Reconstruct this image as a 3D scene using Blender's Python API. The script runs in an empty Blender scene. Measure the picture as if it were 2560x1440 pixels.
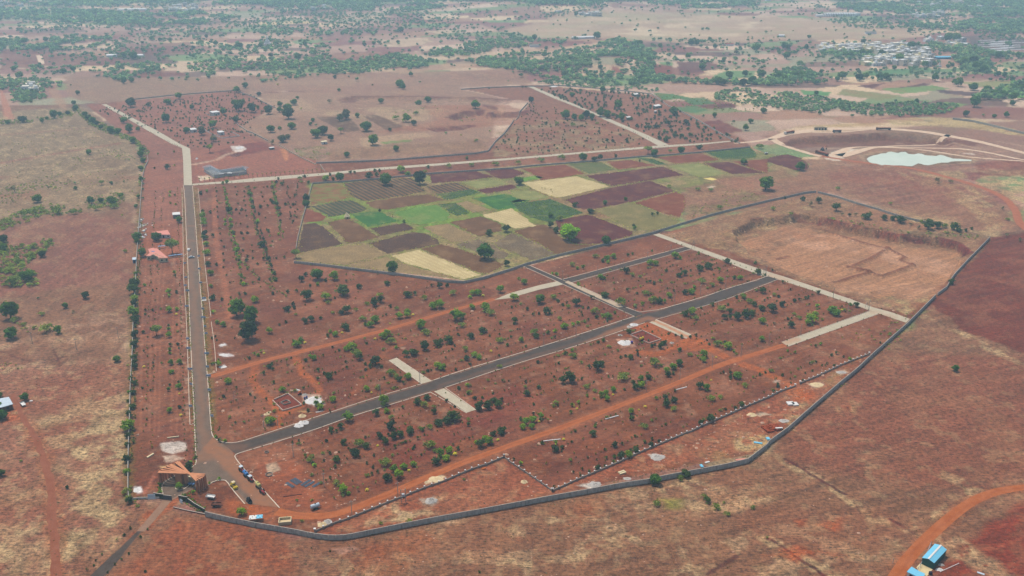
import bpy, math, random
import numpy as np
from mathutils import Vector
SC = bpy.context.scene
COL = SC.collection
R = math.radians
# ---------------------------------------------------------------- camera, world, sun
H, F, PIT = 240.0, 2400.0, math.atan(950/2400)
sp, cp = math.sin(PIT), math.cos(PIT)
cam = bpy.data.cameras.new('camera'); co = bpy.data.objects.new('camera', cam); COL.objects.link(co)
co.location = (0, 0, H); co.rotation_euler = (math.pi/2-PIT, 0, 0)
cam.sensor_width = 36; cam.lens = F/2560*36; cam.clip_start = 1; cam.clip_end = 60000
SC.camera = co
SUN_EL, SUN_AZ = 66, -40                     # degrees; azimuth clockwise from +Y
w = bpy.data.worlds.new('World'); SC.world = w; w.use_nodes = True
nt = w.node_tree; sky = nt.nodes.new('ShaderNodeTexSky'); sky.sky_type = 'NISHITA'; sky.sun_disc = False
sky.sun_elevation = R(SUN_EL); sky.sun_rotation = R(SUN_AZ); sky.dust_density = 3.0
nt.nodes['Background'].inputs[1].default_value = 0.15
hs = nt.nodes.new('ShaderNodeHueSaturation'); hs.inputs['Saturation'].default_value = .9      # milky summer sky
nt.links.new(sky.outputs[0], hs.inputs['Color']); nt.links.new(hs.outputs[0], nt.nodes['Background'].inputs[0])
sl = bpy.data.lights.new('sun', 'SUN'); sl.energy = 3.7; sl.angle = R(2.5); sl.color = (1, .97, .93)
so = bpy.data.objects.new('sun', sl); COL.objects.link(so)
sd = Vector((math.sin(R(SUN_AZ))*math.cos(R(SUN_EL)), math.cos(R(SUN_AZ))*math.cos(R(SUN_EL)), math.sin(R(SUN_EL))))
so.rotation_euler = sd.to_track_quat('Z', 'Y').to_euler()
SC.view_settings.view_transform = 'Standard'; SC.view_settings.look = 'None'
SC.view_settings.exposure = 0.17; SC.view_settings.gamma = 1
SC.cycles.volume_bounces = 0; SC.cycles.max_bounces = 4; SC.cycles.diffuse_bounces = 2
SC.cycles.transparent_max_bounces = 4

# ---------------------------------------------------------------- survey: photo reading -> metres on the ground
def G(px, py, z=0.0):
    u = (px-1280)/F; v = (py-720)/F
    t = (H-z)/(sp+v*cp)
    return (u*t, (cp-v*sp)*t)
def GA(pts, z=0.0): return [G(a, b, z) for a, b in pts]
def PX(x, y, z=0.0):
    d = y*cp+(H-z)*sp; up = y*sp-(H-z)*cp
    return 1280+F*x/d, 720-F*up/d
def scale(py): return (py+230)*cp/H          # photo pixels per metre, sideways
def T(r, c, pts):                            # tile readings (four times enlarged, tiles 640 x 360)
    return [(640*c+x/4, 360*r+y/4) for x, y in pts]

# ---------------------------------------------------------------- numpy noise
_rng = np.random.RandomState(7)
_tab = _rng.rand(256, 256)
def vn(x, y, s, o=0):
    x = np.asarray(x)/s+o*17.3+1000; y = np.asarray(y)/s+o*9.1+1000
    xi = np.floor(x).astype(int); yi = np.floor(y).astype(int); fx = x-xi; fy = y-yi
    fx = fx*fx*(3-2*fx); fy = fy*fy*(3-2*fy)
    a = _tab[xi & 255, yi & 255]; b = _tab[(xi+1) & 255, yi & 255]
    c = _tab[xi & 255, (yi+1) & 255]; d = _tab[(xi+1) & 255, (yi+1) & 255]
    return (a*(1-fx)+b*fx)*(1-fy)+(c*(1-fx)+d*fx)*fy
def fbm(x, y, s, o=0, n=4):
    t = 0; a = .5; k = 0
    for i in range(n):
        t = t+a*vn(x, y, s/2**i, o+i*3); k += a; a *= .55
    return t/k
def ss(t): t = np.clip(t, 0, 1); return t*t*(3-2*t)
def seg_dist(X, Y, pts, closed=False):
    P = np.array(pts, float); n = len(P); best = np.full(X.shape, 1e9)
    for i in range(n if closed else n-1):
        a = P[i]; b = P[(i+1) % n]; d = b-a; L = max(d@d, 1e-9)
        t = np.clip(((X-a[0])*d[0]+(Y-a[1])*d[1])/L, 0, 1)
        best = np.minimum(best, (X-a[0]-t*d[0])**2+(Y-a[1]-t*d[1])**2)
    return np.sqrt(best)
def inside(X, Y, pts):
    P = np.array(pts, float); n = len(P); r = np.zeros(X.shape, bool)
    for i in range(n):
        x1, y1 = P[i]; x2, y2 = P[(i+1) % n]
        if y1 == y2: continue
        c = ((y1 > Y) != (y2 > Y)) & (X < (x2-x1)*(Y-y1)/(y2-y1)+x1)
        r ^= c
    return r
def lin(c):
    c = np.array(c, float)/255
    return np.where(c <= .04045, c/12.92, ((c+.055)/1.055)**2.4)
KA = 0.61                                    # photo brightness -> surface colour (light and near haze taken off)
def alb(c): return tuple(np.clip(lin(c)*KA-np.array((.011, .022, .026)), .006, .85))

# ---------------------------------------------------------------- object helpers
def tag(o, label=None, cat=None, group=None, kind=None):
    if label: o['label'] = label
    if cat: o['category'] = cat
    if group: o['group'] = group
    if kind: o['kind'] = kind
    return o
def empty(name, x, y, z=0, rz=0, label=None, cat=None, group=None):
    o = bpy.data.objects.new(name, None); COL.objects.link(o); o.location = (x, y, z); o.rotation_euler = (0, 0, rz)
    o.empty_display_size = .5
    return tag(o, label, cat, group)
def mk(name, me, parent=None, loc=(0, 0, 0), rz=0, sc=None):
    o = bpy.data.objects.new(name, me); COL.objects.link(o); o.location = loc; o.rotation_euler = (0, 0, rz)
    if sc: o.scale = sc
    if parent: o.parent = parent
    return o
class MB:                                    # collects faces of one mesh
    def __init__(s): s.v = []; s.f = []; s.m = []
    def add(s, vs, fs, mi=0):
        n = len(s.v); s.v += [tuple(a) for a in vs]; s.f += [tuple(i+n for i in f) for f in fs]; s.m += [mi]*len(fs); return s
    def box(s, x0, x1, y0, y1, z0, z1, mi=0, tx=0, ty=0):
        vs = [(x0, y0, z0), (x1, y0, z0), (x1, y1, z0), (x0, y1, z0), (x0+tx, y0+ty, z1), (x1-tx, y0+ty, z1), (x1-tx, y1-ty, z1), (x0+tx, y1-ty, z1)]
        return s.add(vs, [(0, 3, 2, 1), (4, 5, 6, 7), (0, 1, 5, 4), (1, 2, 6, 5), (2, 3, 7, 6), (3, 0, 4, 7)], mi)
    def bar(s, a, b, w, h=None, mi=0):
        h = h or w; a = Vector(a); b = Vector(b); d = (b-a).normalized()
        u = d.cross(Vector((0, 0, 1)))
        if u.length < 1e-3: u = Vector((1, 0, 0))
        u.normalize(); v = u.cross(d).normalized(); vs = []
        for p in (a, b):
            for i, j in ((-1, -1), (1, -1), (1, 1), (-1, 1)): vs.append(p+u*(w/2*i)+v*(h/2*j))
        return s.add(vs, [(0, 1, 2, 3), (7, 6, 5, 4), (0, 4, 5, 1), (1, 5, 6, 2), (2, 6, 7, 3), (3, 7, 4, 0)], mi)
    def cyl(s, a, b, r, n=10, mi=0, r2=None):
        r2 = r if r2 is None else r2; a = Vector(a); b = Vector(b); d = (b-a).normalized()
        u = d.cross(Vector((0, 0, 1)))
        if u.length < 1e-3: u = Vector((1, 0, 0))
        u.normalize(); v = u.cross(d).normalized(); vs = []
        for p, q in ((a, r), (b, r2)):
            for i in range(n):
                t = 2*math.pi*i/n; vs.append(p+u*(q*math.cos(t))+v*(q*math.sin(t)))
        fs = [(i, (i+1) % n, n+(i+1) % n, n+i) for i in range(n)]+[tuple(range(n))[::-1], tuple(range(n, 2*n))]
        return s.add(vs, fs, mi)
    def mesh(s, name, mats):
        me = bpy.data.meshes.new(name); me.from_pydata(s.v, [], s.f)
        for m in (mats if isinstance(mats, (list, tuple)) else [mats]): me.materials.append(m)
        me.polygons.foreach_set('material_index', s.m); me.update(); return me
    def build(s, name, mats, parent=None, **k): return mk(name, s.mesh(name, mats), parent, **k)
def np_mesh(name, V, Fq, mats, attr=None, smooth=False, mi=None):
    me = bpy.data.meshes.new(name); V = np.asarray(V, np.float32); Fq = np.asarray(Fq, np.int32)
    me.vertices.add(len(V)); me.vertices.foreach_set('co', V.ravel())
    k = Fq.shape[1]; me.loops.add(Fq.size); me.loops.foreach_set('vertex_index', Fq.ravel())
    me.polygons.add(len(Fq)); me.polygons.foreach_set('loop_start', np.arange(0, Fq.size, k, dtype=np.int32))
    me.polygons.foreach_set('loop_total', np.full(len(Fq), k, np.int32))
    if mi is not None: me.polygons.foreach_set('material_index', np.asarray(mi, np.int32))
    if smooth: me.polygons.foreach_set('use_smooth', np.ones(len(Fq), bool))
    for m in mats: me.materials.append(m)
    for nm, a in (attr or {}).items():
        A = me.color_attributes.new(nm, 'FLOAT_COLOR', 'POINT')
        a = np.concatenate([np.asarray(a, np.float32), np.ones((len(V), 1), np.float32)], 1)
        A.data.foreach_set('color', a.ravel())
    me.update(calc_edges=True); me.validate(); return me

# ---------------------------------------------------------------- materials
class NT:
    def __init__(s, name, rough=.9):
        s.m = bpy.data.materials.new(name); s.m.use_nodes = True; s.t = s.m.node_tree
        s.b = s.t.nodes['Principled BSDF']; s.b.inputs['Roughness'].default_value = rough
        s.b.inputs['Specular IOR Level'].default_value = .2
    def n(s, ty, **k):
        x = s.t.nodes.new('ShaderNode'+ty)
        for a, b in k.items():
            if a[0] == '_': x.inputs[a[1:]].default_value = b
            else: setattr(x, a, b)
        return x
    def l(s, a, b): s.t.links.new(a, b)
    def pos(s): return s.n('NewGeometry').outputs['Position']
    def noise(s, vec, sc, det=3, rough=.6, dist=0):
        x = s.n('TexNoise'); x.inputs['Scale'].default_value = sc; x.inputs['Detail'].default_value = det
        x.inputs['Roughness'].default_value = rough; x.inputs['Distortion'].default_value = dist; s.l(vec, x.inputs['Vector']); return x.outputs['Fac']
    def ramp(s, fac, stops):
        x = s.n('ValToRGB'); e = x.color_ramp.elements
        while len(e) < len(stops): e.new(.5)
        for i, (p, c) in enumerate(stops):
            e[i].position = p; e[i].color = (*c, 1) if len(c) == 3 else c
        s.l(fac, x.inputs[0]); return x.outputs[0]
    def mix(s, fac, a, b, ty='MIX'):
        x = s.n('Mix', data_type='RGBA', blend_type=ty)
        for i, q in ((0, fac), (6, a), (7, b)):
            if hasattr(q, 'is_linked'): s.l(q, x.inputs[i])
            else: x.inputs[i].default_value = q if i == 0 else (*q, 1)
        return x.outputs[2]
    def math(s, op, a, b=None):
        x = s.n('Math', operation=op)
        for i, q in enumerate((a, b)):
            if q is None: continue
            if hasattr(q, 'is_linked'): s.l(q, x.inputs[i])
            else: x.inputs[i].default_value = q
        return x.outputs[0]
    def base(s, c): s.l(c, s.b.inputs['Base Color']); return s
    def bump(s, hgt, st=.3, d=.3):
        x = s.n('Bump'); x.inputs['Strength'].default_value = st; x.inputs['Distance'].default_value = d
        s.l(hgt, x.inputs['Height']); s.l(x.outputs[0], s.b.inputs['Normal']); return s
def M(name, c, var=.12, sc=.8, rough=.85, obj=False):
    k = NT(name, rough); a = alb(c)
    f = k.noise(k.n('TexCoord').outputs['Object'] if obj else k.pos(), sc, 3)
    k.base(k.ramp(f, [(.3, tuple(x*(1-var) for x in a)), (.7, tuple(min(x*(1+var), 1) for x in a))]))
    return k.m
# ---------------------------------------------------------------- terrain heights
def rel(X, Y):
    X = np.asarray(X, float); Y = np.asarray(Y, float); Z = np.zeros(X.shape)
    for P, w, dep, front in PITS:
        A = np.array(P); bx = (X > A[:, 0].min()-60) & (X < A[:, 0].max()+60) & (Y > A[:, 1].min()-60) & (Y < A[:, 1].max()+60)
        if not bx.any(): continue
        x = X[bx]; y = Y[bx]; r = (fbm(x, y, 14, 5)-.5)*7; r2 = (fbm(x, y, 14, 9)-.5)*7
        d = seg_dist(x+r, y+r2, P, True); ins = inside(x+r, y+r2, P)
        m = np.where(ins, ss(d/w), 0)
        if front: m = m*ss((y-front[0])/front[1])
        Z[bx] -= dep*m
    for P, w, h in RIDGES:
        A = np.array(P); bx = (X > A[:, 0].min()-12) & (X < A[:, 0].max()+12) & (Y > A[:, 1].min()-12) & (Y < A[:, 1].max()+12)
        if not bx.any(): continue
        Z[bx] += h*np.exp(-(seg_dist(X[bx], Y[bx], P)/w)**2)
    for (hx, hy), rx, ry, h in HILLS:
        Z += h*np.exp(-(((X-hx)/rx)**2+((Y-hy)/ry)**2))
    return Z
PITS = [
    (GA([(1990, 536), (2030, 534), (2070, 548), (2145, 565), (2195, 575), (2245, 587), (2295, 586), (2345, 594), (2395, 606), (2425, 628), (2402, 650), (2388, 680), (2372, 705), (2250, 745), (2000, 690), (1860, 625), (1830, 575), (1880, 548)]), 3.5, 6, (G(0, 742)[1], 45)),
    (GA([(1952, 362), (1968, 352), (1995, 344), (2060, 339), (2130, 337), (2210, 331), (2290, 334), (2340, 341), (2390, 352), (2390, 375), (2270, 376), (2150, 376), (2060, 380), (2010, 376)]), 9, 7, (G(0, 377)[1], 70)),
    (GA([(1120, 296), (1135, 286), (1165, 279), (1204, 276), (1225, 284), (1232, 277), (1290, 282), (1330, 282), (1290, 300), (1200, 306), (1150, 306)]), 6, 5, (G(0, 306)[1], 20)),
    (GA([(850, 252), (870, 242), (930, 240), (1040, 244), (1200, 246), (1290, 250), (1270, 262), (1100, 262), (990, 262), (900, 262)]), 8, 3, None),
    (GA([(1060, 320), (1100, 316), (1190, 313), (1160, 326), (1090, 332)]), 8, 2.5, None)]
RIDGES = [(GA(T(1, 3, p)), wd, h) for p, wd, h in [
    ([(860, 1150), (960, 1110), (1090, 1050), (1200, 980)], 2.2, 1.7), ([(800, 1155), (900, 1180), (1150, 1250), (1300, 1200), (1460, 1140)], 2.2, 1.5),
    ([(590, 1335), (700, 1310), (850, 1260), (1020, 1215), (900, 1190)], 2.2, 1.5), ([(1220, 980), (1380, 1060), (1330, 1090), (1460, 1140)], 2, 1),
    ([(560, 800), (800, 870), (1000, 930), (1200, 980)], 2, 1), ([(100, 1080), (210, 1055)], 1.5, 1)]]
HILLS = [(G(1540, 168), 95, 60, 17), (G(1360, 185), 130, 45, 6), (G(1390, 22), 240, 190, 22)]

# ---------------------------------------------------------------- the ground sheet (finer near the settlement, coarser far off)
rows = np.concatenate([np.array([-226, -222, -214, -200, -180, -155, -130, -105, -85, -68, -52, -40, -30]), np.arange(-24, 1500, 2.5), np.arange(1505, 1800, 12.)])
v = (rows-720)/F; t = H/(sp+v*cp); Yr = (cp-v*sp)*t
us = np.concatenate([np.linspace(-2.2, -.62, 24)[:-1], np.linspace(-.62, .62, 1180), np.linspace(.62, 2.2, 24)[1:]])
gx = np.outer(t, us); gy = np.repeat(Yr[:, None], len(us), 1)
NR, NC = gx.shape; gx = gx.ravel(); gy = gy.ravel()
gz = rel(gx, gy)
S = np.zeros((len(gx), 3)); DET = np.zeros((len(gx), 3))
nA = fbm(gx, gy, 70, 1); nB = fbm(gx, gy, 18, 2); nC = fbm(gx, gy, 6, 3, 3); nD = fbm(gx*.6+gy*.5, gy*1.2-gx*.3, 30, 8)
def mixc(m, c):
    S[:] = S*(1-m[:, None])+np.array(c)*m[:, None]
# far country: a patchwork of fields
ca, sa = math.cos(R(14)), math.sin(R(14))
fx = (gx*ca+gy*sa)/95+(fbm(gx, gy, 300, 21)-.5)*1.6; fy = (-gx*sa+gy*ca)/55+(fbm(gx, gy, 300, 25)-.5)*1.6
xi = np.floor(fx).astype(int); yi = np.floor(fy).astype(int)
b1 = np.full(len(gx), 1e9); b2 = b1.copy(); idc = np.zeros(len(gx), int)
for dx in (-1, 0, 1):
    for dy in (-1, 0, 1):
        a = (xi+dx) & 255; b = (yi+dy) & 255
        px_ = xi+dx+.15+.7*_tab[a, b]; py_ = yi+dy+.15+.7*_tab[b, a]
        d = np.maximum(np.abs(px_-fx), np.abs(py_-fy)*1.1)+.25*np.hypot(px_-fx, py_-fy)
        new = d < b1; b2 = np.where(new, b1, np.minimum(b2, d)); idc = np.where(new, a*256+b, idc); b1 = np.where(new, d, b1)
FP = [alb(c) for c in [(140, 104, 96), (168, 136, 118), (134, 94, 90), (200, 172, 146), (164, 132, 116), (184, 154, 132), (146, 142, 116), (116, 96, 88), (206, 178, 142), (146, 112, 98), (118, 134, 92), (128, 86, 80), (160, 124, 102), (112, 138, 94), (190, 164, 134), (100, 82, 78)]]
FP = np.array(FP)*1.28; pick = (_tab.ravel()[idc]*len(FP)).astype(int) % len(FP)  # palette lightened: part of the distance haze is put into the field colours
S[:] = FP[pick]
edge = ss((.07-(b2-b1))/.06); mixc(edge*.6*(nB > .4), alb((150, 132, 98)))
hedge_field = edge
mixc(.2*ss((nA-.42)/.2), alb((160, 128, 106)))
def op(pts, c, fe=3, ro=4, st=1, gate=None, det=None, closed=True, w=None):
    """paint one patch (or a strip of half width w) of soil or grass into the ground colour"""
    P = np.array(GA(pts)); pad = fe+ro*2+(w or 0)+2
    bx = np.where((gx > P[:, 0].min()-pad) & (gx < P[:, 0].max()+pad) & (gy > P[:, 1].min()-pad) & (gy < P[:, 1].max()+pad))[0]
    if not len(bx): return
    x = gx[bx]; y = gy[bx]
    if ro: r = (fbm(x, y, max(ro*2.5, 4), 31)-.5)*2*ro; r2 = (fbm(x, y, max(ro*2.5, 4), 47)-.5)*2*ro
    else: r = r2 = 0
    if w: m = ss((w-seg_dist(x+r, y+r2, P))/fe+.5)
    else:
        d = seg_dist(x+r, y+r2, P, True); d = np.where(inside(x+r, y+r2, P), d, -d); m = ss(d/fe+.5)
    if gate:
        s_, th, so_ = gate; m = m*ss((fbm(x, y, s_, 61+int(s_))-th)/so_)
    m = m*st
    S[bx] = S[bx]*(1-m[:, None])+np.array(alb(c))*m[:, None]
    if det is not None: DET[bx] = DET[bx]*(1-m[:, None])+np.array([det, 0, 0])*m[:, None]
RED = (128, 84, 67)
DET[:, 0] = .35
# near brown land all round
op([(-700, 1900), (-700, 270), (200, 262), (345, 360), (340, 700), (320, 1240), (510, 1275), (800, 1345), (1300, 1255), (1900, 1135), (2080, 980), (2300, 780), (2420, 640), (2470, 590), (2700, 560), (3400, 800), (3400, 1900)], (136, 101, 82), 8, 8, det=.5)
op([(-300, 300), (200, 265), (345, 365), (356, 442), (352, 500), (200, 520), (60, 560), (-300, 620)], (146, 124, 96), 12, 12, det=1)
op([(-300, 480), (140, 440), (300, 420), (340, 460), (280, 520), (60, 600), (-300, 660)], (150, 124, 96), 12, 20, .7, det=.8)
op([(-100, 560), (200, 530), (338, 560), (334, 700), (-100, 760)], (140, 94, 82), 12, 10, .8, det=.5)
op([(-100, 850), (120, 850), (320, 838), (322, 900), (200, 930), (-100, 950)], (178, 140, 112), 10, 16, .7, (14, .42, .2), det=.9)
op([(-300, 930), (320, 900), (320, 1250), (300, 1300), (200, 1460), (-300, 1500)], (150, 104, 86), 14, 14, .8, det=.9)
op([(80, 1040), (180, 1010), (240, 990), (322, 960), (318, 1250), (340, 1290), (230, 1460), (150, 1460), (140, 1200)], (184, 158, 118), 12, 16, .95, (11, .40, .2), det=1)
op([(-100, 1280), (120, 1150), (130, 1300), (130, 1500), (-100, 1500)], (172, 142, 108), 12, 16, .75, (12, .45, .2), det=1)
op([(60, 820), (300, 770), (320, 840), (40, 860)], (170, 134, 108), 8, 12, .6, (9, .45, .2), det=.8)
# lower right land
op([(560, 1500), (1300, 1300), (1700, 1220), (2150, 1280), (2290, 1380), (2200, 1500), (900, 1520)], (166, 136, 106), 14, 18, .75, (9, .56, .14), det=1)
op([(820, 1440), (1000, 1330), (1500, 1250), (1500, 1290), (1000, 1460)], (150, 86, 64), 10, 12, .6, (20, .45, .2))
op([(300, 1440), (450, 1290), (560, 1300), (760, 1370), (700, 1500), (350, 1500)], (152, 88, 68), 10, 10, .7)
op([(1640, 1230), (1720, 1190), (1900, 1200), (1960, 1230), (1880, 1260), (1760, 1270)], (178, 148, 112), 8, 10, .9, (8, .35, .2), det=1)
op([(1660, 1252), (1715, 1250), (1720, 1270), (1665, 1272)], (146, 140, 80), 5, 4, .9)
op([(1960, 1150), (2100, 930), (2300, 880), (2560, 900), (2700, 960), (2700, 1200), (2440, 1240), (2200, 1190)], (134, 90, 76), 14, 12, .8, det=.6)
op([(2320, 750), (2440, 640), (2480, 590), (2800, 560), (2900, 900), (2700, 910), (2560, 882), (2400, 820)], (118, 72, 62), 3, 4, 1, det=.2)
op([(2330, 1440), (2480, 1300), (2600, 1235), (2800, 1230), (2800, 1520), (2400, 1520)], (134, 74, 60), 5, 4, 1, det=.3)
op([(2330, 1345), (2370, 1320), (2450, 1380), (2560, 1440), (2480, 1450), (2400, 1400)], (164, 132, 102), 6, 6, .9, (5, .35, .2), det=1)
# field edges and ditches
for p in ([(2310, 790), (2360, 815), (2440, 850), (2520, 895), (2600, 930)], [(2315, 1170), (2380, 1195), (2440, 1230), (2380, 1275), (2300, 1330)], [(1920, 1128), (2060, 1210), (2180, 1290), (2290, 1335)], [(1900, 1335), (2000, 1390), (2080, 1450)]):
    op(p, (186, 158, 118), 3, 3, .75, (6, .4, .2), det=1, w=3)
for p in ([(1960, 1145), (2060, 1205), (2110, 1235)], [(2225, 1298), (2285, 1333)], [(1920, 1345), (1990, 1390), (2060, 1440)], [(1700, 1480), (1840, 1390)]):
    op(p, (92, 60, 50), 1.2, 1, .9, w=.9)
for p in ([(0, 877), (90, 910), (150, 895), (260, 868)], [(80, 925), (160, 893)], [(133, 865), (150, 915)], [(0, 1275), (110, 1240)]):
    op(p, (96, 66, 56), 1.2, 1.5, .7, w=.6)
# the settlement's red soil
RP = [(345, 360), (367, 380), (356, 442), (350, 520), (341, 647), (332, 797), (325, 970), (320, 1200), (330, 1245), (455, 1245), (510, 1275), (640, 1306), (800, 1345), (1000, 1325), (1280, 1258), (1640, 1180), (1880, 1135), (1950, 1080), (2080, 980), (2300, 780), (2425, 640), (2470, 595), (2340, 570), (2050, 480), (1650, 585), (1300, 670), (1170, 703), (735, 655), (780, 458), (1000, 445), (1280, 415), (1880, 372), (1860, 350), (1760, 310), (1650, 240), (1330, 212), (1155, 222), (1290, 250), (1330, 252), (1217, 378), (990, 398), (790, 407), (700, 370), (660, 350), (590, 320), (690, 268), (600, 225), (215, 262)]
op(RP, RED, 2, 1, 1, det=.12)
op(RP, (158, 106, 84), 2, 2, .45, (22, .48, .2))
op(RP, (164, 128, 104), 1.5, 2, .4, (5, .6, .12))
op(RP, (112, 70, 57), 2, 2, .5, (30, .52, .2))
op([(215, 262), (600, 225), (690, 268), (590, 320), (790, 407), (790, 445), (480, 462), (350, 360)], (160, 106, 90), 6, 3, .55, det=.3)
op([(1155, 222), (1330, 212), (1650, 240), (1870, 352), (1860, 372), (1240, 415), (1240, 360), (1330, 255)], (150, 104, 84), 6, 3, .6, det=.4)
op([(1240, 330), (1340, 300), (1500, 300), (1600, 340), (1560, 375), (1230, 400)], (154, 132, 98), 8, 10, .7, (12, .42, .2), det=.9)
op([(340, 660), (470, 650), (470, 560), (360, 560)], (158, 96, 74), 8, 8, .7)
op([(355, 400), (455, 400), (460, 560), (350, 560)], (158, 104, 86), 8, 8, .7)
# strip between fence and long wall
op([(800, 1335), (960, 1260), (1260, 1150), (1380, 1225), (1640, 1110), (1990, 970), (2170, 885), (2160, 905), (1950, 1075), (1880, 1130), (1640, 1172), (1280, 1250), (1000, 1318)], (156, 96, 76), 3, 3, .8, det=.7)
op([(900, 1290), (1000, 1250), (1100, 1235), (1110, 1275), (1000, 1310), (860, 1325)], (184, 156, 120), 5, 6, .85, (7, .38, .2), det=1)
op([(1830, 1100), (1870, 1080), (1930, 1085), (1930, 1110), (1880, 1128), (1840, 1120)], (190, 162, 115), 4, 4, .9, (6, .3, .2), det=1)
op([(1980, 1020), (2020, 1005), (2040, 1010), (1980, 1070), (1960, 1075)], (186, 158, 115), 4, 4, .85, (6, .35, .2), det=1)
op([(2060, 950), (2110, 905), (2150, 890), (2120, 930), (2070, 970)], (150, 136, 80), 4, 3, .7, (6, .4, .2), det=.9)
op([(1690, 1140), (1800, 1100), (1900, 1120), (1800, 1150), (1640, 1170)], (132, 116, 74), 6, 8, .45, (8, .45, .2), det=.8)
op([(1960, 870), (2200, 810), (2260, 805), (2180, 880), (2000, 960), (1900, 950)], (152, 104, 82), 8, 8, .6, (12, .45, .2), det=.6)
# left hedge foot and verge strips
op([(350, 460), (346, 560), (341, 660), (333, 800), (327, 950), (321, 1240)], (120, 100, 66), 2.5, 1.5, .6, w=2.5, det=.6)
op([(458, 470), (470, 700), (486, 1040)], (128, 100, 66), 1.5, 1, .6, w=2.2, det=.7)
op([(487, 470), (505, 700), (530, 1060)], (128, 104, 62), 1.5, 1, .65, w=2.6, det=.7)
op([(430, 640), (455, 760), (466, 900), (470, 1040)], (186, 150, 124), 1.5, 2, .55, (3, .45, .15), w=1.2, det=.5)
for x0, x1 in ((352, 352), (392, 386), (402, 397), (418, 428), (432, 442), (376, 374)):   # tracks between planted rows
    op([(x0+24, 480), (x1+4, 800), (x1, 1080)], (168, 112, 88), 1, .6, .5, w=.5)
op([(535, 480), (540, 600), (560, 700), (575, 800)], (176, 112, 84), 2.5, 1.5, .6, w=2)
# pits and diggings on the right
op([(1650, 590), (1800, 545), (2000, 490), (2060, 482), (2400, 575), (2470, 592), (2430, 640), (2270, 790), (2000, 700), (1800, 620)], (156, 120, 92), 5, 6, .85, det=.8)
op([(1700, 600), (1850, 560), (1990, 500), (2040, 520), (1940, 560), (1850, 600), (1880, 650), (1800, 620)], (158, 128, 92), 5, 8, .8, (9, .42, .2), det=1)
op([(1850, 590), (1960, 548), (2080, 562), (2250, 600), (2390, 612), (2410, 640), (2380, 690), (2330, 740), (2230, 760), (2000, 690), (1880, 640)], (176, 130, 98), 5, 5, .95, det=.2)
op([(1960, 560), (2080, 572), (2260, 612), (2380, 640), (2390, 670), (2200, 640), (2000, 600)], (196, 150, 118), 8, 10, .85, (16, .36, .3))
op([(2080, 720), (2240, 690), (2370, 690), (2330, 740), (2240, 770), (2160, 765)], (192, 148, 116), 6, 8, .7, (9, .4, .3))
op([(1850, 580), (1940, 565), (2000, 580), (1930, 620), (1870, 610)], (112, 84, 68), 6, 7, .65, (10, .42, .2), det=.8)
op([(2170, 745), (2250, 745), (2330, 745), (2270, 790)], (178, 158, 112), 4, 6, .8, (7, .4, .2), det=1)
op([(1985, 535), (2070, 548), (2145, 565), (2245, 586), (2345, 593), (2395, 606), (2426, 630)], (118, 62, 46), 1.5, 1.5, .9, w=2.2)
op([(1880, 548), (1920, 540), (1985, 535)], (118, 70, 52), 2, 3, .6, w=2.5)
for p, w_, h_ in RIDGES:
    q = [PX(a, b) for a, b in p]; op(q, (120, 74, 58), 1.5, 1, .75, w=1.6)
op([(2050, 560), (2180, 572), (2330, 585), (2460, 590)], (122, 108, 84), 5, 5, .6, w=5, det=.9)
# open land right of the fields
op([(1700, 470), (1900, 410), (2060, 395), (2300, 420), (2450, 470), (2530, 530), (2540, 580), (2460, 585), (2060, 478), (1960, 500), (1720, 560)], (150, 112, 90), 8, 8, .95, det=.5)
op([(1720, 500), (1900, 450), (1930, 480), (1860, 520), (1730, 552)], (128, 120, 78), 6, 8, .7, (10, .42, .2), det=.9)
op([(1650, 450), (1800, 430), (1900, 420), (1890, 470), (1760, 500), (1700, 480)], (150, 120, 90), 6, 6, .6, det=.6)
op([(2060, 430), (2280, 430), (2400, 470), (2380, 520), (2200, 510), (2100, 470)], (142, 94, 82), 10, 8, .6)
op([(2270, 430), (2400, 420), (2560, 410), (2700, 430), (2700, 560), (2550, 545), (2510, 490), (2400, 455)], (192, 168, 120), 6, 8, .9, (11, .36, .16), det=1)
op([(2250, 530), (2340, 530), (2420, 560), (2530, 560), (2500, 590), (2300, 560), (2120, 500)], (184, 156, 114), 6, 8, .8, (10, .38, .2), det=1)
op([(2240, 430), (2440, 470), (2520, 560), (2460, 570), (2400, 500)], (190, 164, 118), 6, 8, .9, (9, .35, .2), det=1)
op([(1900, 340), (2560, 300), (2700, 330), (2700, 420), (2400, 430), (2050, 395)], (150, 112, 96), 8, 8, .85, det=.3)
op([(2210, 300), (2330, 293), (2440, 298), (2560, 330), (2700, 345), (2600, 345), (2400, 318), (2230, 312)], (196, 170, 118), 6, 6, .9, (20, .3, .2), det=.9)
op([(1960, 318), (2040, 312), (2180, 308), (2230, 310), (2100, 318)], (190, 160, 112), 4, 4, .8)
op([(2080, 440), (2100, 400), (2300, 412), (2500, 450), (2560, 520)], (150, 100, 84), 6, 6, .4)
op([(1955, 362), (1985, 345), (2060, 339), (2210, 332), (2340, 342), (2440, 358), (2430, 368), (2300, 354), (2200, 358), (2100, 362), (2040, 364), (1990, 372)], (124, 84, 74), 4, 6, .85)
op([(2010, 366), (2100, 362), (2150, 372), (2060, 384), (2020, 378)], (146, 118, 104), 6, 6, .8)
op([(2130, 372), (2200, 366), (2420, 376), (2440, 400), (2150, 402), (2110, 392)], (158, 120, 96), 5, 5, .7)
op([(2440, 405), (2560, 400), (2700, 405), (2700, 440), (2450, 440)], (140, 84, 72), 6, 6, .7)
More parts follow.
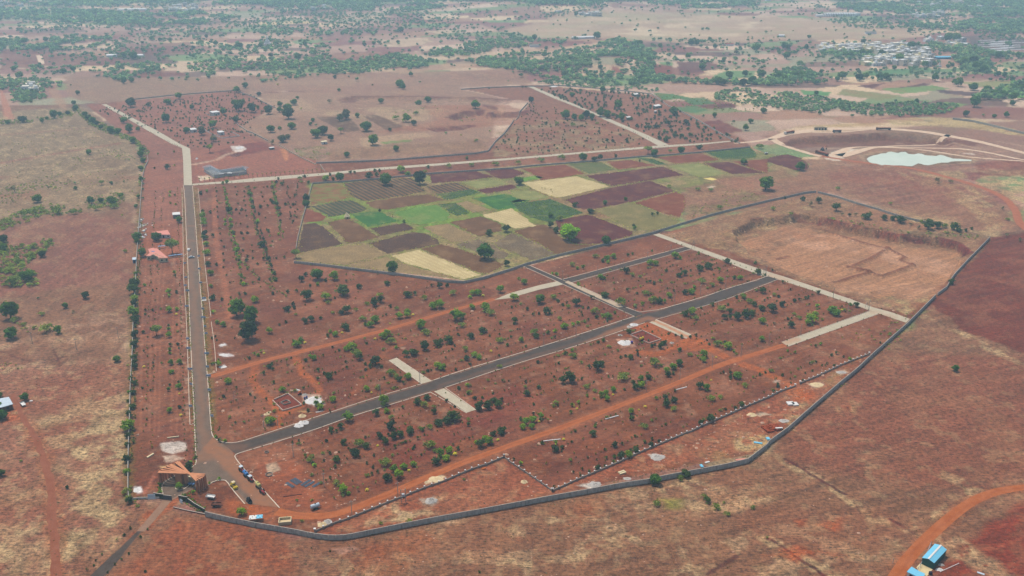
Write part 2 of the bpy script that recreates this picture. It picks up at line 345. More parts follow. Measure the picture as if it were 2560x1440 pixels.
# upper middle land
op([(160, 190), (300, 195), (620, 190), (1000, 180), (1300, 180), (1330, 210), (1150, 220), (1250, 246), (1217, 378), (990, 398), (790, 405), (590, 320), (690, 268), (600, 225), (250, 258), (170, 240)], (158, 122, 100), 8, 8, .92, det=.5)
op([(630, 195), (1000, 175), (1320, 175), (1320, 205), (1150, 215), (900, 232), (650, 235)], (160, 118, 100), 8, 8, .6, (30, .4, .3))
op([(950, 175), (1150, 155), (1300, 120), (1320, 130), (1200, 150), (1180, 170), (1000, 185)], (196, 164, 130), 6, 8, .6)
op([(740, 280), (900, 270), (1080, 262), (1190, 290), (1090, 320), (900, 300), (850, 290)], (182, 152, 118), 8, 10, .8, (16, .38, .25), det=.9)
op([(660, 245), (760, 250), (800, 280), (720, 275)], (184, 152, 120), 6, 6, .6, det=.8)
op([(790, 293), (870, 291), (905, 327), (860, 330)], (104, 82, 70), 2, 2, .95)
op([(903, 289), (945, 288), (1022, 322), (975, 330)], (112, 86, 72), 2, 2, .95)
op([(1040, 260), (1270, 262), (1320, 280), (1290, 310), (1120, 325), (950, 330), (1100, 300)], (162, 108, 86), 6, 8, .7)
op([(900, 345), (1060, 330), (1080, 340), (960, 362), (900, 368)], (188, 156, 122), 4, 5, .7)
op([(950, 355), (1030, 349), (1030, 353), (960, 360)], (110, 140, 72), 2, 1, .9)
op([(735, 372), (810, 365), (830, 385), (790, 402), (740, 392)], (124, 128, 84), 4, 6, .75, (7, .4, .2), det=.9)
op([(830, 372), (1200, 350), (1215, 372), (900, 396), (820, 402)], (146, 112, 88), 5, 5, .8, det=.6)
op([(850, 250), (880, 242), (1000, 240), (1200, 245), (1280, 249)], (112, 68, 60), 3, 3, .75, w=5)
op([(860, 256), (885, 246)], (112, 66, 58), 3, 2, .8, w=5)
for p in ([(1122, 292), (1165, 280), (1204, 277)], [(1228, 283), (1280, 283), (1330, 276)], [(1215, 262), (1235, 272)], [(1080, 322), (1180, 315)]):
    op(p, (110, 64, 54), 3, 2, .85, w=6)
op([(640, 233), (720, 229), (780, 230)], (122, 66, 56), 2, 2, .8, w=3)
op([(640, 231), (750, 227)], (206, 176, 156), 2, 2, .6, w=1.5)
# upper left of the settlement
op([(480, 380), (620, 350), (700, 372), (800, 405), (770, 432), (485, 458)], (158, 100, 82), 4, 4, .8)
op([(540, 378), (600, 362), (660, 352), (680, 372), (640, 384), (560, 392)], (122, 68, 60), 5, 4, .85)
op([(700, 372), (716, 372), (722, 400), (712, 402)], (196, 130, 90), 2, 1.5, .8)
op([(480, 412), (540, 400), (570, 385), (600, 378)], (204, 170, 140), 2.5, 1.5, .8, w=2.5)
op([(0, 222), (4, 222), (17, 250), (36, 298), (10, 298)], (186, 124, 98), 3, 2, .95)
op([(120, 222), (145, 222), (165, 262), (170, 280), (140, 260)], (176, 136, 106), 5, 4, .7)
op([(-200, 430), (0, 408), (87, 393), (225, 370), (300, 358)], (150, 96, 84), 4, 3, .75, w=4)
op([(-100, 345), (100, 330), (250, 318)], (156, 104, 90), 4, 3, .6, w=3)
op([(0, 120), (110, 130), (240, 138), (330, 155), (250, 165), (120, 165), (0, 175)], (126, 78, 72), 8, 6, .85)
op([(280, 110), (480, 105), (480, 130), (330, 140)], (122, 76, 72), 8, 6, .8)
op([(330, 180), (440, 176), (470, 188), (350, 195)], (126, 74, 68), 4, 3, .8)
op([(840, 132), (1000, 128), (1000, 140), (760, 150)], (128, 72, 68), 6, 4, .75)
op([(168, 195), (290, 198), (600, 222), (250, 258), (180, 248)], (150, 118, 96), 6, 6, .6)
for p in ([(195, 97), (220, 92), (262, 88), (215, 100)], [(130, 92), (180, 90), (190, 95)], [(285, 25), (330, 22), (330, 28), (290, 29)], [(650, 55), (780, 52), (780, 60), (640, 62)]):
    op(p, (226, 196, 146), 6, 3, .9)
# pale open plain, top right
op([(1250, 80), (1400, 40), (1600, 35), (1900, 40), (2400, 70), (2250, 100), (2000, 100), (1800, 110), (1650, 105), (1560, 95), (1350, 95)], (198, 168, 134), 20, 20, .75)
op([(1450, 50), (1650, 45), (1900, 55), (1850, 90), (1600, 90), (1450, 75)], (226, 200, 160), 20, 20, .75, (80, .45, .2))
op([(1400, 118), (1530, 102), (1540, 112), (1400, 132)], (206, 172, 136), 6, 6, .9)
op([(1260, 125), (1400, 120), (1380, 130), (1290, 140)], (196, 160, 126), 8, 8, .7)
# farmland round the village
for p, c in [([(2160, 180), (2320, 168), (2340, 180), (2240, 190), (2170, 188)], (92, 138, 92)), ([(2335, 172), (2480, 168), (2480, 180), (2340, 180)], (100, 136, 88)),
             ([(2200, 222), (2330, 213), (2380, 222), (2250, 235)], (112, 148, 82)), ([(2000, 225), (2080, 230), (2070, 240), (2010, 236)], (82, 146, 84)),
             ([(2110, 222), (2260, 240), (2200, 250), (2090, 236)], (140, 140, 92)), ([(2140, 215), (2215, 207), (2180, 222)], (100, 62, 62)), ([(2230, 222), (2310, 208), (2330, 212)], (92, 62, 66)),
             ([(2340, 224), (2470, 232), (2420, 240), (2350, 232)], (88, 68, 74)), ([(2360, 255), (2420, 260), (2400, 268), (2355, 264)], (122, 150, 86)), ([(2400, 205), (2560, 200), (2560, 215), (2440, 218)], (146, 146, 92)),
             ([(1630, 232), (1680, 235), (1730, 245), (1660, 250)], (70, 124, 70)), ([(1700, 245), (1760, 243), (1790, 260), (1730, 263)], (78, 122, 80)), ([(1745, 264), (1830, 260), (1840, 270), (1770, 272)], (96, 54, 58)),
             ([(1690, 268), (1740, 264), (1770, 275), (1740, 282), (1700, 278)], (84, 128, 84)), ([(1750, 305), (1800, 300), (1860, 328), (1810, 334)], (118, 66, 62)),
             ([(1780, 190), (1820, 176), (1890, 178), (1880, 195), (1800, 198)], (96, 140, 88)), ([(1640, 172), (1680, 165), (1680, 174), (1650, 174)], (110, 150, 92)), ([(1690, 160), (1770, 155), (1820, 168), (1760, 180), (1700, 190)], (112, 74, 72)),
             ([(1625, 175), (1680, 175), (1680, 190), (1620, 192)], (136, 78, 70)), ([(1590, 156), (1635, 158), (1635, 168), (1600, 168)], (140, 82, 72)), ([(1530, 180), (1565, 188), (1560, 192), (1530, 190)], (146, 84, 72)),
             ([(2180, 300), (2350, 270), (2560, 268), (2700, 290), (2560, 300), (2300, 292)], (146, 100, 88)), ([(2420, 100), (2560, 98), (2560, 125), (2450, 128)], (96, 88, 86))]:
    op(p, c, 3, 3, .92, det=.2)
op([(2050, 165), (2300, 170), (2290, 160), (2040, 155)], (150, 110, 96), 10, 10, .5)
# field terrace with green banks
FT = [(780, 458), (1000, 445), (1280, 415), (1600, 395), (1880, 372), (1900, 380), (2010, 400), (1990, 440), (1880, 460), (1700, 480), (1700, 555), (1560, 600), (1300, 668), (1170, 700), (738, 652), (752, 560)]
op(FT, (148, 132, 92), 3, 3, .95, det=.6)
op([(770, 460), (870, 455), (990, 510), (1140, 480), (1300, 465), (1440, 530), (1400, 560), (1300, 560), (1200, 560), (1060, 585), (960, 580), (880, 560), (770, 560), (790, 500)], (112, 150, 58), 5, 5, .9, (10, .28, .25), det=.3)
op(FT, (110, 128, 62), 3, 3, .6, (16, .45, .15))
op([(1700, 470), (1880, 440), (1960, 420), (1990, 450), (1890, 470), (1760, 500)], (150, 112, 88), 6, 5, .8, det=.5)
op([(1780, 450), (1890, 440), (1960, 470), (1900, 490)], (154, 108, 88), 5, 5, .8)
# orange haul tracks
def track(p, w_, c=(172, 100, 68), st=.9, fe=2.5, ro=1.2): op(p, c, fe, ro, st, w=w_)
track([(640, 907), (630, 950), (645, 975), (668, 992), (700, 1030)], 2.2)
track([(735, 886), (755, 930), (790, 960), (800, 975), (780, 1000), (700, 1040), (690, 1070)], 2.2)
track([(1830, 900), (1790, 880), (1762, 858), (1735, 845), (1690, 868), (1640, 888), (1600, 880)], 3)
op([(1700, 850), (1760, 850), (1790, 880), (1760, 880), (1700, 872)], (176, 102, 68), 3, 3, .8)
track([(1840, 905), (1900, 925), (1960, 955), (1995, 985)], 3.2)
op([(1975, 975), (2010, 970), (2035, 985), (2020, 1000), (1985, 1000), (1970, 990)], (180, 98, 62), 4, 3, .9)
op([(1600, 800), (1650, 806), (1690, 840), (1680, 855), (1630, 850), (1570, 840)], (176, 100, 66), 4, 4, .8)
track([(1010, 860), (960, 880), (900, 960), (880, 990)], 1.4, st=.4)
op([(640, 1150), (720, 1150), (780, 1200), (800, 1280), (700, 1280), (640, 1200)], (160, 94, 72), 6, 5, .6)
op([(725, 1160), (760, 1165), (750, 1185), (725, 1180)], (180, 104, 74), 4, 3, .7)
op([(760, 1220), (830, 1240), (860, 1290), (780, 1290)], (168, 102, 76), 6, 5, .5)
op([(940, 1090), (1000, 1060), (1100, 1080), (1200, 1000), (1300, 960), (1380, 1000), (1200, 1080), (1000, 1180)], (122, 62, 52), 8, 8, .35)
op([(560, 1240), (640, 1262), (700, 1272), (720, 1290), (640, 1300), (570, 1280)], (170, 98, 68), 4, 3, .85)
op([(345, 1300), (450, 1230), (460, 1240), (360, 1330)], (164, 92, 66), 2.5, 2, .8, w=None)
op([(210, 1460), (330, 1335), (345, 1330), (240, 1460)], (150, 84, 62), 2.5, 1.5, .85)
op([(375, 1310), (470, 1240), (455, 1235)], (160, 92, 66), 2.5, 1.5, .7)
op([(-5, 1060), (12, 1035), (45, 1020), (60, 1050)], (172, 96, 70), 3, 3, .85)
for P in ([(527, 941), (560, 933), (640, 907), (740, 882), (840, 857), (965, 825), (1115, 780), (1236, 748)], [(690, 1280), (730, 1288), (800, 1291), (850, 1284), (960, 1240), (1060, 1197), (1160, 1155), (1280, 1112), (1380, 1078), (1480, 1040), (1600, 995), (1700, 955), (1800, 912), (1880, 888), (1962, 862)], [(2215, 1480), (2252, 1420), (2295, 1367), (2370, 1297), (2432, 1250), (2495, 1227), (2680, 1205)], [(45, 1007), (57, 1045), (82, 1080), (105, 1130), (122, 1192), (132, 1242), (129, 1305), (140, 1367), (141, 1460)], [(2560, 572), (2545, 550), (2540, 525), (2510, 492), (2440, 463), (2350, 438), (2270, 418), (2150, 406), (2050, 390)]):
    op(P, (154, 100, 76), 3, 2.5, .65, w=3.8)
# muddy margin of the pond and pale spoil banks round it
op([(2150, 388), (2180, 380), (2240, 376), (2320, 380), (2400, 386), (2450, 400), (2440, 408), (2330, 414), (2230, 418), (2160, 408)], (176, 146, 116), 4, 5, .9)
op([(2160, 392), (2190, 382), (2250, 377), (2330, 384), (2400, 391), (2435, 400), (2400, 408), (2300, 416), (2230, 416), (2165, 406)], (132, 104, 84), 3, 3, .8)
for P in ([(2060, 370), (2140, 366), (2200, 358)], [(2250, 345), (2350, 350), (2450, 372)], [(2300, 392), (2420, 378)], [(2440, 420), (2560, 430)], [(2060, 405), (2120, 412), (2200, 425)], [(2420, 340), (2560, 365), (2640, 380)]):
    op(P, (196, 164, 132), 4, 4, .6, (14, .4, .2), w=3)
for P in ([(2040, 352), (2120, 346), (2190, 341)], [(2250, 341), (2330, 345), (2400, 356)], [(2400, 428), (2520, 440)], [(2460, 345), (2560, 350)]):
    op(P, (106, 70, 60), 3, 4, .7, (14, .4, .2), w=3)
# quarry and spoil whites, sand and lime spilled on the soil
op([(2060, 398), (2075, 382), (2110, 372), (2150, 372), (2110, 386), (2110, 400), (2085, 402)], (232, 216, 190), 3, 3, .95)
for q, c in (
    ([(402, 1108), (430, 1104), (465, 1106), (462, 1128), (430, 1134), (405, 1126)], (214, 200, 184)), ([(408, 1140), (440, 1136), (462, 1144), (430, 1156), (412, 1154)], (210, 186, 162)),
    ([(333, 1218), (350, 1216), (356, 1232), (342, 1236)], (230, 222, 212)), ([(398, 1166), (440, 1162), (440, 1172), (398, 1172)], (205, 168, 120)), ([(545, 862), (562, 858), (566, 863), (552, 868)], (226, 218, 210)),
    ([(548, 883), (575, 884), (585, 890), (560, 892)], (226, 218, 212)), ([(550, 915), (562, 912), (566, 917), (552, 921)], (220, 212, 204)), ([(664, 1160), (690, 1153), (700, 1175), (670, 1190)], (190, 164, 136)),
    ([(1000, 868), (1012, 868), (1010, 873), (1000, 872)], (200, 160, 130)), ([(2020, 960), (2045, 955), (2065, 962), (2035, 970)], (214, 196, 172)), ([(2090, 928), (2110, 925), (2120, 931), (2100, 938)], (210, 190, 168)),
    ([(1060, 1198), (1090, 1186), (1115, 1190), (1100, 1203), (1065, 1210)], (226, 206, 166)), ([(1440, 1213), (1480, 1205), (1500, 1210), (1480, 1222)], (196, 186, 170)), ([(1935, 950), (1950, 950), (1948, 958), (1932, 957)], (190, 170, 150)),
    ([(1618, 1137), (1640, 1132), (1662, 1142), (1640, 1152)], (190, 176, 160)), ([(495, 440), (520, 438), (535, 446), (500, 452)], (226, 206, 176)), ([(578, 366), (600, 363), (618, 372), (600, 380), (580, 378)], (226, 212, 196)),
    ([(1780, 470), (1760, 467), (1790, 465)], (210, 190, 160)), ([(2440, 388), (2400, 384), (2430, 382)], (200, 180, 160)), ([(780, 1033), (742, 1030), (760, 1026)], (205, 160, 110)), ([(1050, 1248), (1085, 1240), (1098, 1256), (1080, 1266), (1056, 1258)], (176, 160, 140)),
    ([(828, 1370), (880, 1365), (900, 1375), (850, 1385)], (170, 130, 110)), ([(2210, 1000), (2230, 1002), (2210, 1008)], (170, 120, 100)), ([(1885, 1035), (1905, 1030), (1930, 1036), (1900, 1042)], (196, 176, 150)),
    ([(755, 985), (800, 985), (812, 1010), (790, 1018), (757, 1005)], (196, 170, 150)), ([(1540, 848), (1580, 845), (1590, 865), (1555, 870)], (196, 150, 124)), ([(390, 1180), (360, 1240), (350, 1235)], (170, 110, 90))):
    op(q, c, 1.5, 1.2, .9, det=.3)
op([(2090, 1018), (2130, 1005), (2148, 1012), (2140, 1032), (2100, 1035), (2088, 1028)], (186, 154, 112), 3, 3, .85, (5, .3, .2), det=1)
op([(2100, 1018), (2125, 1012), (2128, 1028), (2105, 1028)], (156, 84, 66), 2, 1, .95)
for q in ([(1990, 1300), (2020, 1295), (2025, 1312), (2000, 1318)], [(2045, 1325), (2080, 1300), (2110, 1300), (2090, 1335)], [(1960, 1385), (1990, 1400), (2030, 1390), (1990, 1370)], [(2150, 1392), (1940, 1380), (1920, 1390)]):
    op(q, (168, 90, 62), 4, 4, .7)
# plough and wheel streaks
def streak(p0, p1, sc, o):
    (x0, y0), (x1, y1) = G(*p0), G(*p1); a = math.atan2(y1-y0, x1-x0); c_, s_ = math.cos(a), math.sin(a)
    u = gx*c_+gy*s_; v_ = -gx*s_+gy*c_; return vn(u/sc[0], v_/sc[1]+.25*vn(u, v_, 30, 3), 1, o)*.6+vn(u/sc[0]*2.1, v_/sc[1]*1.9, 1, o+7)*.4
near = gy < 1000
inRP = inside(gx, gy, GA(RP)); rt = near & ~inRP & (gx > 30); lf = near & ~inRP & (gx <= 30)
s1 = streak((2100, 1050), (2500, 950), (26, 2.3), 3); s2 = streak((1065, 970), (1600, 795), (22, 2.4), 9); s3 = streak((150, 1440), (330, 1230), (16, 2.2), 14)
for m_, q, am in ((rt, s1, .42), (inRP, s2, .36), (lf, s3, .30)): S[m_] *= (1+am*(q[m_]-.5)*2)[:, None]
# general mottling: soil, straw, stony specks
st_ = DET[:, 0]
mixc(ss((nB-.5)/.22)*.30*st_, alb((176, 146, 110)))
mixc(ss((.46-nD)/.2)*.32*st_, alb((112, 78, 66)))
mixc(ss((nC-.58)/.14)*.6*st_**1.5, alb((190, 164, 122)))
mixc(ss((.40-nC)/.12)*.4*st_, alb((104, 84, 66)))
mixc(ss((nB-.56)/.2)*.3*(1-st_), alb((170, 108, 84)))
mixc(ss((nA-.56)/.12)*.4*st_*(gy < 900), alb((150, 92, 74)))
ii = np.arange(NR-1)[:, None]*NC+np.arange(NC-1)[None, :]
Q = np.stack([ii, ii+NC, ii+NC+1, ii+1], -1).reshape(-1, 4)
k = NT('soil', .95)
at = k.n('Attribute', attribute_name='Col').outputs['Color']; dt = k.n('Attribute', attribute_name='Det').outputs['Fac']
p = k.pos()
mp = k.n('Mapping'); mp.inputs['Rotation'].default_value = (0, 0, R(-24)); mp.inputs['Scale'].default_value = (.35, 1.6, 1); k.l(p, mp.inputs[0])
n1 = k.noise(p, .5, 5, .85); n2 = k.noise(mp.outputs[0], .8, 3, .65); n3 = k.noise(p, 1.5, 3, .7); n4 = k.noise(p, .16, 3, .6, .4)
d1 = k.math('MULTIPLY', k.math('SUBTRACT', n1, .5), 3.0); d2 = k.math('MULTIPLY', k.math('SUBTRACT', n2, .5), 1.5)
amp = k.math('ADD', k.math('MULTIPLY', dt, .9), .85)
f = k.math('ADD', k.math('MULTIPLY', k.math('ADD', d1, d2), amp), 1.0)
c0 = k.mix(1.0, at, k.n('CombineColor').outputs[0], 'MULTIPLY')
cc = c0.node.inputs[7].links[0].from_node
for i in range(3): k.l(f, cc.inputs[i])
straw = k.math('MULTIPLY', k.ramp(n3, [(.60, (0, 0, 0)), (.72, (1, 1, 1))]), k.math('MULTIPLY', dt, .5))
c1 = k.mix(straw, c0, tuple(alb((196, 172, 132))))
tuft = k.math('MULTIPLY', k.ramp(k.noise(p, .9, 3, .75), [(.56, (0, 0, 0)), (.64, (1, 1, 1))]), k.math('ADD', k.math('MULTIPLY', dt, .55), .08))
c2 = k.mix(tuft, c1, tuple(alb((84, 74, 52))))
peb = k.math('MULTIPLY', k.ramp(k.noise(p, 1.35, 2, .5), [(.68, (0, 0, 0)), (.71, (1, 1, 1))]), .6)
c3 = k.mix(peb, c2, tuple(alb((200, 160, 136))))
k.base(c3); k.bump(n1, .5, .5)
SOIL = k.m
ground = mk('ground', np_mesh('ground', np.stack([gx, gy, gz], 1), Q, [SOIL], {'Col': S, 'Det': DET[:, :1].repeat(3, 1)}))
tag(ground, kind='structure')
def hz(x, y): return float(rel(np.array([x]), np.array([y]))[0])
# ---------------------------------------------------------------- roads
def resamp(P, n):
    P = np.array(P, float); d = np.r_[0, np.cumsum(np.hypot(*np.diff(P, axis=0).T))]
    s = np.linspace(0, d[-1], n); return np.stack([np.interp(s, d, P[:, i]) for i in (0, 1)], 1)
def smooth(P, n=3):
    P = np.array(P, float)
    for _ in range(n):
        Q_ = [P[0]]
        for a, b in zip(P[:-1], P[1:]): Q_ += [a*.75+b*.25, a*.25+b*.75]
        P = np.array(Q_+[P[-1]])
    return P
def ribbon(name, L, Rr, mats, z=.06, n=None, m=6, dust=None, jag=0):
    L = np.array(L, float); Rr = np.array(Rr, float)
    ln = max(np.hypot(*np.diff(L, axis=0).T).sum(), np.hypot(*np.diff(Rr, axis=0).T).sum())
    n = n or int(max(4, min(900, ln/2.5)))
    A = resamp(L, n); B = resamp(Rr, n)
    if jag:
        rr = np.random.RandomState(len(name)+n); A = A+(fbm(A[:, 0], A[:, 1], 5, 3)[:, None]-.5)*jag; B = B+(fbm(B[:, 0], B[:, 1], 5, 7)[:, None]-.5)*jag
    t_ = np.linspace(0, 1, m+1)[None, :, None]; V = A[:, None]*(1-t_)+B[:, None]*t_; V = V.reshape(-1, 2)
    D = np.zeros((len(V), 3))
    for P, w_, fe, s_ in (dust or []):
        D[:, 0] = np.maximum(D[:, 0], s_*ss((w_-seg_dist(V[:, 0]+(fbm(V[:, 0], V[:, 1], 9, 4)-.5)*5, V[:, 1], GA(P)))/fe+.5))
    if name == 'asphalt_road' or name == 'access_road':
        e_ = np.tile(np.abs(np.linspace(-1, 1, m+1)), n); D[:, 0] = np.maximum(D[:, 0], ss((e_-.62)/.38)*.75*ss((fbm(V[:, 0], V[:, 1], 11, 15)-.38)/.25))
    D[:, 1] = D[:, 0]; D[:, 2] = D[:, 0]
    ij = np.arange(n-1)[:, None]*(m+1)+np.arange(m)[None, :]
    Fq = np.stack([ij, ij+m+1, ij+m+2, ij+1], -1).reshape(-1, 4)
    zz = rel(V[:, 0], V[:, 1])+z
    a, b, c_ = V[Fq[0, 0]], V[Fq[0, 1]], V[Fq[0, 2]]
    if (b[0]-a[0])*(c_[1]-a[1])-(b[1]-a[1])*(c_[0]-a[0]) < 0: Fq = Fq[:, ::-1]
    return tag(mk(name, np_mesh(name, np.c_[V, zz], Fq, mats, {'Dust': D})), kind='structure')
def strip(name, P, w_, mats, z=.05, sm=2, **kw):
    P = smooth(GA(P), sm) if sm else np.array(GA(P)); d = np.gradient(P, axis=0); d /= np.hypot(d[:, 0], d[:, 1])[:, None]+1e-9; nn = np.c_[-d[:, 1], d[:, 0]]
    w_ = np.interp(np.linspace(0, 1, len(P)), np.linspace(0, 1, len(w_)), w_)[:, None] if isinstance(w_, (list, tuple)) else w_
    return ribbon(name, P+nn*w_/2, P-nn*w_/2, mats, z, **kw)
def road_mat(name, c, c2, dustc=(166, 116, 88), st=.25):
    k = NT(name, .92); p = k.pos(); n = k.noise(p, .22, 5, .7); f = k.noise(p, 2.2, 2, .6)
    a = k.ramp(n, [(.35, alb(c)), (.65, alb(c2))])
    a = k.mix(.25, a, k.ramp(f, [(.3, (0, 0, 0)), (.7, (1, 1, 1))]), 'SOFT_LIGHT')
    d = k.n('Attribute', attribute_name='Dust').outputs['Fac']
    dd = k.math('MULTIPLY', d, k.ramp(k.noise(p, .35, 4, .7), [(.25, (.45, .45, .45)), (.6, (1, 1, 1))]))
    k.base(k.mix(dd, a, alb(dustc))); return k.m
m_main = road_mat('worn asphalt', (112, 99, 88), (128, 112, 98)); m_asp = road_mat('dark asphalt', (80, 77, 74), (94, 90, 84)); m_con = road_mat('concrete paving', (188, 176, 150), (204, 192, 166), (196, 130, 92))
m_drt = road_mat('packed orange dirt', (172, 100, 66), (188, 118, 82), (138, 80, 56)); m_pit = road_mat('pale haul road', (216, 180, 146), (230, 204, 174), (200, 150, 116)); m_red = road_mat('red dirt', (168, 102, 76), (184, 118, 90))
m_acc = road_mat('old asphalt', (142, 118, 102), (158, 134, 114)); m_kerb = M('kerb concrete', (226, 208, 184), .08, 1.5); m_gut = M('gutter', (196, 160, 132), .1, .7)
ML = [(459, 463), (461, 472), (463.7, 510), (466, 572), (470, 647), (472.5, 720), (476, 820), (480, 907), (484, 982), (488, 1080), (491, 1140)]
MR = [(480, 463), (481, 472), (484, 510), (489, 572), (494, 647), (500, 720), (506, 795), (512.5, 882), (520, 970), (527, 1080), (532, 1092)]
WEAR = [([(472, 600), (484, 720), (496, 900), (505, 1060), (515, 1120), (560, 1150), (600, 1200), (655, 1260)], 1.6, 3, .35)]
ribbon('asphalt_road', GA(ML), GA(MR), [m_main], dust=WEAR+[([(466, 565), (490, 565)], 2, 2, .55), ([(468, 600), (492, 603)], 2, 2, .4)], m=10)
DU = [([(505, 1085), (530, 1120), (575, 1150), (612, 1190), (650, 1240), (680, 1270)], 4.6, 3, .85), ([(505, 1080), (515, 1140)], 5, 4, .5)]
pl_l = [(491, 1140), (491, 1160), (479, 1169), (470, 1180), (500, 1205), (521, 1213), (535, 1203), (557, 1200), (566, 1202), (582, 1225), (612, 1259)]
pl_r = [(532, 1092), (541, 1099), (550, 1104), (572, 1107), (586, 1142), (592, 1150), (605, 1166), (622, 1185), (640, 1204), (670, 1238), (699, 1269)]
ribbon('asphalt_road', GA(pl_l), GA(pl_r), [m_main], z=.05, m=24, dust=DU)
AU = [(550, 1104), (572, 1107), (600, 1104), (640, 1091), (677, 1080), (765, 1052), (950, 991), (1054, 961), (1080, 951), (1165, 924), (1280, 890), (1440, 840), (1586, 792), (1610, 785), (1755, 745), (1825, 720), (1880, 705), (1920, 691)]
AL = [(590, 1136), (604, 1131), (640, 1120), (770, 1080), (880, 1040), (1000, 1004), (1077, 980), (1112, 969), (1280, 912), (1440, 865), (1557, 826), (1615, 806), (1640, 799), (1805, 752), (1890, 720), (1945, 698)]
ribbon('asphalt_road', GA(AU), GA(AL), [m_asp], z=.08, m=10, dust=[([(1470, 856), (1560, 820), (1620, 795), (1650, 800)], 2.6, 3, .8), ([(1100, 965), (1300, 900), (1470, 850)], 1.2, 3, .25), ([(560, 1120), (600, 1118)], 3, 3, .3)])
S1 = [(1310, 667), (1385, 700), (1427, 720), (1586, 792)]; S2 = [(1325, 664), (1405, 700), (1455, 720), (1562, 767), (1610, 785)]
ribbon('asphalt_road', GA(S1), GA(S2), [m_asp], z=.11)
ribbon('asphalt_road', GA([(1407, 699), (1557, 659), (1712, 617.5)]), GA([(1427, 706), (1567, 667), (1727, 622)]), [m_asp], z=.14)
ribbon('concrete_road', GA([(1412, 706), (1455, 727), (1545, 769)]), GA([(1420, 702), (1465, 723), (1561, 767)]), [m_con], z=.16, dust=[([(1412, 706), (1561, 767)], 9, 1, .25)])
CON = [([(254, 261), (324, 300), (375, 330), (430, 360), (455, 370), (458, 400), (459.5, 463)], [(265, 260), (327, 292), (390, 325), (450, 360), (475, 371), (477.5, 400), (480.5, 463)]),
       ([(481, 459.5), (575, 452), (640, 444.5), (815, 432), (940, 419.5), (1115, 407), (1280, 394.5), (1500, 376), (1650, 363.6), (1743, 359), (1830, 351.6)], [(481, 463.4), (640, 454), (820, 437.5), (940, 425.7), (1115, 412.3), (1280, 399.3), (1500, 380.4), (1650, 369.2), (1755, 361.7), (1832, 353.5)]),
       ([(1317, 215.5), (1385, 246), (1485, 285), (1510, 299), (1592, 335), (1645, 364)], [(1330, 215), (1395, 243), (1490, 283), (1528, 299), (1617, 337), (1672, 362)]),
       ([(1632, 587), (1725, 621), (1805, 650), (1905, 690), (1946, 699), (2012, 720), (2157, 770), (2175, 778), (2197, 784), (2265, 807)], [(1647, 584), (1780, 632), (1920, 680), (1962, 692), (2045, 720), (2132, 750), (2185, 769), (2230, 781), (2275, 797.5)]),
       ([(2175, 778), (1954, 856)], [(2197, 784), (1970, 866)]), ([(1235, 750), (1275, 733), (1345, 714), (1385, 705), (1407, 699.5)], [(1280, 745), (1300, 738), (1350, 724), (1400, 713), (1424, 707)]),
       ([(972, 901), (1054, 960)], [(991, 895), (1079, 953)]), ([(1085, 979), (1167, 1032)], [(1110, 971), (1189, 1025)]), ([(1624, 806), (1717, 846)], [(1640, 799), (1727, 837)])]
for i, (a, b) in enumerate(CON):
    ribbon('concrete_road', GA(a), GA(b), [m_con], z=.04+.012*i, dust=([([(1630, 800), (1722, 842)], 1.3, 1.5, .95)] if i == 8 else [([(455, 400), (478, 400)], 1, 1, .0), ([(1954, 860), (1990, 848)], 3, 5, .5), ([(2120, 765), (2220, 790)], 4, 6, .25), ([(1960, 700), (1920, 688)], 4, 4, .3)]))
strip('dirt_road', [(690, 1280), (730, 1288), (800, 1291), (850, 1284), (960, 1240), (1060, 1197), (1160, 1155), (1280, 1112), (1380, 1078), (1480, 1040), (1600, 995), (1700, 955), (1800, 912), (1880, 888), (1962, 862)], [5.5, 4.6, 4.2, 4, 4, 3.6, 4.6, 4], [m_drt], z=.03, m=8, jag=1.6,
      dust=[([(700, 1283), (800, 1291), (960, 1240), (1160, 1155), (1280, 1112), (1480, 1040), (1700, 955), (1962, 862)], .45, .9, .5)])
strip('dirt_road', [(527, 941), (560, 933), (640, 907), (740, 882), (840, 857), (965, 825), (1115, 780), (1236, 748)], [3.6, 4.2, 3.8, 3.6, 4], [m_drt], z=.035, m=8, jag=1.8, dust=[([(527, 941), (640, 907), (840, 857), (965, 825), (1115, 780), (1236, 748)], .5, 1, .4)])
strip('path', [(30, 985), (45, 1007), (57, 1045), (82, 1080), (105, 1130), (122, 1192), (132, 1242), (129, 1305), (140, 1367), (141, 1460), (138, 1500)], [2, 2.4, 3, 4, 3.6, 3.4], [road_mat('trodden red earth', (142, 90, 72), (156, 102, 82))], z=.03, m=6, jag=1.6)
strip('dirt_road', [(2215, 1480), (2252, 1420), (2295, 1367), (2370, 1297), (2432, 1250), (2495, 1227), (2560, 1218), (2680, 1205)], [5.4, 5, 4.6, 4.2], [m_drt], z=.03, m=8, jag=1, dust=[([(2215, 1480), (2295, 1367), (2370, 1297), (2495, 1227), (2680, 1205)], .5, 1, .35)])
ribbon('access_road', GA([(180, 1490), (225, 1440), (292, 1376), (342, 1328)]), GA([(222, 1490), (264, 1440), (320, 1372), (354, 1329)]), [m_asp], z=.05)
ribbon('access_road', GA([(342, 1328), (392, 1270), (405, 1255), (408, 1235), (405, 1215), (404, 1205), (418, 1195), (440, 1186), (470, 1180)]), GA([(362, 1329), (412, 1272), (428, 1252), (450, 1240), (480, 1224), (500, 1218), (510, 1216), (515, 1213), (500, 1205)]), [m_acc], z=.045, m=10, dust=[([(342, 1328), (425, 1240)], 5, 3, .3)])
ribbon('forecourt', GA([(408, 1236), (404, 1215), (418, 1198), (440, 1186), (470, 1178)]), GA([(430, 1247), (462, 1229), (485, 1222), (505, 1216), (521, 1212)]), [m_main], z=.075, m=8)
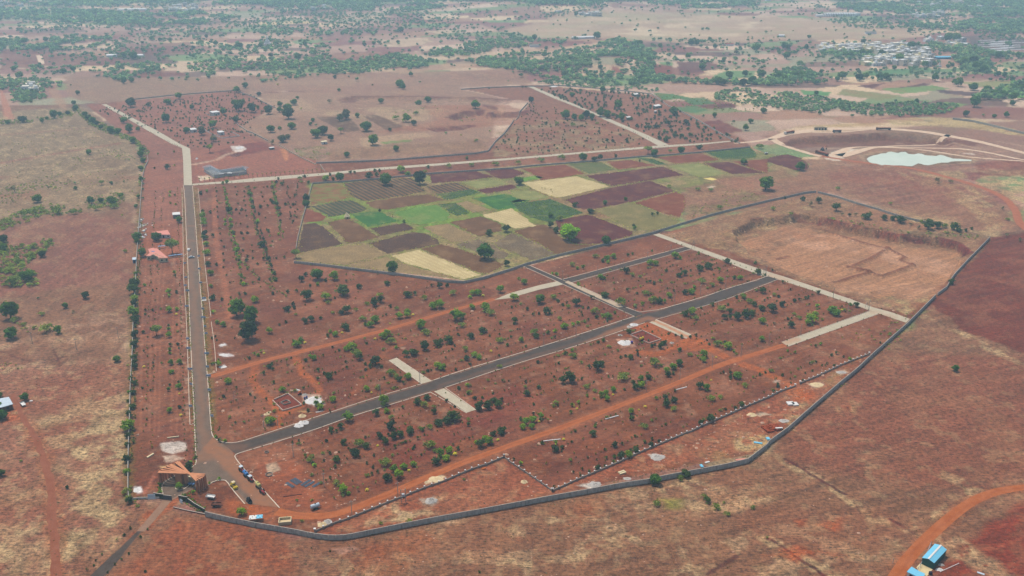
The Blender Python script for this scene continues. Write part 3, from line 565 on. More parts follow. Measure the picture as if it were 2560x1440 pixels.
for P, w_ in (([(2600, 590), (2560, 572), (2545, 550), (2540, 525), (2510, 492), (2440, 463), (2350, 438), (2270, 418), (2150, 406), (2050, 390), (1990, 374)], [6, 6.5, 6.5, 6, 5]),):
    strip('dirt_road', P, w_, [m_red], z=.06, m=6, jag=2)
for P, w_ in (([(1835, 358), (1900, 353), (1935, 345), (1965, 334), (2010, 328), (2060, 322.5), (2130, 321.5), (2210, 321), (2300, 328), (2350, 336), (2440, 352), (2520, 372), (2620, 398)], [4, 7, 14, 12, 11, 12, 9, 8]),
              ([(1930, 347), (1950, 359), (1978, 370), (2030, 386), (2052, 391)], [11, 7, 6]),
              ([(2030, 330), (2080, 332), (2120, 329), (2170, 324)], [4, 4, 4]),
              ([(2085, 392), (2105, 378), (2130, 364), (2160, 361), (2189, 361), (2212, 359), (2244, 354), (2300, 353), (2357, 346), (2372, 337)], [16, 8, 5, 8, 6, 6]),
              ([(2100, 390), (2150, 378), (2190, 362), (2220, 362), (2300, 367), (2432, 373), (2560, 401), (2650, 410)], [14, 9, 9, 5, 5, 5]),
              ([(2195, 364), (2240, 366), (2300, 374), (2370, 384), (2420, 393), (2560, 403)], [6, 4, 4])):
    strip('haul_road', P, w_, [m_pit], z=.07, m=6, jag=2.5, n=160)
for P, w_ in (([(104, 160), (102, 150), (97, 138)], 9), ([(2195, 177), (2188, 172), (2180, 163)], 10), ([(1420, 30), (1425, 20), (1430, 10)], 12), ([(1482, 21), (1500, 28), (1530, 32)], 10), ([(2100, 143), (2120, 150), (2150, 153)], 6), ([(2284, 187), (2330, 195), (2350, 203)], 7)):
    strip('path', P, w_, [m_pit], z=.1, m=2, n=24)
# kerbs stand a real step above the carriageway
def kerb(P, w_=.34, h=.17, name='kerb'):
    P = GA(P); n = max(2, int(np.hypot(*np.diff(np.array(P), axis=0).T).sum()/4)); P = smooth(P, 1) if len(P) > 2 else np.array(P)
    d = np.gradient(P, axis=0); d /= np.hypot(d[:, 0], d[:, 1])[:, None]+1e-9; nn = np.c_[-d[:, 1], d[:, 0]]*w_/2
    V = []; Fq = []
    for i in range(len(P)):
        a = P[i]+nn[i]; b = P[i]-nn[i]; V += [(a[0], a[1], 0), (a[0], a[1], h), (b[0], b[1], h), (b[0], b[1], 0)]
        if i: k_ = 4*i; Fq += [(k_-4+j, k_-3+j, k_+1+j, k_+j) for j in range(3)]
    return tag(mk(name, np_mesh(name, V, Fq, [m_kerb])), kind='structure')
off = lambda P, dx, dy=0: [(a+dx, b+dy) for a, b in P]
kerb(off(ML, -1)+[(491, 1160), (479, 1169)], .4); kerb(off(MR, 1)+[(541, 1099), (550, 1104), (572, 1108), (600, 1105), (640, 1092), (677, 1080), (765, 1051), (950, 990), (1054, 960)], .4)
kerb([(1054, 960), (972, 901)]); kerb([(991, 895), (1079, 953)]); kerb([(1080, 952), (1165, 923), (1280, 889), (1440, 839), (1586, 791)], .5); kerb([(1586, 791), (1427, 720), (1385, 700), (1310, 667)], .3)
kerb([(1325, 664), (1405, 699)], .5); kerb([(1407, 698.5), (1557, 658.5), (1712, 617)], .5); kerb([(1427, 707), (1567, 668), (1727, 623)], .4); kerb([(1562, 767), (1610, 785), (1755, 744), (1825, 719), (1880, 704), (1920, 690)], .5)
kerb([(1427, 707), (1465, 722), (1562, 766)], .3)
kerb([(699, 1270), (640, 1205), (605, 1167), (586, 1142), (590, 1136), (604, 1131), (640, 1120.5), (770, 1080.5), (880, 1040.5), (1000, 1004.5), (1077, 980.5)], .42); kerb([(1077, 981), (1167, 1033)]); kerb([(1112, 969), (1190, 1025)]); kerb([(1112, 969.5), (1280, 912.5), (1440, 865.5), (1557, 826.5), (1612, 807)], .4)
kerb([(1624, 806), (1717, 847)]); kerb([(1640, 799), (1728, 837)], .45); kerb([(1640, 799), (1805, 752.5), (1890, 720.5), (1945, 698.5)], .3)
kerb([(521, 1213), (535, 1203), (557, 1200), (566, 1202), (582, 1225), (612, 1260)], .4)
kerb([(408, 1236), (404, 1222), (406, 1212), (416, 1202), (438, 1190)], .35); kerb([(485, 1206), (470, 1215), (462, 1222), (450, 1226), (440, 1223), (438, 1218), (442, 1214)], .35)
kerb([(2132, 750), (1920, 680), (1780, 632), (1647, 584)], .25); kerb([(1905, 690.5), (1805, 650.5), (1725, 622)], .25); kerb([(1954, 855.5), (2175, 777)], .25); kerb([(1970, 866.5), (2197, 785)], .25)
def chan(P): return kerb(P, .3, .12, 'drain_edge')      # side channels beside the main road
chan([(455, 470), (457, 540), (458, 640), (459, 700), (461.5, 720), (466, 800), (470, 910), (473, 1010), (475, 1062)]); chan([(495, 470), (500, 520), (503, 572), (508, 620), (519, 720), (527, 790)]); chan([(528, 804), (536, 860), (541, 928)])
for a, b in (((485, 507), (499, 505)), ((489, 563), (503, 561)), ((500, 707), (518, 705)), ((505, 796), (530, 792)), ((520, 936), (541, 930)), ((476, 845), (467, 851)), ((474, 893), (468, 899)), ((484, 940), (469, 948)), ((487, 1058), (476, 1062)), ((459, 640), (470, 632))): chan([a, b])
# spills of lime on the carriageway
def patch_poly(name, P, mats, z=.2, kind='structure', jag=0, sub=3.0, seed=0, dome=0):
    P = np.array(GA(P)); Q_ = []
    for i in range(len(P)):
        a, b = P[i], P[(i+1) % len(P)]; n = max(1, int(np.hypot(*(b-a))/sub))
        for j in range(n): Q_.append(a+(b-a)*j/n)
    Q_ = np.array(Q_)
    if jag: Q_ = Q_+np.c_[fbm(Q_[:, 0], Q_[:, 1], sub*1.6, seed)-.5, fbm(Q_[:, 0], Q_[:, 1], sub*1.6, seed+5)-.5]*2*jag
    me = bpy.data.meshes.new(name); zz = rel(Q_[:, 0], Q_[:, 1])+z
    ar = (Q_[:, 0]*np.roll(Q_[:, 1], -1)-np.roll(Q_[:, 0], -1)*Q_[:, 1]).sum(); ix = list(range(len(Q_)))
    me.from_pydata([(a, b, c) for (a, b), c in zip(Q_, zz)], [], [ix if ar > 0 else ix[::-1]])
    for m in mats: me.materials.append(m)
    me.update(); o = mk(name, me); return tag(o, kind=kind)
# ---------------------------------------------------------------- pond
def pond():
    P = T(1, 3, [(985, 150), (1010, 130), (1050, 115), (1090, 108), (1130, 95), (1180, 92), (1200, 80), (1235, 76), (1270, 84), (1300, 90), (1330, 80), (1375, 78), (1400, 98), (1460, 104), (1500, 94), (1540, 98), (1570, 112), (1620, 116), (1680, 120), (1720, 108), (1760, 116), (1800, 130), (1850, 145), (1930, 148), (2040, 158), (2030, 170), (1960, 172), (1880, 172), (1830, 176), (1800, 186), (1740, 186), (1690, 194), (1640, 206), (1600, 212), (1560, 208), (1530, 198), (1500, 194), (1470, 208), (1440, 222), (1390, 220), (1340, 214), (1250, 214), (1170, 208), (1140, 212), (1080, 196), (1040, 192), (1010, 180), (1000, 165)])
    Pz = np.array(GA(P, .1)); me = bpy.data.meshes.new('pond'); Pz = Pz[::-1]
    me.from_pydata([(a, b, .1) for a, b in Pz], [], [list(range(len(Pz)))])
    k = NT('pond water', .5); k.b.inputs['Specular IOR Level'].default_value = .5
    k.base(k.ramp(k.noise(k.pos(), .05, 3), [(.3, tuple(alb((206, 218, 196)))), (.7, tuple(alb((218, 226, 206))))])); k.bump(k.noise(k.pos(), 1.2, 2), .1, .1)
    me.materials.append(k.m); me.update(); o = mk('pond', me); tag(o, kind='structure')
    if me.polygons[0].normal.z < 0: me.flip_normals()
pond()
# ---------------------------------------------------------------- fields of the terrace
def field_mat(name, a, b, ang=0, per=0, c=None, amt=.6, spk=None, patch=None):
    k = NT(name, .95); p = k.pos(); n = k.noise(p, .09, 4, .6); f = k.noise(p, 1.1, 3, .7)
    col = k.ramp(n, [(.28, tuple(q*.82 for q in alb(a))), (.5, alb(a)), (.72, tuple(q*1.12 for q in alb(b)))]); col = k.mix(k.math('MULTIPLY', k.ramp(k.noise(p, .045, 4, .7), [(.52, (0, 0, 0)), (.66, (1, 1, 1))]), .35), col, alb((160, 134, 96)))
    g = k.ramp(f, [(.25, (.5, .5, .5)), (.5, (1, 1, 1)), (.75, (1.5, 1.5, 1.5))]); col = k.mix(1.0, col, g, 'MULTIPLY')
    if patch: col = k.mix(k.math('MULTIPLY', k.ramp(k.noise(p, .14, 3, .6), [(.45, (0, 0, 0)), (.6, (1, 1, 1))]), .8), col, alb(patch))
    if per:
        mp = k.n('Mapping', vector_type='TEXTURE'); mp.inputs['Rotation'].default_value = (0, 0, R(ang)); k.l(p, mp.inputs[0])
        nz = k.n('MixRGB') if False else None
        w_ = k.n('TexWave', wave_type='BANDS', bands_direction='Y'); w_.inputs['Scale'].default_value = .314/per; w_.inputs['Distortion'].default_value = 1.2; w_.inputs['Detail'].default_value = 2; w_.inputs['Detail Scale'].default_value = .6
        k.l(mp.outputs[0], w_.inputs[0])
        m_ = k.math('MULTIPLY', k.ramp(w_.outputs['Fac'], [(.35, (0, 0, 0)), (.6, (1, 1, 1))]), k.math('MULTIPLY', k.ramp(k.noise(p, .35, 3, .7), [(.3, (.3, .3, .3)), (.6, (1, 1, 1))]), amt))
        col = k.mix(m_, col, alb(c))
    if spk: col = k.mix(k.ramp(k.noise(p, .8, 3, .8), [(.56, (0, 0, 0)), (.62, (.8, .8, .8))]), col, alb(spk))
    k.base(col); k.bump(f, .5, .4); return k.m
FM = dict(
    rowred=field_mat('sprouting red rows', (140, 84, 68), (154, 100, 78), 62, 3.2, (124, 134, 76), .55, patch=(120, 134, 74)),
    rowdark=field_mat('vegetable rows over red soil', (128, 98, 72), (146, 116, 84), -56, 4.6, (40, 66, 38), 1.0),
    rowgreen=field_mat('green vegetable rows', (112, 100, 74), (126, 112, 84), -54, 4.2, (34, 78, 42), 1.0),
    brown=field_mat('brown tilled soil', (120, 92, 68), (138, 106, 80), 20, 3, (98, 74, 56), .6),
    dark=field_mat('dark tilled soil', (92, 74, 56), (108, 86, 66), 20, 3, (74, 58, 44), .6, spk=(134, 114, 88)),
    maroon=field_mat('maroon tilled soil', (106, 66, 52), (120, 76, 60), 25, 3.5, (88, 52, 42), .6),
    redt=field_mat('red tilled soil', (136, 84, 66), (150, 98, 76), 25, 3.5, (116, 70, 56), .55),
    green=field_mat('dense green crop', (66, 114, 54), (84, 128, 60)), greenrow=field_mat('light green crop', (92, 128, 64), (106, 140, 72), 40, 3, (134, 172, 92), .6),
    leaf=field_mat('leafy green crop', (68, 94, 50), (86, 112, 58), spk=(112, 140, 92)), lime=field_mat('lime green growth', (104, 144, 56), (124, 156, 66)),
    straw=field_mat('cut straw field', (206, 186, 136), (222, 202, 152), -50, 4, (184, 160, 110), .5), dry=field_mat('dry stubble', (146, 124, 90), (164, 140, 100), spk=(184, 160, 118)),
    drygreen=field_mat('dry green grass', (140, 142, 88), (156, 156, 100)), olive=field_mat('olive weeds', (132, 124, 82), (146, 134, 92), spk=(104, 106, 62)),
    greenstripe=field_mat('green striped rows', (112, 100, 74), (122, 106, 80), 20, 4, (82, 128, 70), .9), stony=field_mat('stony fallow', (116, 100, 78), (138, 122, 92), spk=(160, 154, 140)), plot=field_mat('far green rows', (118, 98, 76), (118, 98, 76), 0, 4, (90, 130, 80), .8))
A11 = lambda p: T(1, 1, p); A12 = lambda p: T(1, 2, p); A13 = lambda p: T(1, 3, p)
FL = [('rowred', A11([(570, 400), (860, 390), (975, 525), (780, 580), (555, 605), (550, 500)])), ('rowdark', A11([(872, 392), (1230, 352), (1560, 340), (1700, 470), (1500, 515), (1080, 575), (950, 520)])),
      ('brown', A11([(1085, 585), (1500, 522), (1735, 500), (1885, 560), (1600, 612), (1300, 660), (1180, 640)])), ('rowgreen', A11([(545, 625), (850, 565), (960, 562), (1120, 640), (1060, 680), (740, 730)])),
      ('redt', A11([(485, 655), (530, 642), (710, 730), (640, 775), (478, 785)])), ('green', A11([(950, 705), (1180, 672), (1270, 690), (1425, 770), (1120, 830)])),
      ('greenrow', A11([(1385, 685), (1560, 640), (1800, 608), (1950, 700), (1900, 762), (1630, 812), (1500, 765)])), ('leaf', A11([(1812, 600), (2000, 590), (2145, 690), (2010, 720), (1890, 655)])),
      ('green', A11([(2170, 542), (2480, 502), (2560, 520), (2750, 585), (2620, 640), (2410, 655)])), ('dark', A11([(480, 800), (600, 790), (690, 840), (870, 1000), (440, 1085), (415, 1060)])),
      ('brown', A11([(710, 782), (920, 742), (1000, 790), (1230, 930), (1100, 970), (910, 990), (790, 860)])), ('dark', A11([(1150, 842), (1480, 792), (1585, 852), (1240, 918)])),
      ('dark', A11([(1125, 995), (1560, 882), (1700, 892), (1835, 970), (1820, 1002), (1315, 1098)])), ('dry', A11([(450, 1108), (870, 1015), (1110, 1005), (1295, 1112), (1100, 1152), (880, 1212), (400, 1165)])),
      ('dry', A11([(900, 1218), (1310, 1128), (1440, 1190), (2040, 1350), (1500, 1285), (950, 1228)])), ('straw', A11([(1345, 1118), (1640, 1062), (1900, 1165), (2255, 1312), (2070, 1355), (1500, 1195)])),
      ('brown', A11([(1660, 1050), (1850, 1002), (2000, 1035), (2480, 1202), (2440, 1248), (2285, 1305), (1920, 1160)])), ('dry', A11([(1665, 832), (1920, 795), (2215, 940), (1960, 990)])),
      ('brown', A11([(1935, 782), (2250, 722), (2440, 802), (2465, 868), (2235, 928)])), ('straw', A11([(2262, 712), (2560, 642), (2800, 820), (2600, 848), (2470, 798)])),
      ('stony', A11([(1995, 1002), (2220, 952), (2330, 992), (2540, 1100), (2500, 1150), (2390, 1148)])), ('maroon', A11([(1730, 305), (2200, 272), (2380, 330), (2100, 368), (1760, 392)])),
      ('maroon', A11([(2290, 268), (2560, 242), (2700, 290), (2560, 345), (2420, 348)])), ('rowdark', A11([(1705, 425), (2010, 382), (2145, 455), (1810, 500), (1725, 452)])),
      ('leaf', A11([(1805, 505), (2150, 452), (2255, 490), (1900, 560)])), ('drygreen', A11([(2045, 378), (2400, 362), (2530, 395), (2210, 446)])), ('maroon', A11([(2205, 462), (2560, 402), (2610, 430), (2560, 455), (2300, 498)])),
      ('dry', A11([(2000, 590), (2110, 570), (2340, 660), (2160, 690)])),
      ('redt', A12([(100, 247), (530, 205), (735, 298), (300, 365), (215, 308)])), ('greenstripe', A12([(555, 197), (895, 182), (1045, 258), (765, 296)])), ('redt', A12([(935, 177), (1200, 162), (1435, 213), (1065, 256)])),
      ('straw', A12([(105, 388), (650, 322), (750, 358), (985, 424), (520, 528), (440, 538), (250, 470)])), ('maroon', A12([(725, 318), (1510, 227), (1715, 310), (1000, 420), (835, 360)])),
      ('maroon', A12([(530, 558), (960, 442), (1380, 368), (1635, 470), (1210, 575), (830, 648), (700, 655)])), ('redt', A12([(1225, 588), (1640, 478), (1720, 522), (1738, 620), (1680, 735), (1500, 688)])),
      ('drygreen', A12([(1545, 217), (1880, 193), (2135, 298), (1880, 333)])), ('maroon', A12([(1905, 193), (2165, 178), (2515, 288), (2200, 302)])), ('redt', A12([(2205, 175), (2560, 150), (2560, 295), (2530, 288)])),
      ('leaf', A12([(1235, 138), (1415, 148), (1555, 205), (1460, 208)])), ('redt', A12([(1435, 132), (1900, 93), (2075, 160), (1640, 198)])), ('leaf', A12([(1905, 73), (2380, 34), (2445, 100), (2435, 138), (2105, 158)])),
      ('leaf', A12([(0, 595), (200, 575), (380, 552), (560, 622), (715, 690), (560, 728), (390, 788), (200, 738), (60, 660)])), ('lime', A12([(10, 348), (240, 318), (318, 338), (130, 373)])), ('green', A12([(0, 570), (60, 555), (200, 565), (0, 586)])),
      ('drygreen', A12([(0, 465), (240, 470), (375, 540), (200, 562), (50, 548), (0, 520)])), ('maroon', A12([(435, 762), (740, 708), (815, 722), (1215, 880), (1205, 912), (890, 998), (620, 1000), (478, 900)])),
      ('brown', A12([(5, 872), (320, 805), (425, 862), (480, 930), (640, 1010), (870, 1006), (700, 1048), (450, 1105), (260, 990)])), ('olive', A12([(845, 664), (1190, 584), (1515, 700), (1670, 780), (1590, 828), (1420, 858), (1225, 868)])),
      ('stony', A12([(0, 890), (250, 1000), (430, 1100), (200, 1160), (-200, 1000), (-60, 920)])),
      ('maroon', A13([(-60, 160), (80, 120), (190, 102), (330, 142), (405, 200), (400, 252), (270, 262), (0, 180)]))]
for i, (t_, P) in enumerate(FL):
    patch_poly('field', P, [FM[t_]], z=.05+.004*(i % 7), jag=2.1, sub=1.8, seed=i)
FIELD_POLYS = [p for _, p in FL]; del FL
# ---------------------------------------------------------------- foliage
def leaf_mat(name, c, c2, var=.35):
    k = NT(name, .8); a = k.n('Attribute', attribute_name='Tint').outputs['Color']
    oi = k.n('ObjectInfo').outputs['Random']
    b = k.mix(oi, tuple(q*2.7 for q in alb(c)), tuple(q*2.7 for q in alb(c2))); n = k.noise(k.n('NewGeometry').outputs['Position'], .9, 2)
    b = k.mix(1.0, b, a, 'MULTIPLY'); k.base(b)
    tr = k.n('BsdfTranslucent'); k.l(b, tr.inputs['Color']); mx = k.n('MixShader'); mx.inputs[0].default_value = .45
    k.l(k.b.outputs[0], mx.inputs[1]); k.l(tr.outputs[0], mx.inputs[2]); k.l(mx.outputs[0], k.t.nodes['Material Output'].inputs['Surface']); return k.m
BARK = M('bark', (96, 78, 62), .2, 3)
LM = dict(b=leaf_mat('bright mango leaves', (112, 134, 60), (86, 116, 54)), d=leaf_mat('dark glossy leaves', (58, 78, 46), (72, 92, 52)), o=leaf_mat('thin olive leaves', (116, 128, 76), (100, 118, 70)),
          t=leaf_mat('tree leaves', (66, 98, 54), (88, 114, 60)), y=leaf_mat('yellow palm leaves', (176, 164, 70), (150, 150, 66)), s=leaf_mat('sapling leaves', (80, 96, 54), (112, 116, 66)),
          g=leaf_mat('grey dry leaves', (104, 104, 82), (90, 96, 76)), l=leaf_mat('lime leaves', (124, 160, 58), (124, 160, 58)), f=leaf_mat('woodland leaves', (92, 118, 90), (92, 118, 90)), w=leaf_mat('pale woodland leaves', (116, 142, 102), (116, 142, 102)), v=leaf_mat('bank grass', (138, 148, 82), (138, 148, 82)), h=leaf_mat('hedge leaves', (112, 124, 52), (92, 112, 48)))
def crown(seed, ncl, nl, leaf, cr=.24, rz=.42, z0=.55, flat=1, ragged=.1, rx=.5, trunk=.04, loose=0):
    """unit tree one metre wide: leaf clumps through the crown volume, trunk and limbs; returns arrays"""
    r = np.random.RandomState(seed); C_ = []
    while len(C_) < ncl:
        q = r.uniform(-1, 1, 3)
        if (q**2).sum() < 1 and (q[0]**2+q[1]**2 > .12 or q[2] > .2): C_.append(q)
    C_ = np.array(C_)*[rx-cr*.8, rx-cr*.8, (rz-cr*.6)*flat]; C_[:, 2] += z0
    V = []; Fq = []; Tn = []
    for c in C_:
        cb = r.uniform(.62, 1.38); sz = cr*r.uniform(.7, 1.25)
        for _ in range(nl):
            d = r.normal(size=3); d /= np.linalg.norm(d); d[2] = abs(d[2])*.9-.25 if r.rand() < .75 else d[2]
            p = c+d*sz*r.uniform(.55, 1.0+ragged)*[1, 1, .85]
            if p[2] < .05: continue
            nn = d+r.normal(size=3)*.55; nn /= np.linalg.norm(nn); u = np.cross(nn, [.3, .2, 1]); u /= np.linalg.norm(u)+1e-9; w_ = np.cross(nn, u)
            a = leaf*r.uniform(.6, 1.3); b = leaf*r.uniform(.5, 1.0); n = len(V)
            V += [p-u*a*.5-w_*b*.5, p+u*a*.5-w_*b*.4, p+u*a*.45+w_*b*.5, p-u*a*.4+w_*b*.45]; Fq.append((n, n+1, n+2, n+3))
            t_ = cb*r.uniform(.75, 1.3); Tn += [(t_, t_, t_*.9)]*4
    nleaf = len(Fq); mi = [0]*nleaf; b_ = MB()
    if trunk:
        top = z0-.05; b_.cyl((0, 0, -.02), (.01, .01, top), trunk, 5, 0, trunk*.6)
        for c in C_[:5]: b_.cyl((.01, .01, top*.7), c, trunk*.5, 4, 0, trunk*.2)
    return np.array(V), np.array(Fq), np.array(Tn), b_
def tree_mesh(nm, arr, mat, with_trunk=True):
    V, Fq, Tn, b_ = arr
    if with_trunk and b_.v:
        n = len(V); fs = [f for f in b_.f if len(f) == 4]
        V = np.r_[V, np.array(b_.v)]; Tn = np.r_[Tn, np.ones((len(b_.v), 3))]; mi = [0]*len(Fq)+[1]*len(fs); Fq = np.r_[Fq, np.array(fs)+n]
        return np_mesh(nm, V, Fq, [mat, BARK], {'Tint': Tn}, mi=mi)
    return np_mesh(nm, V, Fq, [mat], {'Tint': Tn})
def palm_arr(seed, nf=9, L_=.5, h=.55, th=.03):
    r = np.random.RandomState(seed); V = []; Fq = []; Tn = []
    for i in range(nf):
        a = 2*math.pi*i/nf+r.uniform(-.2, .2); e = r.uniform(.1, .7); p0 = np.array([0, 0, h]); d = np.array([math.cos(a), math.sin(a), 0]); s_ = np.array([-d[1], d[0], 0])
        prev = None
        for j in range(4):
            q = j/3; p = p0+d*L_*q*(1-.15*q)+np.array([0, 0, L_*(e*q-.9*q*q)]); w_ = .09*(1-abs(q-.4))*.9
            n = len(V); V += [p+s_*w_, p-s_*w_]; Tn += [(1, 1, 1)]*2
            if j: Fq.append((n-2, n-1, n+1, n))
    b_ = MB().cyl((0, 0, -.01), (0, 0, h), th, 5, 0, th*.7)
    return np.array(V), np.array(Fq), np.array(Tn), b_
KIND = {}
def variants(key, nm, n, fn, mat): KIND[key] = [(fn(i), mat, nm) for i in range(n)]
variants('b', 'mango_tree', 4, lambda i: crown(10+i, 13, 26, .14, .25, .44, .44, trunk=.04), LM['b'])
variants('d', 'mango_tree', 4, lambda i: crown(30+i, 13, 26, .14, .25, .46, .46, trunk=.04), LM['d'])
variants('o', 'bush', 4, lambda i: crown(50+i, 13, 14, .12, .2, .3, .32, .8, .5, trunk=.02), LM['o'])
variants('g', 'bush', 2, lambda i: crown(55+i, 12, 14, .09, .2, .36, .46, .9, .5, trunk=.035), LM['g'])
variants('s', 'sapling', 4, lambda i: crown(70+i, 5, 10, .24, .26, .5, .5, trunk=.035), LM['s'])
variants('y', 'coconut_sapling', 3, lambda i: palm_arr(80+i, 9, .55, .45), LM['y'])
variants('p', 'palm', 2, lambda i: palm_arr(84+i, 10, .42, .9, .05), LM['s'])
TREE_ARR = [crown(90+i, 34, 60, .09, .2, .46, .48, trunk=.045) for i in range(4)]+[crown(96+i, 20, 55, .09, .19, .28, .68, trunk=.035) for i in range(2)]
TREE_CM = {}; TREE_TM = []
def tree_parts(i, mk_):
    if (i, mk_) not in TREE_CM: TREE_CM[(i, mk_)] = tree_mesh('crown', TREE_ARR[i], LM[mk_], False)
    while len(TREE_TM) <= i: TREE_TM.append(TREE_ARR[len(TREE_TM)][3].mesh('trunk', BARK))
    return TREE_CM[(i, mk_)], TREE_TM[i]
ORD = ['first', 'second', 'third', 'fourth', 'fifth', 'sixth', 'seventh', 'eighth', 'ninth', 'tenth', 'eleventh', 'twelfth', 'thirteenth', 'fourteenth', 'fifteenth', 'sixteenth', 'seventeenth', 'eighteenth', 'nineteenth', 'twentieth']
def ordn(i):
    if i < 20: return ORD[i]
    t_ = ['twenty', 'thirty', 'forty', 'fifty', 'sixty', 'seventy', 'eighty', 'ninety'][(i+1)//10-2]; u = (i+1) % 10
    return {'twenty': 'twentieth', 'thirty': 'thirtieth', 'forty': 'fortieth', 'fifty': 'fiftieth', 'sixty': 'sixtieth', 'seventy': 'seventieth', 'eighty': 'eightieth', 'ninety': 'ninetieth'}[t_] if u == 0 else t_+'-'+ORD[u-1]
ZN = [('above the gateway plaza', [(320, 1060), (500, 1060), (500, 1180), (320, 1180)]), ('round the entrance gateway', [(320, 1180), (700, 1180), (700, 1320), (320, 1340)]),
      ('in the yard of parked tankers', [(590, 1120), (730, 1100), (880, 1290), (700, 1290)]),
      ('in the corner plot by the square foundation', [(500, 925), (640, 905), (700, 895), (830, 1040), (600, 1110), (520, 1080)]),
      ('in the plot left of the upper concrete stub', [(700, 895), (860, 850), (970, 830), (1060, 960), (830, 1045)]),
      ('in the plot right of the upper concrete stub', [(970, 830), (1120, 780), (1280, 900), (1070, 960)]),
      ('below the pale concrete bend road', [(1120, 780), (1400, 700), (1460, 730), (1420, 850), (1280, 900)]),
      ('left of the tarred crossroad', [(1460, 720), (1600, 795), (1420, 850)]),
      ('between the two tarred branch roads', [(1400, 700), (1720, 620), (1780, 640), (1620, 790)]),
      ('between the tarred roads beside the concrete ring road', [(1770, 630), (1960, 700), (1620, 790)]),
      ('in the strip under the terrace wall', [(1200, 700), (1640, 585), (1720, 615), (1400, 705), (1240, 745)]),
      ('in the plot right of the tarred crossroad', [(1640, 800), (1950, 700), (2170, 770), (1960, 860), (1760, 860)]),
      ('beside the concrete ring road end', [(1960, 860), (2280, 800), (2180, 900), (2000, 960), (1850, 930)]),
      ('round the foundation with the yellow tanker', [(1490, 830), (1600, 800), (1760, 860), (1760, 930), (1560, 930)]),
      ('in the long plot under the tarred road', [(1280, 905), (1490, 850), (1560, 930), (1500, 1030), (1300, 1100), (1240, 1000)]),
      ('in the plot right of the power poles', [(1560, 930), (1850, 880), (1860, 920), (1500, 1040)]),
      ('in the plot right of the lower concrete stub', [(1110, 970), (1280, 910), (1300, 1100), (1150, 1150)]),
      ('in the plot left of the lower concrete stub', [(860, 1040), (1110, 970), (1160, 1150), (1000, 1200), (880, 1140)]),
      ('in the plot behind the tanker yard', [(720, 1100), (880, 1040), (1000, 1200), (860, 1290)]),
      ('between the orange track and the low pillared fence', [(1280, 1110), (1560, 1010), (1640, 1110), (1380, 1230)]),
      ('above the far end of the pillared fence', [(1560, 1010), (2000, 870), (2100, 900), (1640, 1110)]),
      ('near the three old mango trees', [(500, 750), (720, 700), (760, 860), (540, 930)]),
      ('above the upper orange track', [(700, 700), (960, 700), (1100, 780), (760, 880)]),
      ('under the terrace corner wall', [(960, 690), (1240, 690), (1250, 745), (1000, 820)]),
      ('in the row beside the main road', [(485, 460), (535, 460), (550, 940), (500, 760)]),
      ('in the upper orchard rows', [(530, 455), (780, 455), (740, 580), (530, 580)]), ('in the lower orchard rows', [(530, 580), (745, 580), (745, 705), (530, 760)]),
      ('in the narrow strip left of the main road', [(350, 560), (480, 560), (485, 1060), (320, 1060)]), ('round the red roofed houses', [(345, 500), (470, 500), (470, 700), (345, 700)]),
      ('along the left boundary wall', [(290, 200), (352, 360), (360, 700), (330, 1340), (290, 1340)]), ('by the concrete avenue at top left', [(200, 240), (480, 240), (480, 460), (345, 460)]),
      ('on the wild land at far left', [(-20, 180), (345, 360), (345, 900), (-20, 900)]), ('on the dry grass at lower left', [(-20, 900), (330, 900), (330, 1450), (-20, 1450)]),
      ('along the horizontal concrete road', [(480, 400), (1900, 330), (1900, 390), (480, 470)]), ('on the farm terrace', [(735, 430), (1900, 360), (2040, 480), (1640, 590), (1170, 710), (735, 660)]),
      ('in the upper left plots', [(400, 200), (720, 200), (800, 400), (480, 400)]), ('round the old diggings', [(640, 150), (1330, 150), (1240, 410), (720, 400)]),
      ('round the upper right plots', [(1150, 200), (1700, 200), (1900, 360), (1240, 400)]), ('on the bank above the big pit', [(1900, 440), (2500, 440), (2500, 620), (1900, 600)]),
      ('near the quarry pond', [(1880, 240), (2600, 240), (2600, 460), (1880, 460)]), ('outside the long grey wall', [(500, 1150), (1900, 1150), (2400, 600), (2600, 600), (2600, 1500), (500, 1500)]), ('near the village', [(1850, 60), (2600, 60), (2600, 250), (1850, 250)])]
ZN = [(a, np.array(b, float)) for a, b in ZN]
def zone(x, y):
    for a, P in ZN:
        if inside(np.array([x]), np.array([y]), P)[0]: return a
    return 'on the hazy plain to the left' if x < 900 else 'on the hazy plain in the middle' if x < 1800 else 'on the hazy plain to the right'
PL = []     # (kind, base px, base py, world width)
def put(kind, r, c, pts):
    for q in pts:
        x, y, w_ = q[:3]; X = 640*c+x/4; Yc = 360*r+y/4; wp = w_/4
        k_ = q[3] if len(q) > 3 else kind; f_ = {'t': .38, 'u': .5, 's': .4, 'p': .5, 'y': .35}.get(k_, .32)
        yb = Yc+wp*f_; PL.append((k_, X, yb, wp/scale(yb)))
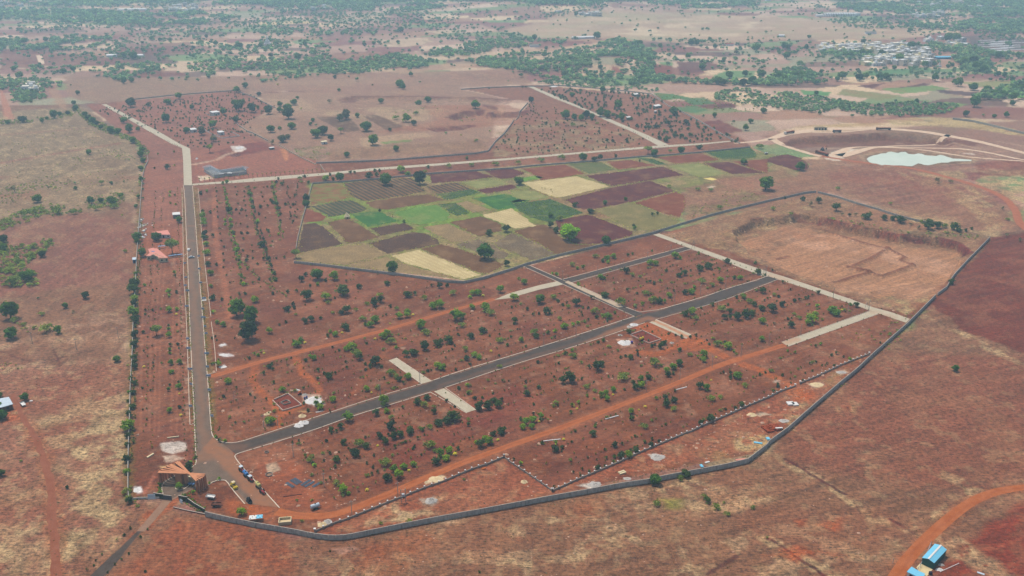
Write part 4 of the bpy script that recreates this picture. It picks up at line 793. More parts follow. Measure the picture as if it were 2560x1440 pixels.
put('b', 2, 1, [(450, 525, 60), (410, 560, 80), (375, 530, 40), (750, 430, 50), (795, 460, 60), (1310, 460, 70), (1190, 320, 80), (1145, 365, 70), (1100, 360, 50), (1430, 280, 70), (1515, 235, 60), (1510, 275, 60), (1770, 180, 80), (1835, 170, 90), (2170, 50, 60), (2220, 45, 70), (2140, 90, 50), (2445, 20, 70), (700, 90, 90), (545, 680, 50), (580, 700, 55), (135, 435, 60), (1820, 780, 80), (1865, 800, 65), (1880, 770, 45), (2185, 665, 65), (2230, 695, 55), (1105, 1010, 60), (770, 1115, 65), (600, 1160, 55), (640, 1190, 70), (150, 1330, 90), (110, 1310, 50), (265, 1015, 60), (920, 1300, 100), (1275, 1140, 100), (1520, 885, 70), (2115, 970, 50), (1305, 1230, 60), (1350, 1285, 70, 'o'), (960, 580, 90), (905, 605, 60), (2290, 200, 90), (2000, 290, 110), (2060, 280, 70), (1650, 370, 90), (1270, 480, 80), (2520, 565, 45), (2160, 190, 60), (1400, 590, 45), (20, 670, 45), (55, 630, 40)])
put('d', 2, 1, [(510, 90, 110), (870, 30, 130), (370, 155, 50), (310, 205, 70), (390, 190, 50), (910, 220, 80), (855, 245, 60), (1250, 120, 70), (1185, 150, 80), (1520, 65, 80), (1590, 55, 50), (1345, 180, 45), (560, 310, 70), (490, 335, 60), (900, 395, 80), (715, 475, 50), (270, 540, 30), (1200, 735, 110), (1145, 775, 50), (1095, 755, 45), (1255, 785, 40), (1580, 640, 90), (1510, 660, 70), (1930, 520, 90), (1810, 560, 80), (1840, 540, 60), (1990, 570, 35), (2150, 480, 70), (2270, 420, 80), (2335, 475, 30), (505, 720, 50), (730, 885, 70), (790, 850, 40), (620, 905, 40), (1430, 910, 60), (1480, 945, 45), (75, 850, 50), (135, 780, 60), (170, 810, 40), (175, 940, 40), (620, 820, 50), (520, 1220, 45), (1205, 1255, 70), (1350, 1380, 90), (1615, 1140, 75), (1780, 1240, 55), (1980, 1290, 120), (1905, 1325, 90), (1825, 1350, 80), (1665, 1415, 50), (1550, 1420, 70), (745, 1415, 55), (850, 1380, 70), (2230, 1190, 90), (2320, 1180, 90), (2415, 1165, 80), (2375, 1120, 60), (2455, 1115, 50), (2125, 1360, 50), (2455, 1420, 80), (1040, 690, 80), (2100, 700, 60), (2020, 1000, 50), (1710, 1095, 70), (2185, 1100, 50), (235, 365, 30), (300, 340, 40), (175, 50, 45), (320, 35, 45), (405, 25, 40), (650, 300, 40)])
put('o', 2, 1, [(1110, 150, 70), (1680, 90, 80), (1070, 300, 90), (770, 240, 50), (1000, 640, 110), (1700, 430, 110), (1350, 520, 110), (1690, 580, 100, 't'), (2090, 600, 80), (2340, 230, 110), (2060, 360, 90), (2440, 510, 100), (1350, 840, 110), (1400, 880, 70), (1680, 1160, 90), (1740, 1380, 80), (1215, 985, 80), (2130, 1040, 60), (720, 140, 60), (400, 260, 40), (1000, 210, 50), (2440, 780, 60), (1970, 40, 90), (1410, 200, 60), (1240, 60, 80), (1780, 1180, 50), (1190, 500, 40, 'y'), (1090, 510, 60, 'p'), (1570, 260, 45, 'y'), (490, 540, 45, 'y'), (210, 740, 45, 'p'), (310, 730, 60, 'p'), (925, 410, 40, 'p'), (860, 440, 40, 'y'), (1155, 1040, 30, 'y'), (2270, 70, 45, 'y'), (1340, 350, 30, 'y'), (80, 645, 40, 'y'), (2350, 625, 40, 'y')])
put('b', 2, 2, [(960, 280, 70), (905, 280, 50), (1030, 245, 40), (725, 335, 45), (95, 520, 55), (425, 425, 50), (605, 365, 50), (355, 440, 50), (20, 100, 80), (1570, 75, 60), (1520, 130, 50), (1795, 35, 70), (1800, 235, 70), (2310, 80, 60), (2500, 330, 70), (2495, 510, 60), (1910, 670, 80), (1920, 720, 55), (1860, 685, 40), (2250, 875, 85), (1545, 815, 60), (1610, 790, 70), (1290, 910, 60), (1295, 970, 70), (2160, 580, 80), (2220, 630, 40), (1940, 1000, 75), (1010, 1015, 60), (945, 1045, 55), (890, 1070, 60), (945, 1105, 60), (600, 1170, 50), (665, 1140, 45), (585, 1240, 45), (210, 1315, 75), (140, 1340, 70), (200, 1385, 60), (285, 1285, 60), (755, 1070, 45), (1195, 1235, 60), (110, 1390, 60), (920, 520, 50), (605, 620, 45), (525, 380, 70), (660, 350, 50), (1230, 180, 50), (1300, 160, 50), (825, 1375, 50)])
put('d', 2, 2, [(800, 95, 50), (645, 145, 80), (345, 235, 75), (160, 205, 50), (850, 290, 50), (35, 330, 60), (465, 130, 45), (1160, 20, 50), (930, 70, 80), (1470, 130, 70), (1730, 45, 60), (1620, 20, 35), (1730, 255, 70), (2005, 165, 50), (2245, 90, 45), (2130, 290, 60), (2180, 290, 50), (2250, 290, 80), (2340, 270, 90), (2400, 260, 60), (2175, 240, 60), (2500, 200, 70), (2420, 160, 60), (2500, 25, 70), (1170, 435, 55), (860, 540, 40), (1490, 585, 60), (1515, 545, 60), (1185, 690, 60), (1260, 660, 45), (1140, 680, 40), (855, 790, 100), (895, 760, 60), (765, 785, 50), (580, 900, 120), (510, 930, 70), (150, 1050, 70), (270, 990, 50), (1880, 980, 70), (1225, 990, 70), (1210, 940, 50), (1560, 865, 60), (1610, 850, 45), (1675, 745, 80, 't'), (1365, 890, 60), (1545, 1160, 75), (1610, 1120, 70), (1535, 1095, 55), (1190, 1300, 55), (2300, 1170, 60), (2235, 1200, 50), (1975, 1310, 80), (1890, 1345, 55), (535, 650, 45), (265, 740, 45), (1840, 470, 40), (1785, 490, 40), (1690, 485, 50), (240, 480, 60), (2190, 890, 50), (2180, 850, 45), (1675, 615, 50), (80, 1305, 50), (1405, 575, 50), (1640, 470, 30), (1080, 690, 35), (510, 170, 40), (710, 195, 35), (760, 195, 35), (265, 255, 40), (210, 265, 40), (690, 240, 30), (2290, 1180, 30), (965, 880, 30), (425, 885, 30), (1970, 560, 35)])
put('o', 2, 2, [(280, 110, 110, 't'), (410, 80, 80), (1090, 130, 120), (1400, 110, 110), (1340, 40, 90), (830, 220, 100), (220, 430, 90), (610, 670, 90), (970, 580, 60), (2100, 190, 110), (2380, 120, 90), (1840, 290, 80), (1430, 730, 130), (1120, 870, 150), (440, 1140, 70), (740, 980, 80), (830, 1020, 60), (1990, 1090, 100), (2085, 1080, 70), (1620, 1200, 80), (1320, 1370, 90), (2330, 965, 80), (2060, 550, 110), (1780, 660, 60), (130, 985, 50), (1010, 1060, 35, 'y'), (650, 1200, 35, 'y'), (1330, 1180, 45, 'y'), (270, 1330, 35, 'y'), (1270, 1215, 30, 'y'), (1990, 915, 30, 'y'), (1420, 910, 40, 'p'), (360, 1320, 45, 'p'), (820, 1105, 40), (480, 300, 60), (2010, 500, 50), (690, 740, 50), (560, 180, 60), (1490, 120, 40), (2040, 690, 30, 'y')])
put('d', 2, 3, [(500, 45, 50), (50, 205, 100), (140, 165, 60), (110, 85, 40), (270, 125, 50), (315, 115, 40), (230, 370, 70), (880, 175, 55), (480, 580, 40), (395, 90, 40), (370, 100, 40), (60, 1035, 50), (350, 920, 30), (150, 865, 40), (95, 960, 40), (1870, 800, 80, 't'), (685, 650, 40), (660, 775, 35), (420, 755, 35), (590, 755, 30), (750, 685, 30), (400, 330, 50), (375, 845, 28), (440, 825, 28), (480, 740, 28), (535, 770, 28), (225, 945, 26), (220, 905, 26), (180, 990, 24), (1120, 545, 30), (1220, 450, 40, 'o'), (1295, 420, 35, 'o')])
put('b', 2, 3, [(640, 220, 90), (680, 250, 80), (430, 310, 110), (470, 270, 60), (400, 350, 60), (200, 625, 35), (270, 640, 35), (520, 555, 40), (825, 165, 40), (490, 180, 50), (815, 710, 50), (60, 60, 60, 'o'), (260, 260, 60, 'o'), (310, 290, 60, 'o'), (760, 210, 50, 'o'), (540, 310, 40, 'o'), (265, 880, 40, 'o'), (30, 820, 60, 'o'), (740, 215, 40, 'y')])
put('d', 3, 1, [(880, 100, 65), (1105, 140, 75), (995, 215, 90), (805, 270, 80), (735, 210, 45), (1235, 40, 65), (1290, 95, 70), (1375, 40, 80), (1440, 25, 80), (1545, 5, 70), (1315, 460, 85), (1105, 310, 40), (1165, 350, 40), (1215, 395, 40), (685, 280, 35), (1175, 230, 40), (1800, 290, 90), (2245, 115, 90), (1580, 140, 40), (1325, 25, 40), (430, 80, 30), (740, 450, 30), (570, 310, 50), (2020, 160, 50), (1620, 60, 45), (2135, 60, 30), (750, 5, 40), (2450, 10, 60), (2370, 15, 60), (830, 195, 24), (910, 260, 26), (925, 160, 26), (2235, 1400, 34), (740, 1190, 26), (360, 100, 35), (555, 1160, 20), (955, 190, 50)])
put('b', 3, 1, [(1385, 375, 80), (1430, 430, 90), (1480, 345, 70), (1575, 320, 60), (1840, 220, 80), (1900, 260, 75), (1935, 185, 70), (2340, 95, 80), (2290, 60, 60), (865, 575, 95), (925, 610, 50), (2200, 100, 50), (490, 235, 45), (1035, 100, 110, 'o'), (540, 270, 80, 'o'), (1290, 290, 130, 'o'), (1740, 110, 130, 'o'), (1790, 180, 60, 'o'), (800, 500, 90, 'o'), (1020, 560, 55, 'p'), (2420, 70, 45, 'y'), (1990, 210, 60, 'y'), (1110, 570, 50, 'y'), (1530, 380, 40, 'y'), (1215, 130, 40, 'y'), (560, 675, 40, 'o'), (410, 675, 40, 'o'), (1530, 880, 80, 'o'), (1250, 905, 50, 'o'), (460, 885, 45, 'o'), (2080, 470, 35, 'o'), (975, 545, 30, 'o'), (1070, 520, 26, 'o'), (585, 330, 50), (1610, 360, 35, 'p')])
put('d', 3, 2, [(810, 20, 70), (430, 170, 80), (500, 150, 50), (435, 105, 50, 'b'), (1025, 130, 60), (1100, 115, 40), (1235, 180, 70), (1085, 235, 75), (855, 360, 55), (925, 340, 40), (610, 400, 35), (700, 365, 35), (420, 545, 35), (1390, 130, 55), (1325, 95, 45), (1400, 65, 40), (1470, 90, 45), (1015, 235, 40), (940, 255, 40), (770, 390, 40), (15, 270, 35), (1735, 420, 90), (2405, 750, 60, 'o'), (1960, 680, 70), (2040, 740, 90, 'o'), (1450, 700, 100, 'o'), (2150, 810, 70, 'o'), (685, 435, 30), (1160, 225, 80, 'b'), (90, 310, 50, 'b'), (1015, 295, 40, 'b'), (1430, 470, 130, 't'), (580, 275, 50, 'o'), (1680, 455, 80, 'o'), (515, 65, 45, 'y'), (1550, 80, 25), (520, 520, 20), (640, 250, 18), (1920, 630, 60, 'o'), (2120, 700, 40, 'o'), (845, 275, 26), (745, 150, 24), (500, 190, 28), (2550, 1050, 30, 'o')])
put('t', 2, 0, [(110, 235, 180), (110, 450, 150), (145, 310, 90, 'o'), (420, 250, 70, 'o'), (470, 390, 150, 'o'), (580, 430, 80, 'b'), (860, 70, 90), (655, 175, 65), (380, 100, 35), (1170, 705, 80), (250, 1090, 90), (20, 1260, 130), (0, 1180, 80), (2370, 210, 180), (2510, 280, 170), (2480, 440, 210), (1565, 410, 130, 'u'), (730, 240, 50, 'g'), (350, 390, 60, 'o'), (230, 360, 60, 'o'), (0, 1070, 60)])
put('d', 2, 0, [(1340, 20, 100), (1345, 100, 70, 'b'), (1345, 150, 70), (1335, 250, 110, 'b'), (1350, 320, 80), (1350, 380, 50), (1355, 470, 75), (1345, 560, 70), (1350, 700, 60), (1350, 740, 60), (1350, 790, 60), (1300, 900, 50, 'b'), (1340, 950, 60), (1335, 1040, 60), (1330, 1180, 70), (1285, 1250, 55), (1325, 1280, 50), (1285, 1380, 120, 'b'), (1345, 610, 40), (1290, 1040, 40, 'b'), (1285, 1130, 35),
                (1690, 40, 55, 'b'), (1690, 75, 40, 'b'), (1690, 220, 60, 'b'), (1690, 410, 50, 'b'), (1690, 475, 55, 'b'), (1705, 570, 45), (1705, 610, 45, 'b'), (1705, 650, 40, 'b'), (1712, 750, 55, 'b'), (1715, 835, 55, 'b'), (1690, 1010, 50, 'b'), (1700, 1225, 55, 'b'), (1760, 40, 45), (1770, 210, 50, 'b'), (1800, 740, 55, 'b'), (1785, 560, 40), (1790, 985, 60, 'b'), (1800, 1190, 45), (1455, 220, 30), (1455, 260, 30), (1530, 215, 40), (1530, 20, 35), (1437, 440, 40), (1437, 625, 25), (1425, 1000, 35), (1510, 1020, 30), (1430, 1215, 25), (1520, 575, 20), (1445, 45, 30), (1530, 745, 28), (1532, 780, 28), (1690, 375, 35), (1770, 365, 30), (1785, 600, 30), (1790, 940, 35), (1700, 965, 30),
                (2125, 100, 60), (2220, 110, 40), (2135, 240, 45, 'b'), (2175, 340, 50, 'b'), (2235, 365, 60, 'b'), (2345, 500, 25), (2160, 480, 30), (2165, 520, 26), (2185, 765, 55, 'b'), (2280, 930, 70, 'b'), (2395, 70, 35), (2455, 55, 40), (2550, 120, 70, 'b'), (2505, 1060, 35), (2550, 1095, 30), (2390, 50, 26), (2310, 95, 26), (2185, 715, 30), (2120, 760, 30), (2115, 500, 35), (1765, 255, 40, 'y'), (1775, 430, 35, 'o'), (1810, 1265, 40, 'y'), (1795, 1050, 30, 'y'), (1610, 205, 35, 'o'), (1620, 745, 35, 'o'), (1440, 780, 40, 'y'), (2545, 655, 35, 'b')])
put('d', 3, 0, [(20, 410, 80, 't'), (1280, 120, 60), (1270, 270, 80), (1270, 395, 70, 'b'), (1262, 590, 90, 'o'), (1275, 650, 80, 'o'), (1300, 690, 70), (1380, 735, 50, 'o'), (1300, 960, 40), (1240, 1025, 40), (680, 545, 50), (1405, 1045, 35), (1295, 1210, 35), (2190, 465, 40, 'b'), (2415, 800, 90, 'b'), (1885, 355, 80), (1790, 550, 70, 'b'), (1280, 40, 60), (2100, 505, 35, 'b'), (1020, 1220, 30), (960, 1280, 28), (1150, 1320, 30), (1080, 1400, 30), (870, 1370, 30), (1215, 1270, 30), (1165, 1070, 30, 'o'), (210, 285, 40, 'o'), (1455, 1390, 34), (1480, 970, 28), (940, 1330, 30), (1935, 600, 50, 'b'), (1850, 630, 40, 'b'), (1610, 600, 40, 'b'), (1600, 530, 50), (1950, 250, 50, 'b'), (1910, 300, 45, 'b'), (2200, 80, 50), (2250, 85, 45, 'b'), (2155, 45, 40, 'b')])
put('b', 1, 0, [(2030, 720, 60), (2035, 760, 60), (2040, 800, 55), (2050, 900, 60, 'd'), (2050, 935, 60, 'd'), (2065, 1000, 60), (2070, 1085, 70), (2080, 1200, 60, 'd'), (2105, 1290, 60), (2110, 1420, 50), (2010, 490, 50, 'd'), (2030, 670, 40, 'd'), (2070, 470, 35), (2105, 680, 40, 'd'), (2130, 915, 45, 'd'), (2170, 1200, 45, 'd'), (2260, 540, 40), (2265, 590, 40), (2285, 665, 70, 'd'), (2310, 760, 50), (2310, 810, 50), (2330, 890, 50, 'd'), (2355, 990, 40), (2370, 1065, 60), (2390, 1170, 45, 'd'), (2405, 1235, 40), (2420, 1310, 50), (2440, 1400, 50), (2250, 760, 40), (2250, 800, 40), (2360, 655, 35, 'd'), (2425, 655, 30, 'd'), (2410, 890, 40, 'd'), (2480, 890, 35, 'd'), (2470, 1160, 45, 'd'), (2500, 500, 55), (2515, 560, 50), (2545, 440, 30), (2535, 630, 50), (2225, 390, 40), (2270, 380, 50),
                (1675, 235, 55, 'd'), (1700, 480, 30), (1700, 515, 30), (1705, 590, 30), (1750, 510, 30, 'd'), (1745, 215, 25), (1745, 75, 30), (1580, 100, 25), (1545, 240, 25, 'd'), (1745, 1285, 45), (1450, 1410, 40), (1755, 605, 30), (1750, 1320, 35, 'd'), (1345, 1230, 0)][:-1])
put('t', 1, 0, [(1795, 755, 75), (1565, 925, 110), (1725, 1020, 150, 'u'), (1430, 1090, 95), (1375, 930, 100), (1345, 1400, 110), (1360, 1290, 50), (890, 80, 60), (2100, 45, 80, 'u'), (375, 545, 100), (365, 650, 120, 'o'), (915, 570, 80), (1010, 560, 60), (1120, 570, 110), (1210, 510, 60), (960, 630, 90, 'o'), (1140, 610, 100, 'o'), (750, 390, 35), (755, 440, 45), (1115, 390, 40), (1020, 380, 60, 'u'), (425, 1100, 80), (40, 950, 90), (30, 1030, 100), (280, 1310, 150), (130, 1360, 160, 'o'), (310, 1100, 100, 'o'), (1240, 375, 25), (1220, 710, 30, 'g'), (80, 770, 110, 'o'), (580, 660, 120, 'o'), (270, 680, 120, 'o'), (740, 670, 90, 'o'), (150, 450, 90, 'g'), (340, 1010, 90, 'o'), (230, 1010, 70, 'o'), (500, 970, 80, 'o'), (1250, 1065, 60, 'o'), (90, 1250, 110, 'o'), (180, 1160, 90, 'o'), (1410, 100, 70), (1430, 160, 60), (1410, 240, 60), (1420, 60, 60), (1410, 350, 50), (1440, 350, 30), (1435, 400, 30), (1435, 450, 30), (1430, 540, 30), (1385, 525, 40), (1360, 620, 45), (1370, 970, 60), (490, 440, 40, 'g')])
put('t', 1, 1, [(1300, 360, 130), (1640, 350, 130), (840, 340, 90), (770, 350, 50, 'd'), (700, 345, 70, 'b'), (1130, 320, 75, 'd'), (1450, 260, 75, 'b'), (1520, 300, 60, 'b'), (505, 545, 80), (500, 595, 80), (400, 1090, 100, 'u'), (2290, 1080, 190), (1365, 1240, 130), (2500, 1200, 60, 'd'), (2500, 850, 80, 'd'), (2330, 895, 70, 'd'), (615, 1300, 140), (785, 1330, 90, 'b'), (500, 1305, 50, 'd'), (1480, 775, 40, 'd'), (1365, 710, 40, 'p'), (1240, 665, 35, 'd'), (910, 110, 60), (1400, 45, 65), (255, 400, 45, 'd'), (525, 385, 40, 'd'), (300, 600, 40, 'd'), (370, 605, 35, 'd'), (125, 870, 45, 'd'), (45, 625, 45, 'd')])
put('d', 1, 1, [(200, 380, 40), (180, 490, 35, 'b'), (200, 540, 35, 'b'), (210, 600, 60), (230, 650, 50), (240, 700, 40), (20, 770, 50, 'b'), (50, 860, 35), (60, 1000, 80), (130, 1140, 50), (80, 1150, 45), (170, 1290, 40, 'b'), (190, 1350, 50, 'b'), (140, 1350, 40), (205, 1140, 30), (285, 1130, 35), (395, 510, 35), (1315, 1390, 60), (1830, 1420, 60), (1910, 1410, 50), (1760, 1415, 40), (620, 1400, 50, 'b'), (455, 1355, 60), (700, 1360, 50), (540, 1415, 40), (1030, 1425, 60), (905, 1370, 35), (160, 430, 40), (30, 700, 40), (75, 940, 40), (150, 560, 35), (170, 580, 45), (245, 770, 35), (110, 1050, 50), (115, 430, 30), (115, 620, 35),
                (740, 305, 40), (945, 285, 40), (985, 285, 35), (1190, 265, 40), (1230, 265, 40), (1210, 305, 50), (1720, 230, 40), (1925, 215, 70, 'o'), (2160, 200, 70, 'o'), (2400, 190, 80, 'o'), (1690, 270, 50, 'o'), (2110, 140, 40), (440, 340, 50, 'o'), (485, 325, 40), (220, 345, 35), (455, 375, 40, 'o')])
put('t', 1, 2, [(570, 890, 205, 'L'), (940, 970, 95), (630, 610, 60, 'd'), (930, 590, 50), (1135, 550, 40), (790, 670, 70, 'd'), (385, 710, 60), (380, 815, 60, 'd'), (440, 870, 60, 'd'), (475, 735, 90, 'o'), (1405, 705, 45, 'd'), (1450, 695, 40, 'd'), (1215, 815, 40, 'd'), (1225, 840, 50, 'b'), (70, 370, 100), (2320, 175, 80), (2535, 395, 170), (710, 135, 90), (880, 130, 60), (825, 155, 60, 'd'), (1420, 95, 80), (1360, 50, 100, 'u'), (500, 130, 80, 'o'), (290, 150, 80, 'o'), (60, 180, 70, 'o'), (1035, 120, 45, 'd'), (1580, 65, 50, 'o'), (1690, 60, 80), (1870, 30, 60, 'd'), (2480, 20, 80, 'o'), (2550, 385, 60, 'o'), (1280, 165, 30, 'd'), (1990, 455, 60, 'o'), (1860, 445, 60, 'o'), (2080, 630, 70, 'o'), (1570, 415, 60, 'o'), (330, 445, 22, 'p'), (390, 460, 26, 'p'), (405, 480, 22, 'p'), (300, 440, 22, 'p'), (185, 440, 22, 'p')])
put('b', 1, 2, [(835, 1115, 70, 'o'), (950, 1145, 55), (910, 1165, 50, 'd'), (960, 1180, 45), (1015, 1125, 60), (1160, 1110, 40, 'd'), (1210, 1095, 35), (600, 1200, 70, 'o'), (655, 1240, 40), (710, 1230, 50), (445, 1305, 50), (400, 1295, 35), (1400, 1065, 30), (1380, 1185, 60), (1435, 1195, 55), (1630, 1120, 70), (1680, 1140, 50), (1140, 1270, 70, 'd'), (1200, 1300, 70, 'o'), (890, 1330, 60), (1540, 1265, 40, 'd'), (1670, 1310, 55, 'd'), (1725, 1295, 60, 'd'), (1880, 1245, 70, 'd'), (1960, 1220, 80, 'd'), (2150, 1170, 55, 'd'), (2070, 1255, 40), (2460, 1280, 65, 'd'), (2220, 1335, 50, 'd'), (2280, 1335, 55), (1900, 1360, 90, 'o'), (2080, 1365, 60), (2000, 1400, 70, 'o'), (1820, 1430, 50), (1380, 1375, 40, 'd'), (1420, 1390, 45, 'd'), (1480, 1370, 40), (1280, 1320, 50, 'o'), (660, 1400, 50), (120, 1380, 60), (1860, 1090, 40), (2430, 1185, 40), (930, 1340, 40), (1350, 1380, 30, 'd'), (2120, 1170, 30, 'o'), (70, 1340, 50, 'o'), (980, 1260, 24)])
put('d', 1, 3, [(170, 540, 30), (345, 550, 50), (505, 570, 60), (50, 640, 60, 'o'), (680, 640, 80), (980, 720, 90), (815, 710, 40), (1160, 740, 60), (1250, 745, 60), (1330, 760, 90), (1530, 770, 50, 'o'), (1600, 820, 100), (1690, 820, 80), (1860, 830, 90), (1910, 860, 60), (1980, 860, 50), (2035, 845, 40), (1225, 590, 50, 'o'), (320, 220, 110, 't'), (2395, 750, 50, 'o'), (1830, 1385, 60), (700, 440, 60, 'o'), (1760, 810, 80, 'o'), (1500, 830, 60, 'g'), (1430, 800, 50, 'g'), (870, 700, 60, 'g'), (740, 700, 50, 'g'), (420, 600, 70, 'g'), (230, 690, 50, 'o'), (1820, 380, 60, 'g'), (1700, 370, 80, 'g'), (2340, 640, 50, 'g'), (2520, 960, 60, 'g'), (2380, 910, 60, 'g'), (40, 1260, 30), (150, 1380, 40), (0, 380, 60, 't')])
put('t', 0, 1, [(1440, 840, 90), (1470, 870, 60), (1550, 745, 50), (1720, 970, 75), (1625, 1005, 75), (2195, 1045, 105), (1250, 985, 60), (2135, 705, 30), (1960, 645, 25), (790, 770, 40), (830, 900, 40), (380, 1020, 75), (240, 1040, 60), (235, 1100, 60), (325, 1140, 125), (320, 1080, 100), (360, 1255, 90), (150, 1290, 90), (240, 1280, 45), (600, 1335, 110), (670, 1305, 110), (750, 1380, 70), (850, 1300, 70, 'u'), (1100, 1265, 120), (1170, 1405, 120), (1340, 1300, 40), (840, 1180, 90, 'G'), (900, 1160, 100, 'G'), (1015, 1155, 55), (570, 1200, 45), (265, 1390, 100, 'G'), (320, 1370, 60, 'G'), (1500, 1190, 90, 'b'), (1400, 1170, 80, 'o'), (1580, 1230, 60), (1600, 1130, 60, 'o'), (1900, 1330, 35), (125, 1105, 90), (415, 975, 40), (30, 940, 50), (740, 1015, 60, 'g'), (425, 575, 70), (150, 550, 60), (930, 765, 25), (1165, 850, 22), (1640, 820, 25), (215, 845, 30, 'g'), (600, 1250, 30), (545, 1240, 40), (450, 1085, 30, 'o'), (160, 1420, 80, 'g'), (2520, 810, 20), (2510, 710, 45), (1450, 300, 70), (1420, 420, 45), (1180, 430, 50), (1085, 450, 45), (490, 440, 50), (50, 460, 60), (470, 405, 35), (2050, 1350, 26, 'o'), (2340, 1310, 30, 'g'), (2200, 1400, 50, 'o'), (1390, 1170, 30), (20, 1080, 40)])
put('t', 0, 0, [(2365, 895, 80), (2390, 1065, 120), (2520, 1085, 100), (2350, 1030, 80), (2455, 855, 70), (1790, 960, 75), (1680, 1015, 80), (1310, 1030, 110), (1480, 1050, 40), (1920, 1070, 50), (1660, 1190, 90), (2130, 1245, 90), (2240, 1120, 70), (2360, 1200, 70), (2430, 1015, 50), (1870, 1300, 70), (2020, 1320, 90, 'G'), (2140, 1390, 80, 'G'), (1295, 1290, 90), (1120, 1300, 90), (1180, 1310, 80), (1240, 1200, 80), (1380, 1290, 50), (880, 1170, 70), (930, 1210, 80), (970, 1230, 60), (1330, 1400, 80), (230, 1190, 90), (540, 1150, 80), (420, 1210, 50), (780, 930, 50), (310, 1010, 45), (740, 1030, 50), (755, 1080, 60), (850, 1140, 60), (80, 1220, 50), (1790, 780, 25), (710, 850, 20), (1240, 550, 80), (1340, 560, 90), (1320, 800, 60), (1240, 810, 70), (1520, 385, 50), (1700, 400, 40), (1600, 400, 40), (2065, 365, 40), (2005, 420, 55), (1935, 475, 45), (1865, 470, 35), (2160, 435, 50), (2400, 460, 70), (2300, 465, 50), (1850, 340, 30), (250, 410, 70), (460, 390, 60), (520, 400, 50), (200, 745, 80), (140, 690, 60), (640, 710, 70), (735, 695, 60), (400, 660, 50), (1010, 1270, 60), (470, 1180, 40), (600, 1140, 50), (680, 1130, 50)])
put('t', 0, 2, [(535, 1150, 100), (620, 1175, 70), (690, 1180, 70), (740, 1150, 80), (800, 1170, 60), (880, 1130, 90), (950, 1145, 90), (1010, 1150, 50), (1095, 1165, 85), (1615, 1115, 100), (190, 1005, 60), (600, 945, 60), (905, 900, 70), (1000, 895, 50), (1060, 1055, 90), (850, 360, 85), (2515, 1105, 70), (2385, 1210, 60), (2335, 1280, 65), (2025, 1155, 55), (1915, 1160, 35), (2215, 1215, 35), (1250, 1260, 50, 'd'), (1340, 1280, 50, 'd'), (1560, 1240, 60, 'd'), (1740, 1230, 60, 'd'), (1430, 1270, 50, 'd'), (1480, 1380, 50, 'd'), (1630, 1360, 50, 'd'), (1690, 1360, 50, 'd'), (1780, 1350, 50, 'd'), (950, 1410, 50, 'd'), (1010, 1410, 40, 'd'), (1150, 1400, 50, 'd'), (1390, 1060, 35, 'd'), (340, 1240, 45, 'd'), (450, 1230, 50, 'o'), (610, 1245, 60, 'o'), (1520, 1300, 40, 'o'), (1945, 1390, 40, 'd'), (1540, 1400, 60, 'd'), (850, 1230, 45, 'o'), (870, 1315, 40, 'd'), (225, 380, 60), (340, 480, 45), (70, 465, 50), (320, 545, 70), (1070, 370, 35), (1280, 430, 60), (1480, 455, 50), (1560, 455, 40), (1790, 425, 80), (1850, 430, 60), (2030, 465, 50), (2120, 590, 50), (1900, 675, 80), (2170, 750, 90), (2490, 740, 100), (2440, 480, 90), (2240, 525, 50, 'G'), (1980, 390, 45), (640, 165, 50), (820, 160, 45), (1760, 565, 60), (2330, 740, 70), (2050, 800, 110), (2110, 820, 90), (1370, 640, 0), (2400, 800, 90), (2310, 830, 80), (2200, 1240, 20)])
put('t', 0, 3, [(840, 1155, 40), (410, 365, 45), (170, 465, 80), (200, 480, 60), (380, 480, 60), (185, 560, 80), (1430, 470, 90), (1490, 465, 90), (950, 410, 60), (1010, 410, 40), (1800, 380, 100), (1880, 390, 100), (740, 750, 100), (690, 790, 60), (260, 740, 80), (340, 740, 80), (100, 760, 90), (160, 780, 80), (910, 775, 90), (970, 760, 70), (1110, 765, 80), (1180, 770, 80), (2050, 865, 100), (2190, 890, 90), (2260, 930, 90), (2350, 940, 90), (2450, 970, 90), (2500, 870, 70), (2550, 880, 80), (2060, 1025, 120), (1900, 830, 90), (1860, 820, 60), (2080, 670, 90), (2160, 690, 90), (1960, 620, 90), (2050, 610, 90), (1310, 580, 100), (1130, 540, 80), (940, 530, 70), (1000, 530, 70), (780, 540, 60), (830, 540, 60), (1560, 640, 80), (480, 935, 55), (515, 1130, 45), (740, 1085, 50), (1975, 1140, 70), (1480, 1020, 60), (1275, 1010, 40), (1405, 820, 35), (610, 610, 40), (1430, 630, 50), (700, 465, 50), (1800, 660, 50), (1840, 650, 50), (2300, 740, 60), (2360, 750, 60), (2440, 790, 50), (1670, 780, 80), (1660, 640, 60), (790, 415, 35), (580, 290, 35), (530, 720, 45), (1260, 680, 50), (1200, 610, 45), (1060, 620, 50), (2440, 1030, 60), (2150, 1150, 35), (2380, 1150, 60), (2260, 1160, 50), (100, 370, 35), (165, 370, 28), (1420, 300, 60), (1560, 260, 60), (2300, 550, 80), (2500, 560, 70), (660, 270, 22)])
PL = [q for q in PL if q[3] > .3]
for i, (x, y) in enumerate([(1995, 378), (2048, 374), (2095, 370), (2143, 366), (2190, 362), (2240, 357), (2285, 353), (2345, 349), (2400, 343), (2440, 339), (2485, 336), (2530, 333), (2575, 330), (2625, 327), (2670, 324), (2715, 321), (2758, 318), (2805, 314), (2850, 310), (2900, 307), (2945, 304), (2990, 301), (3035, 298), (3080, 294), (3127, 289), (3172, 285), (3215, 281)]):
    PL.append(('P', x/4, 360+y/4-1, 2.6))
rs = np.random.RandomState(3)
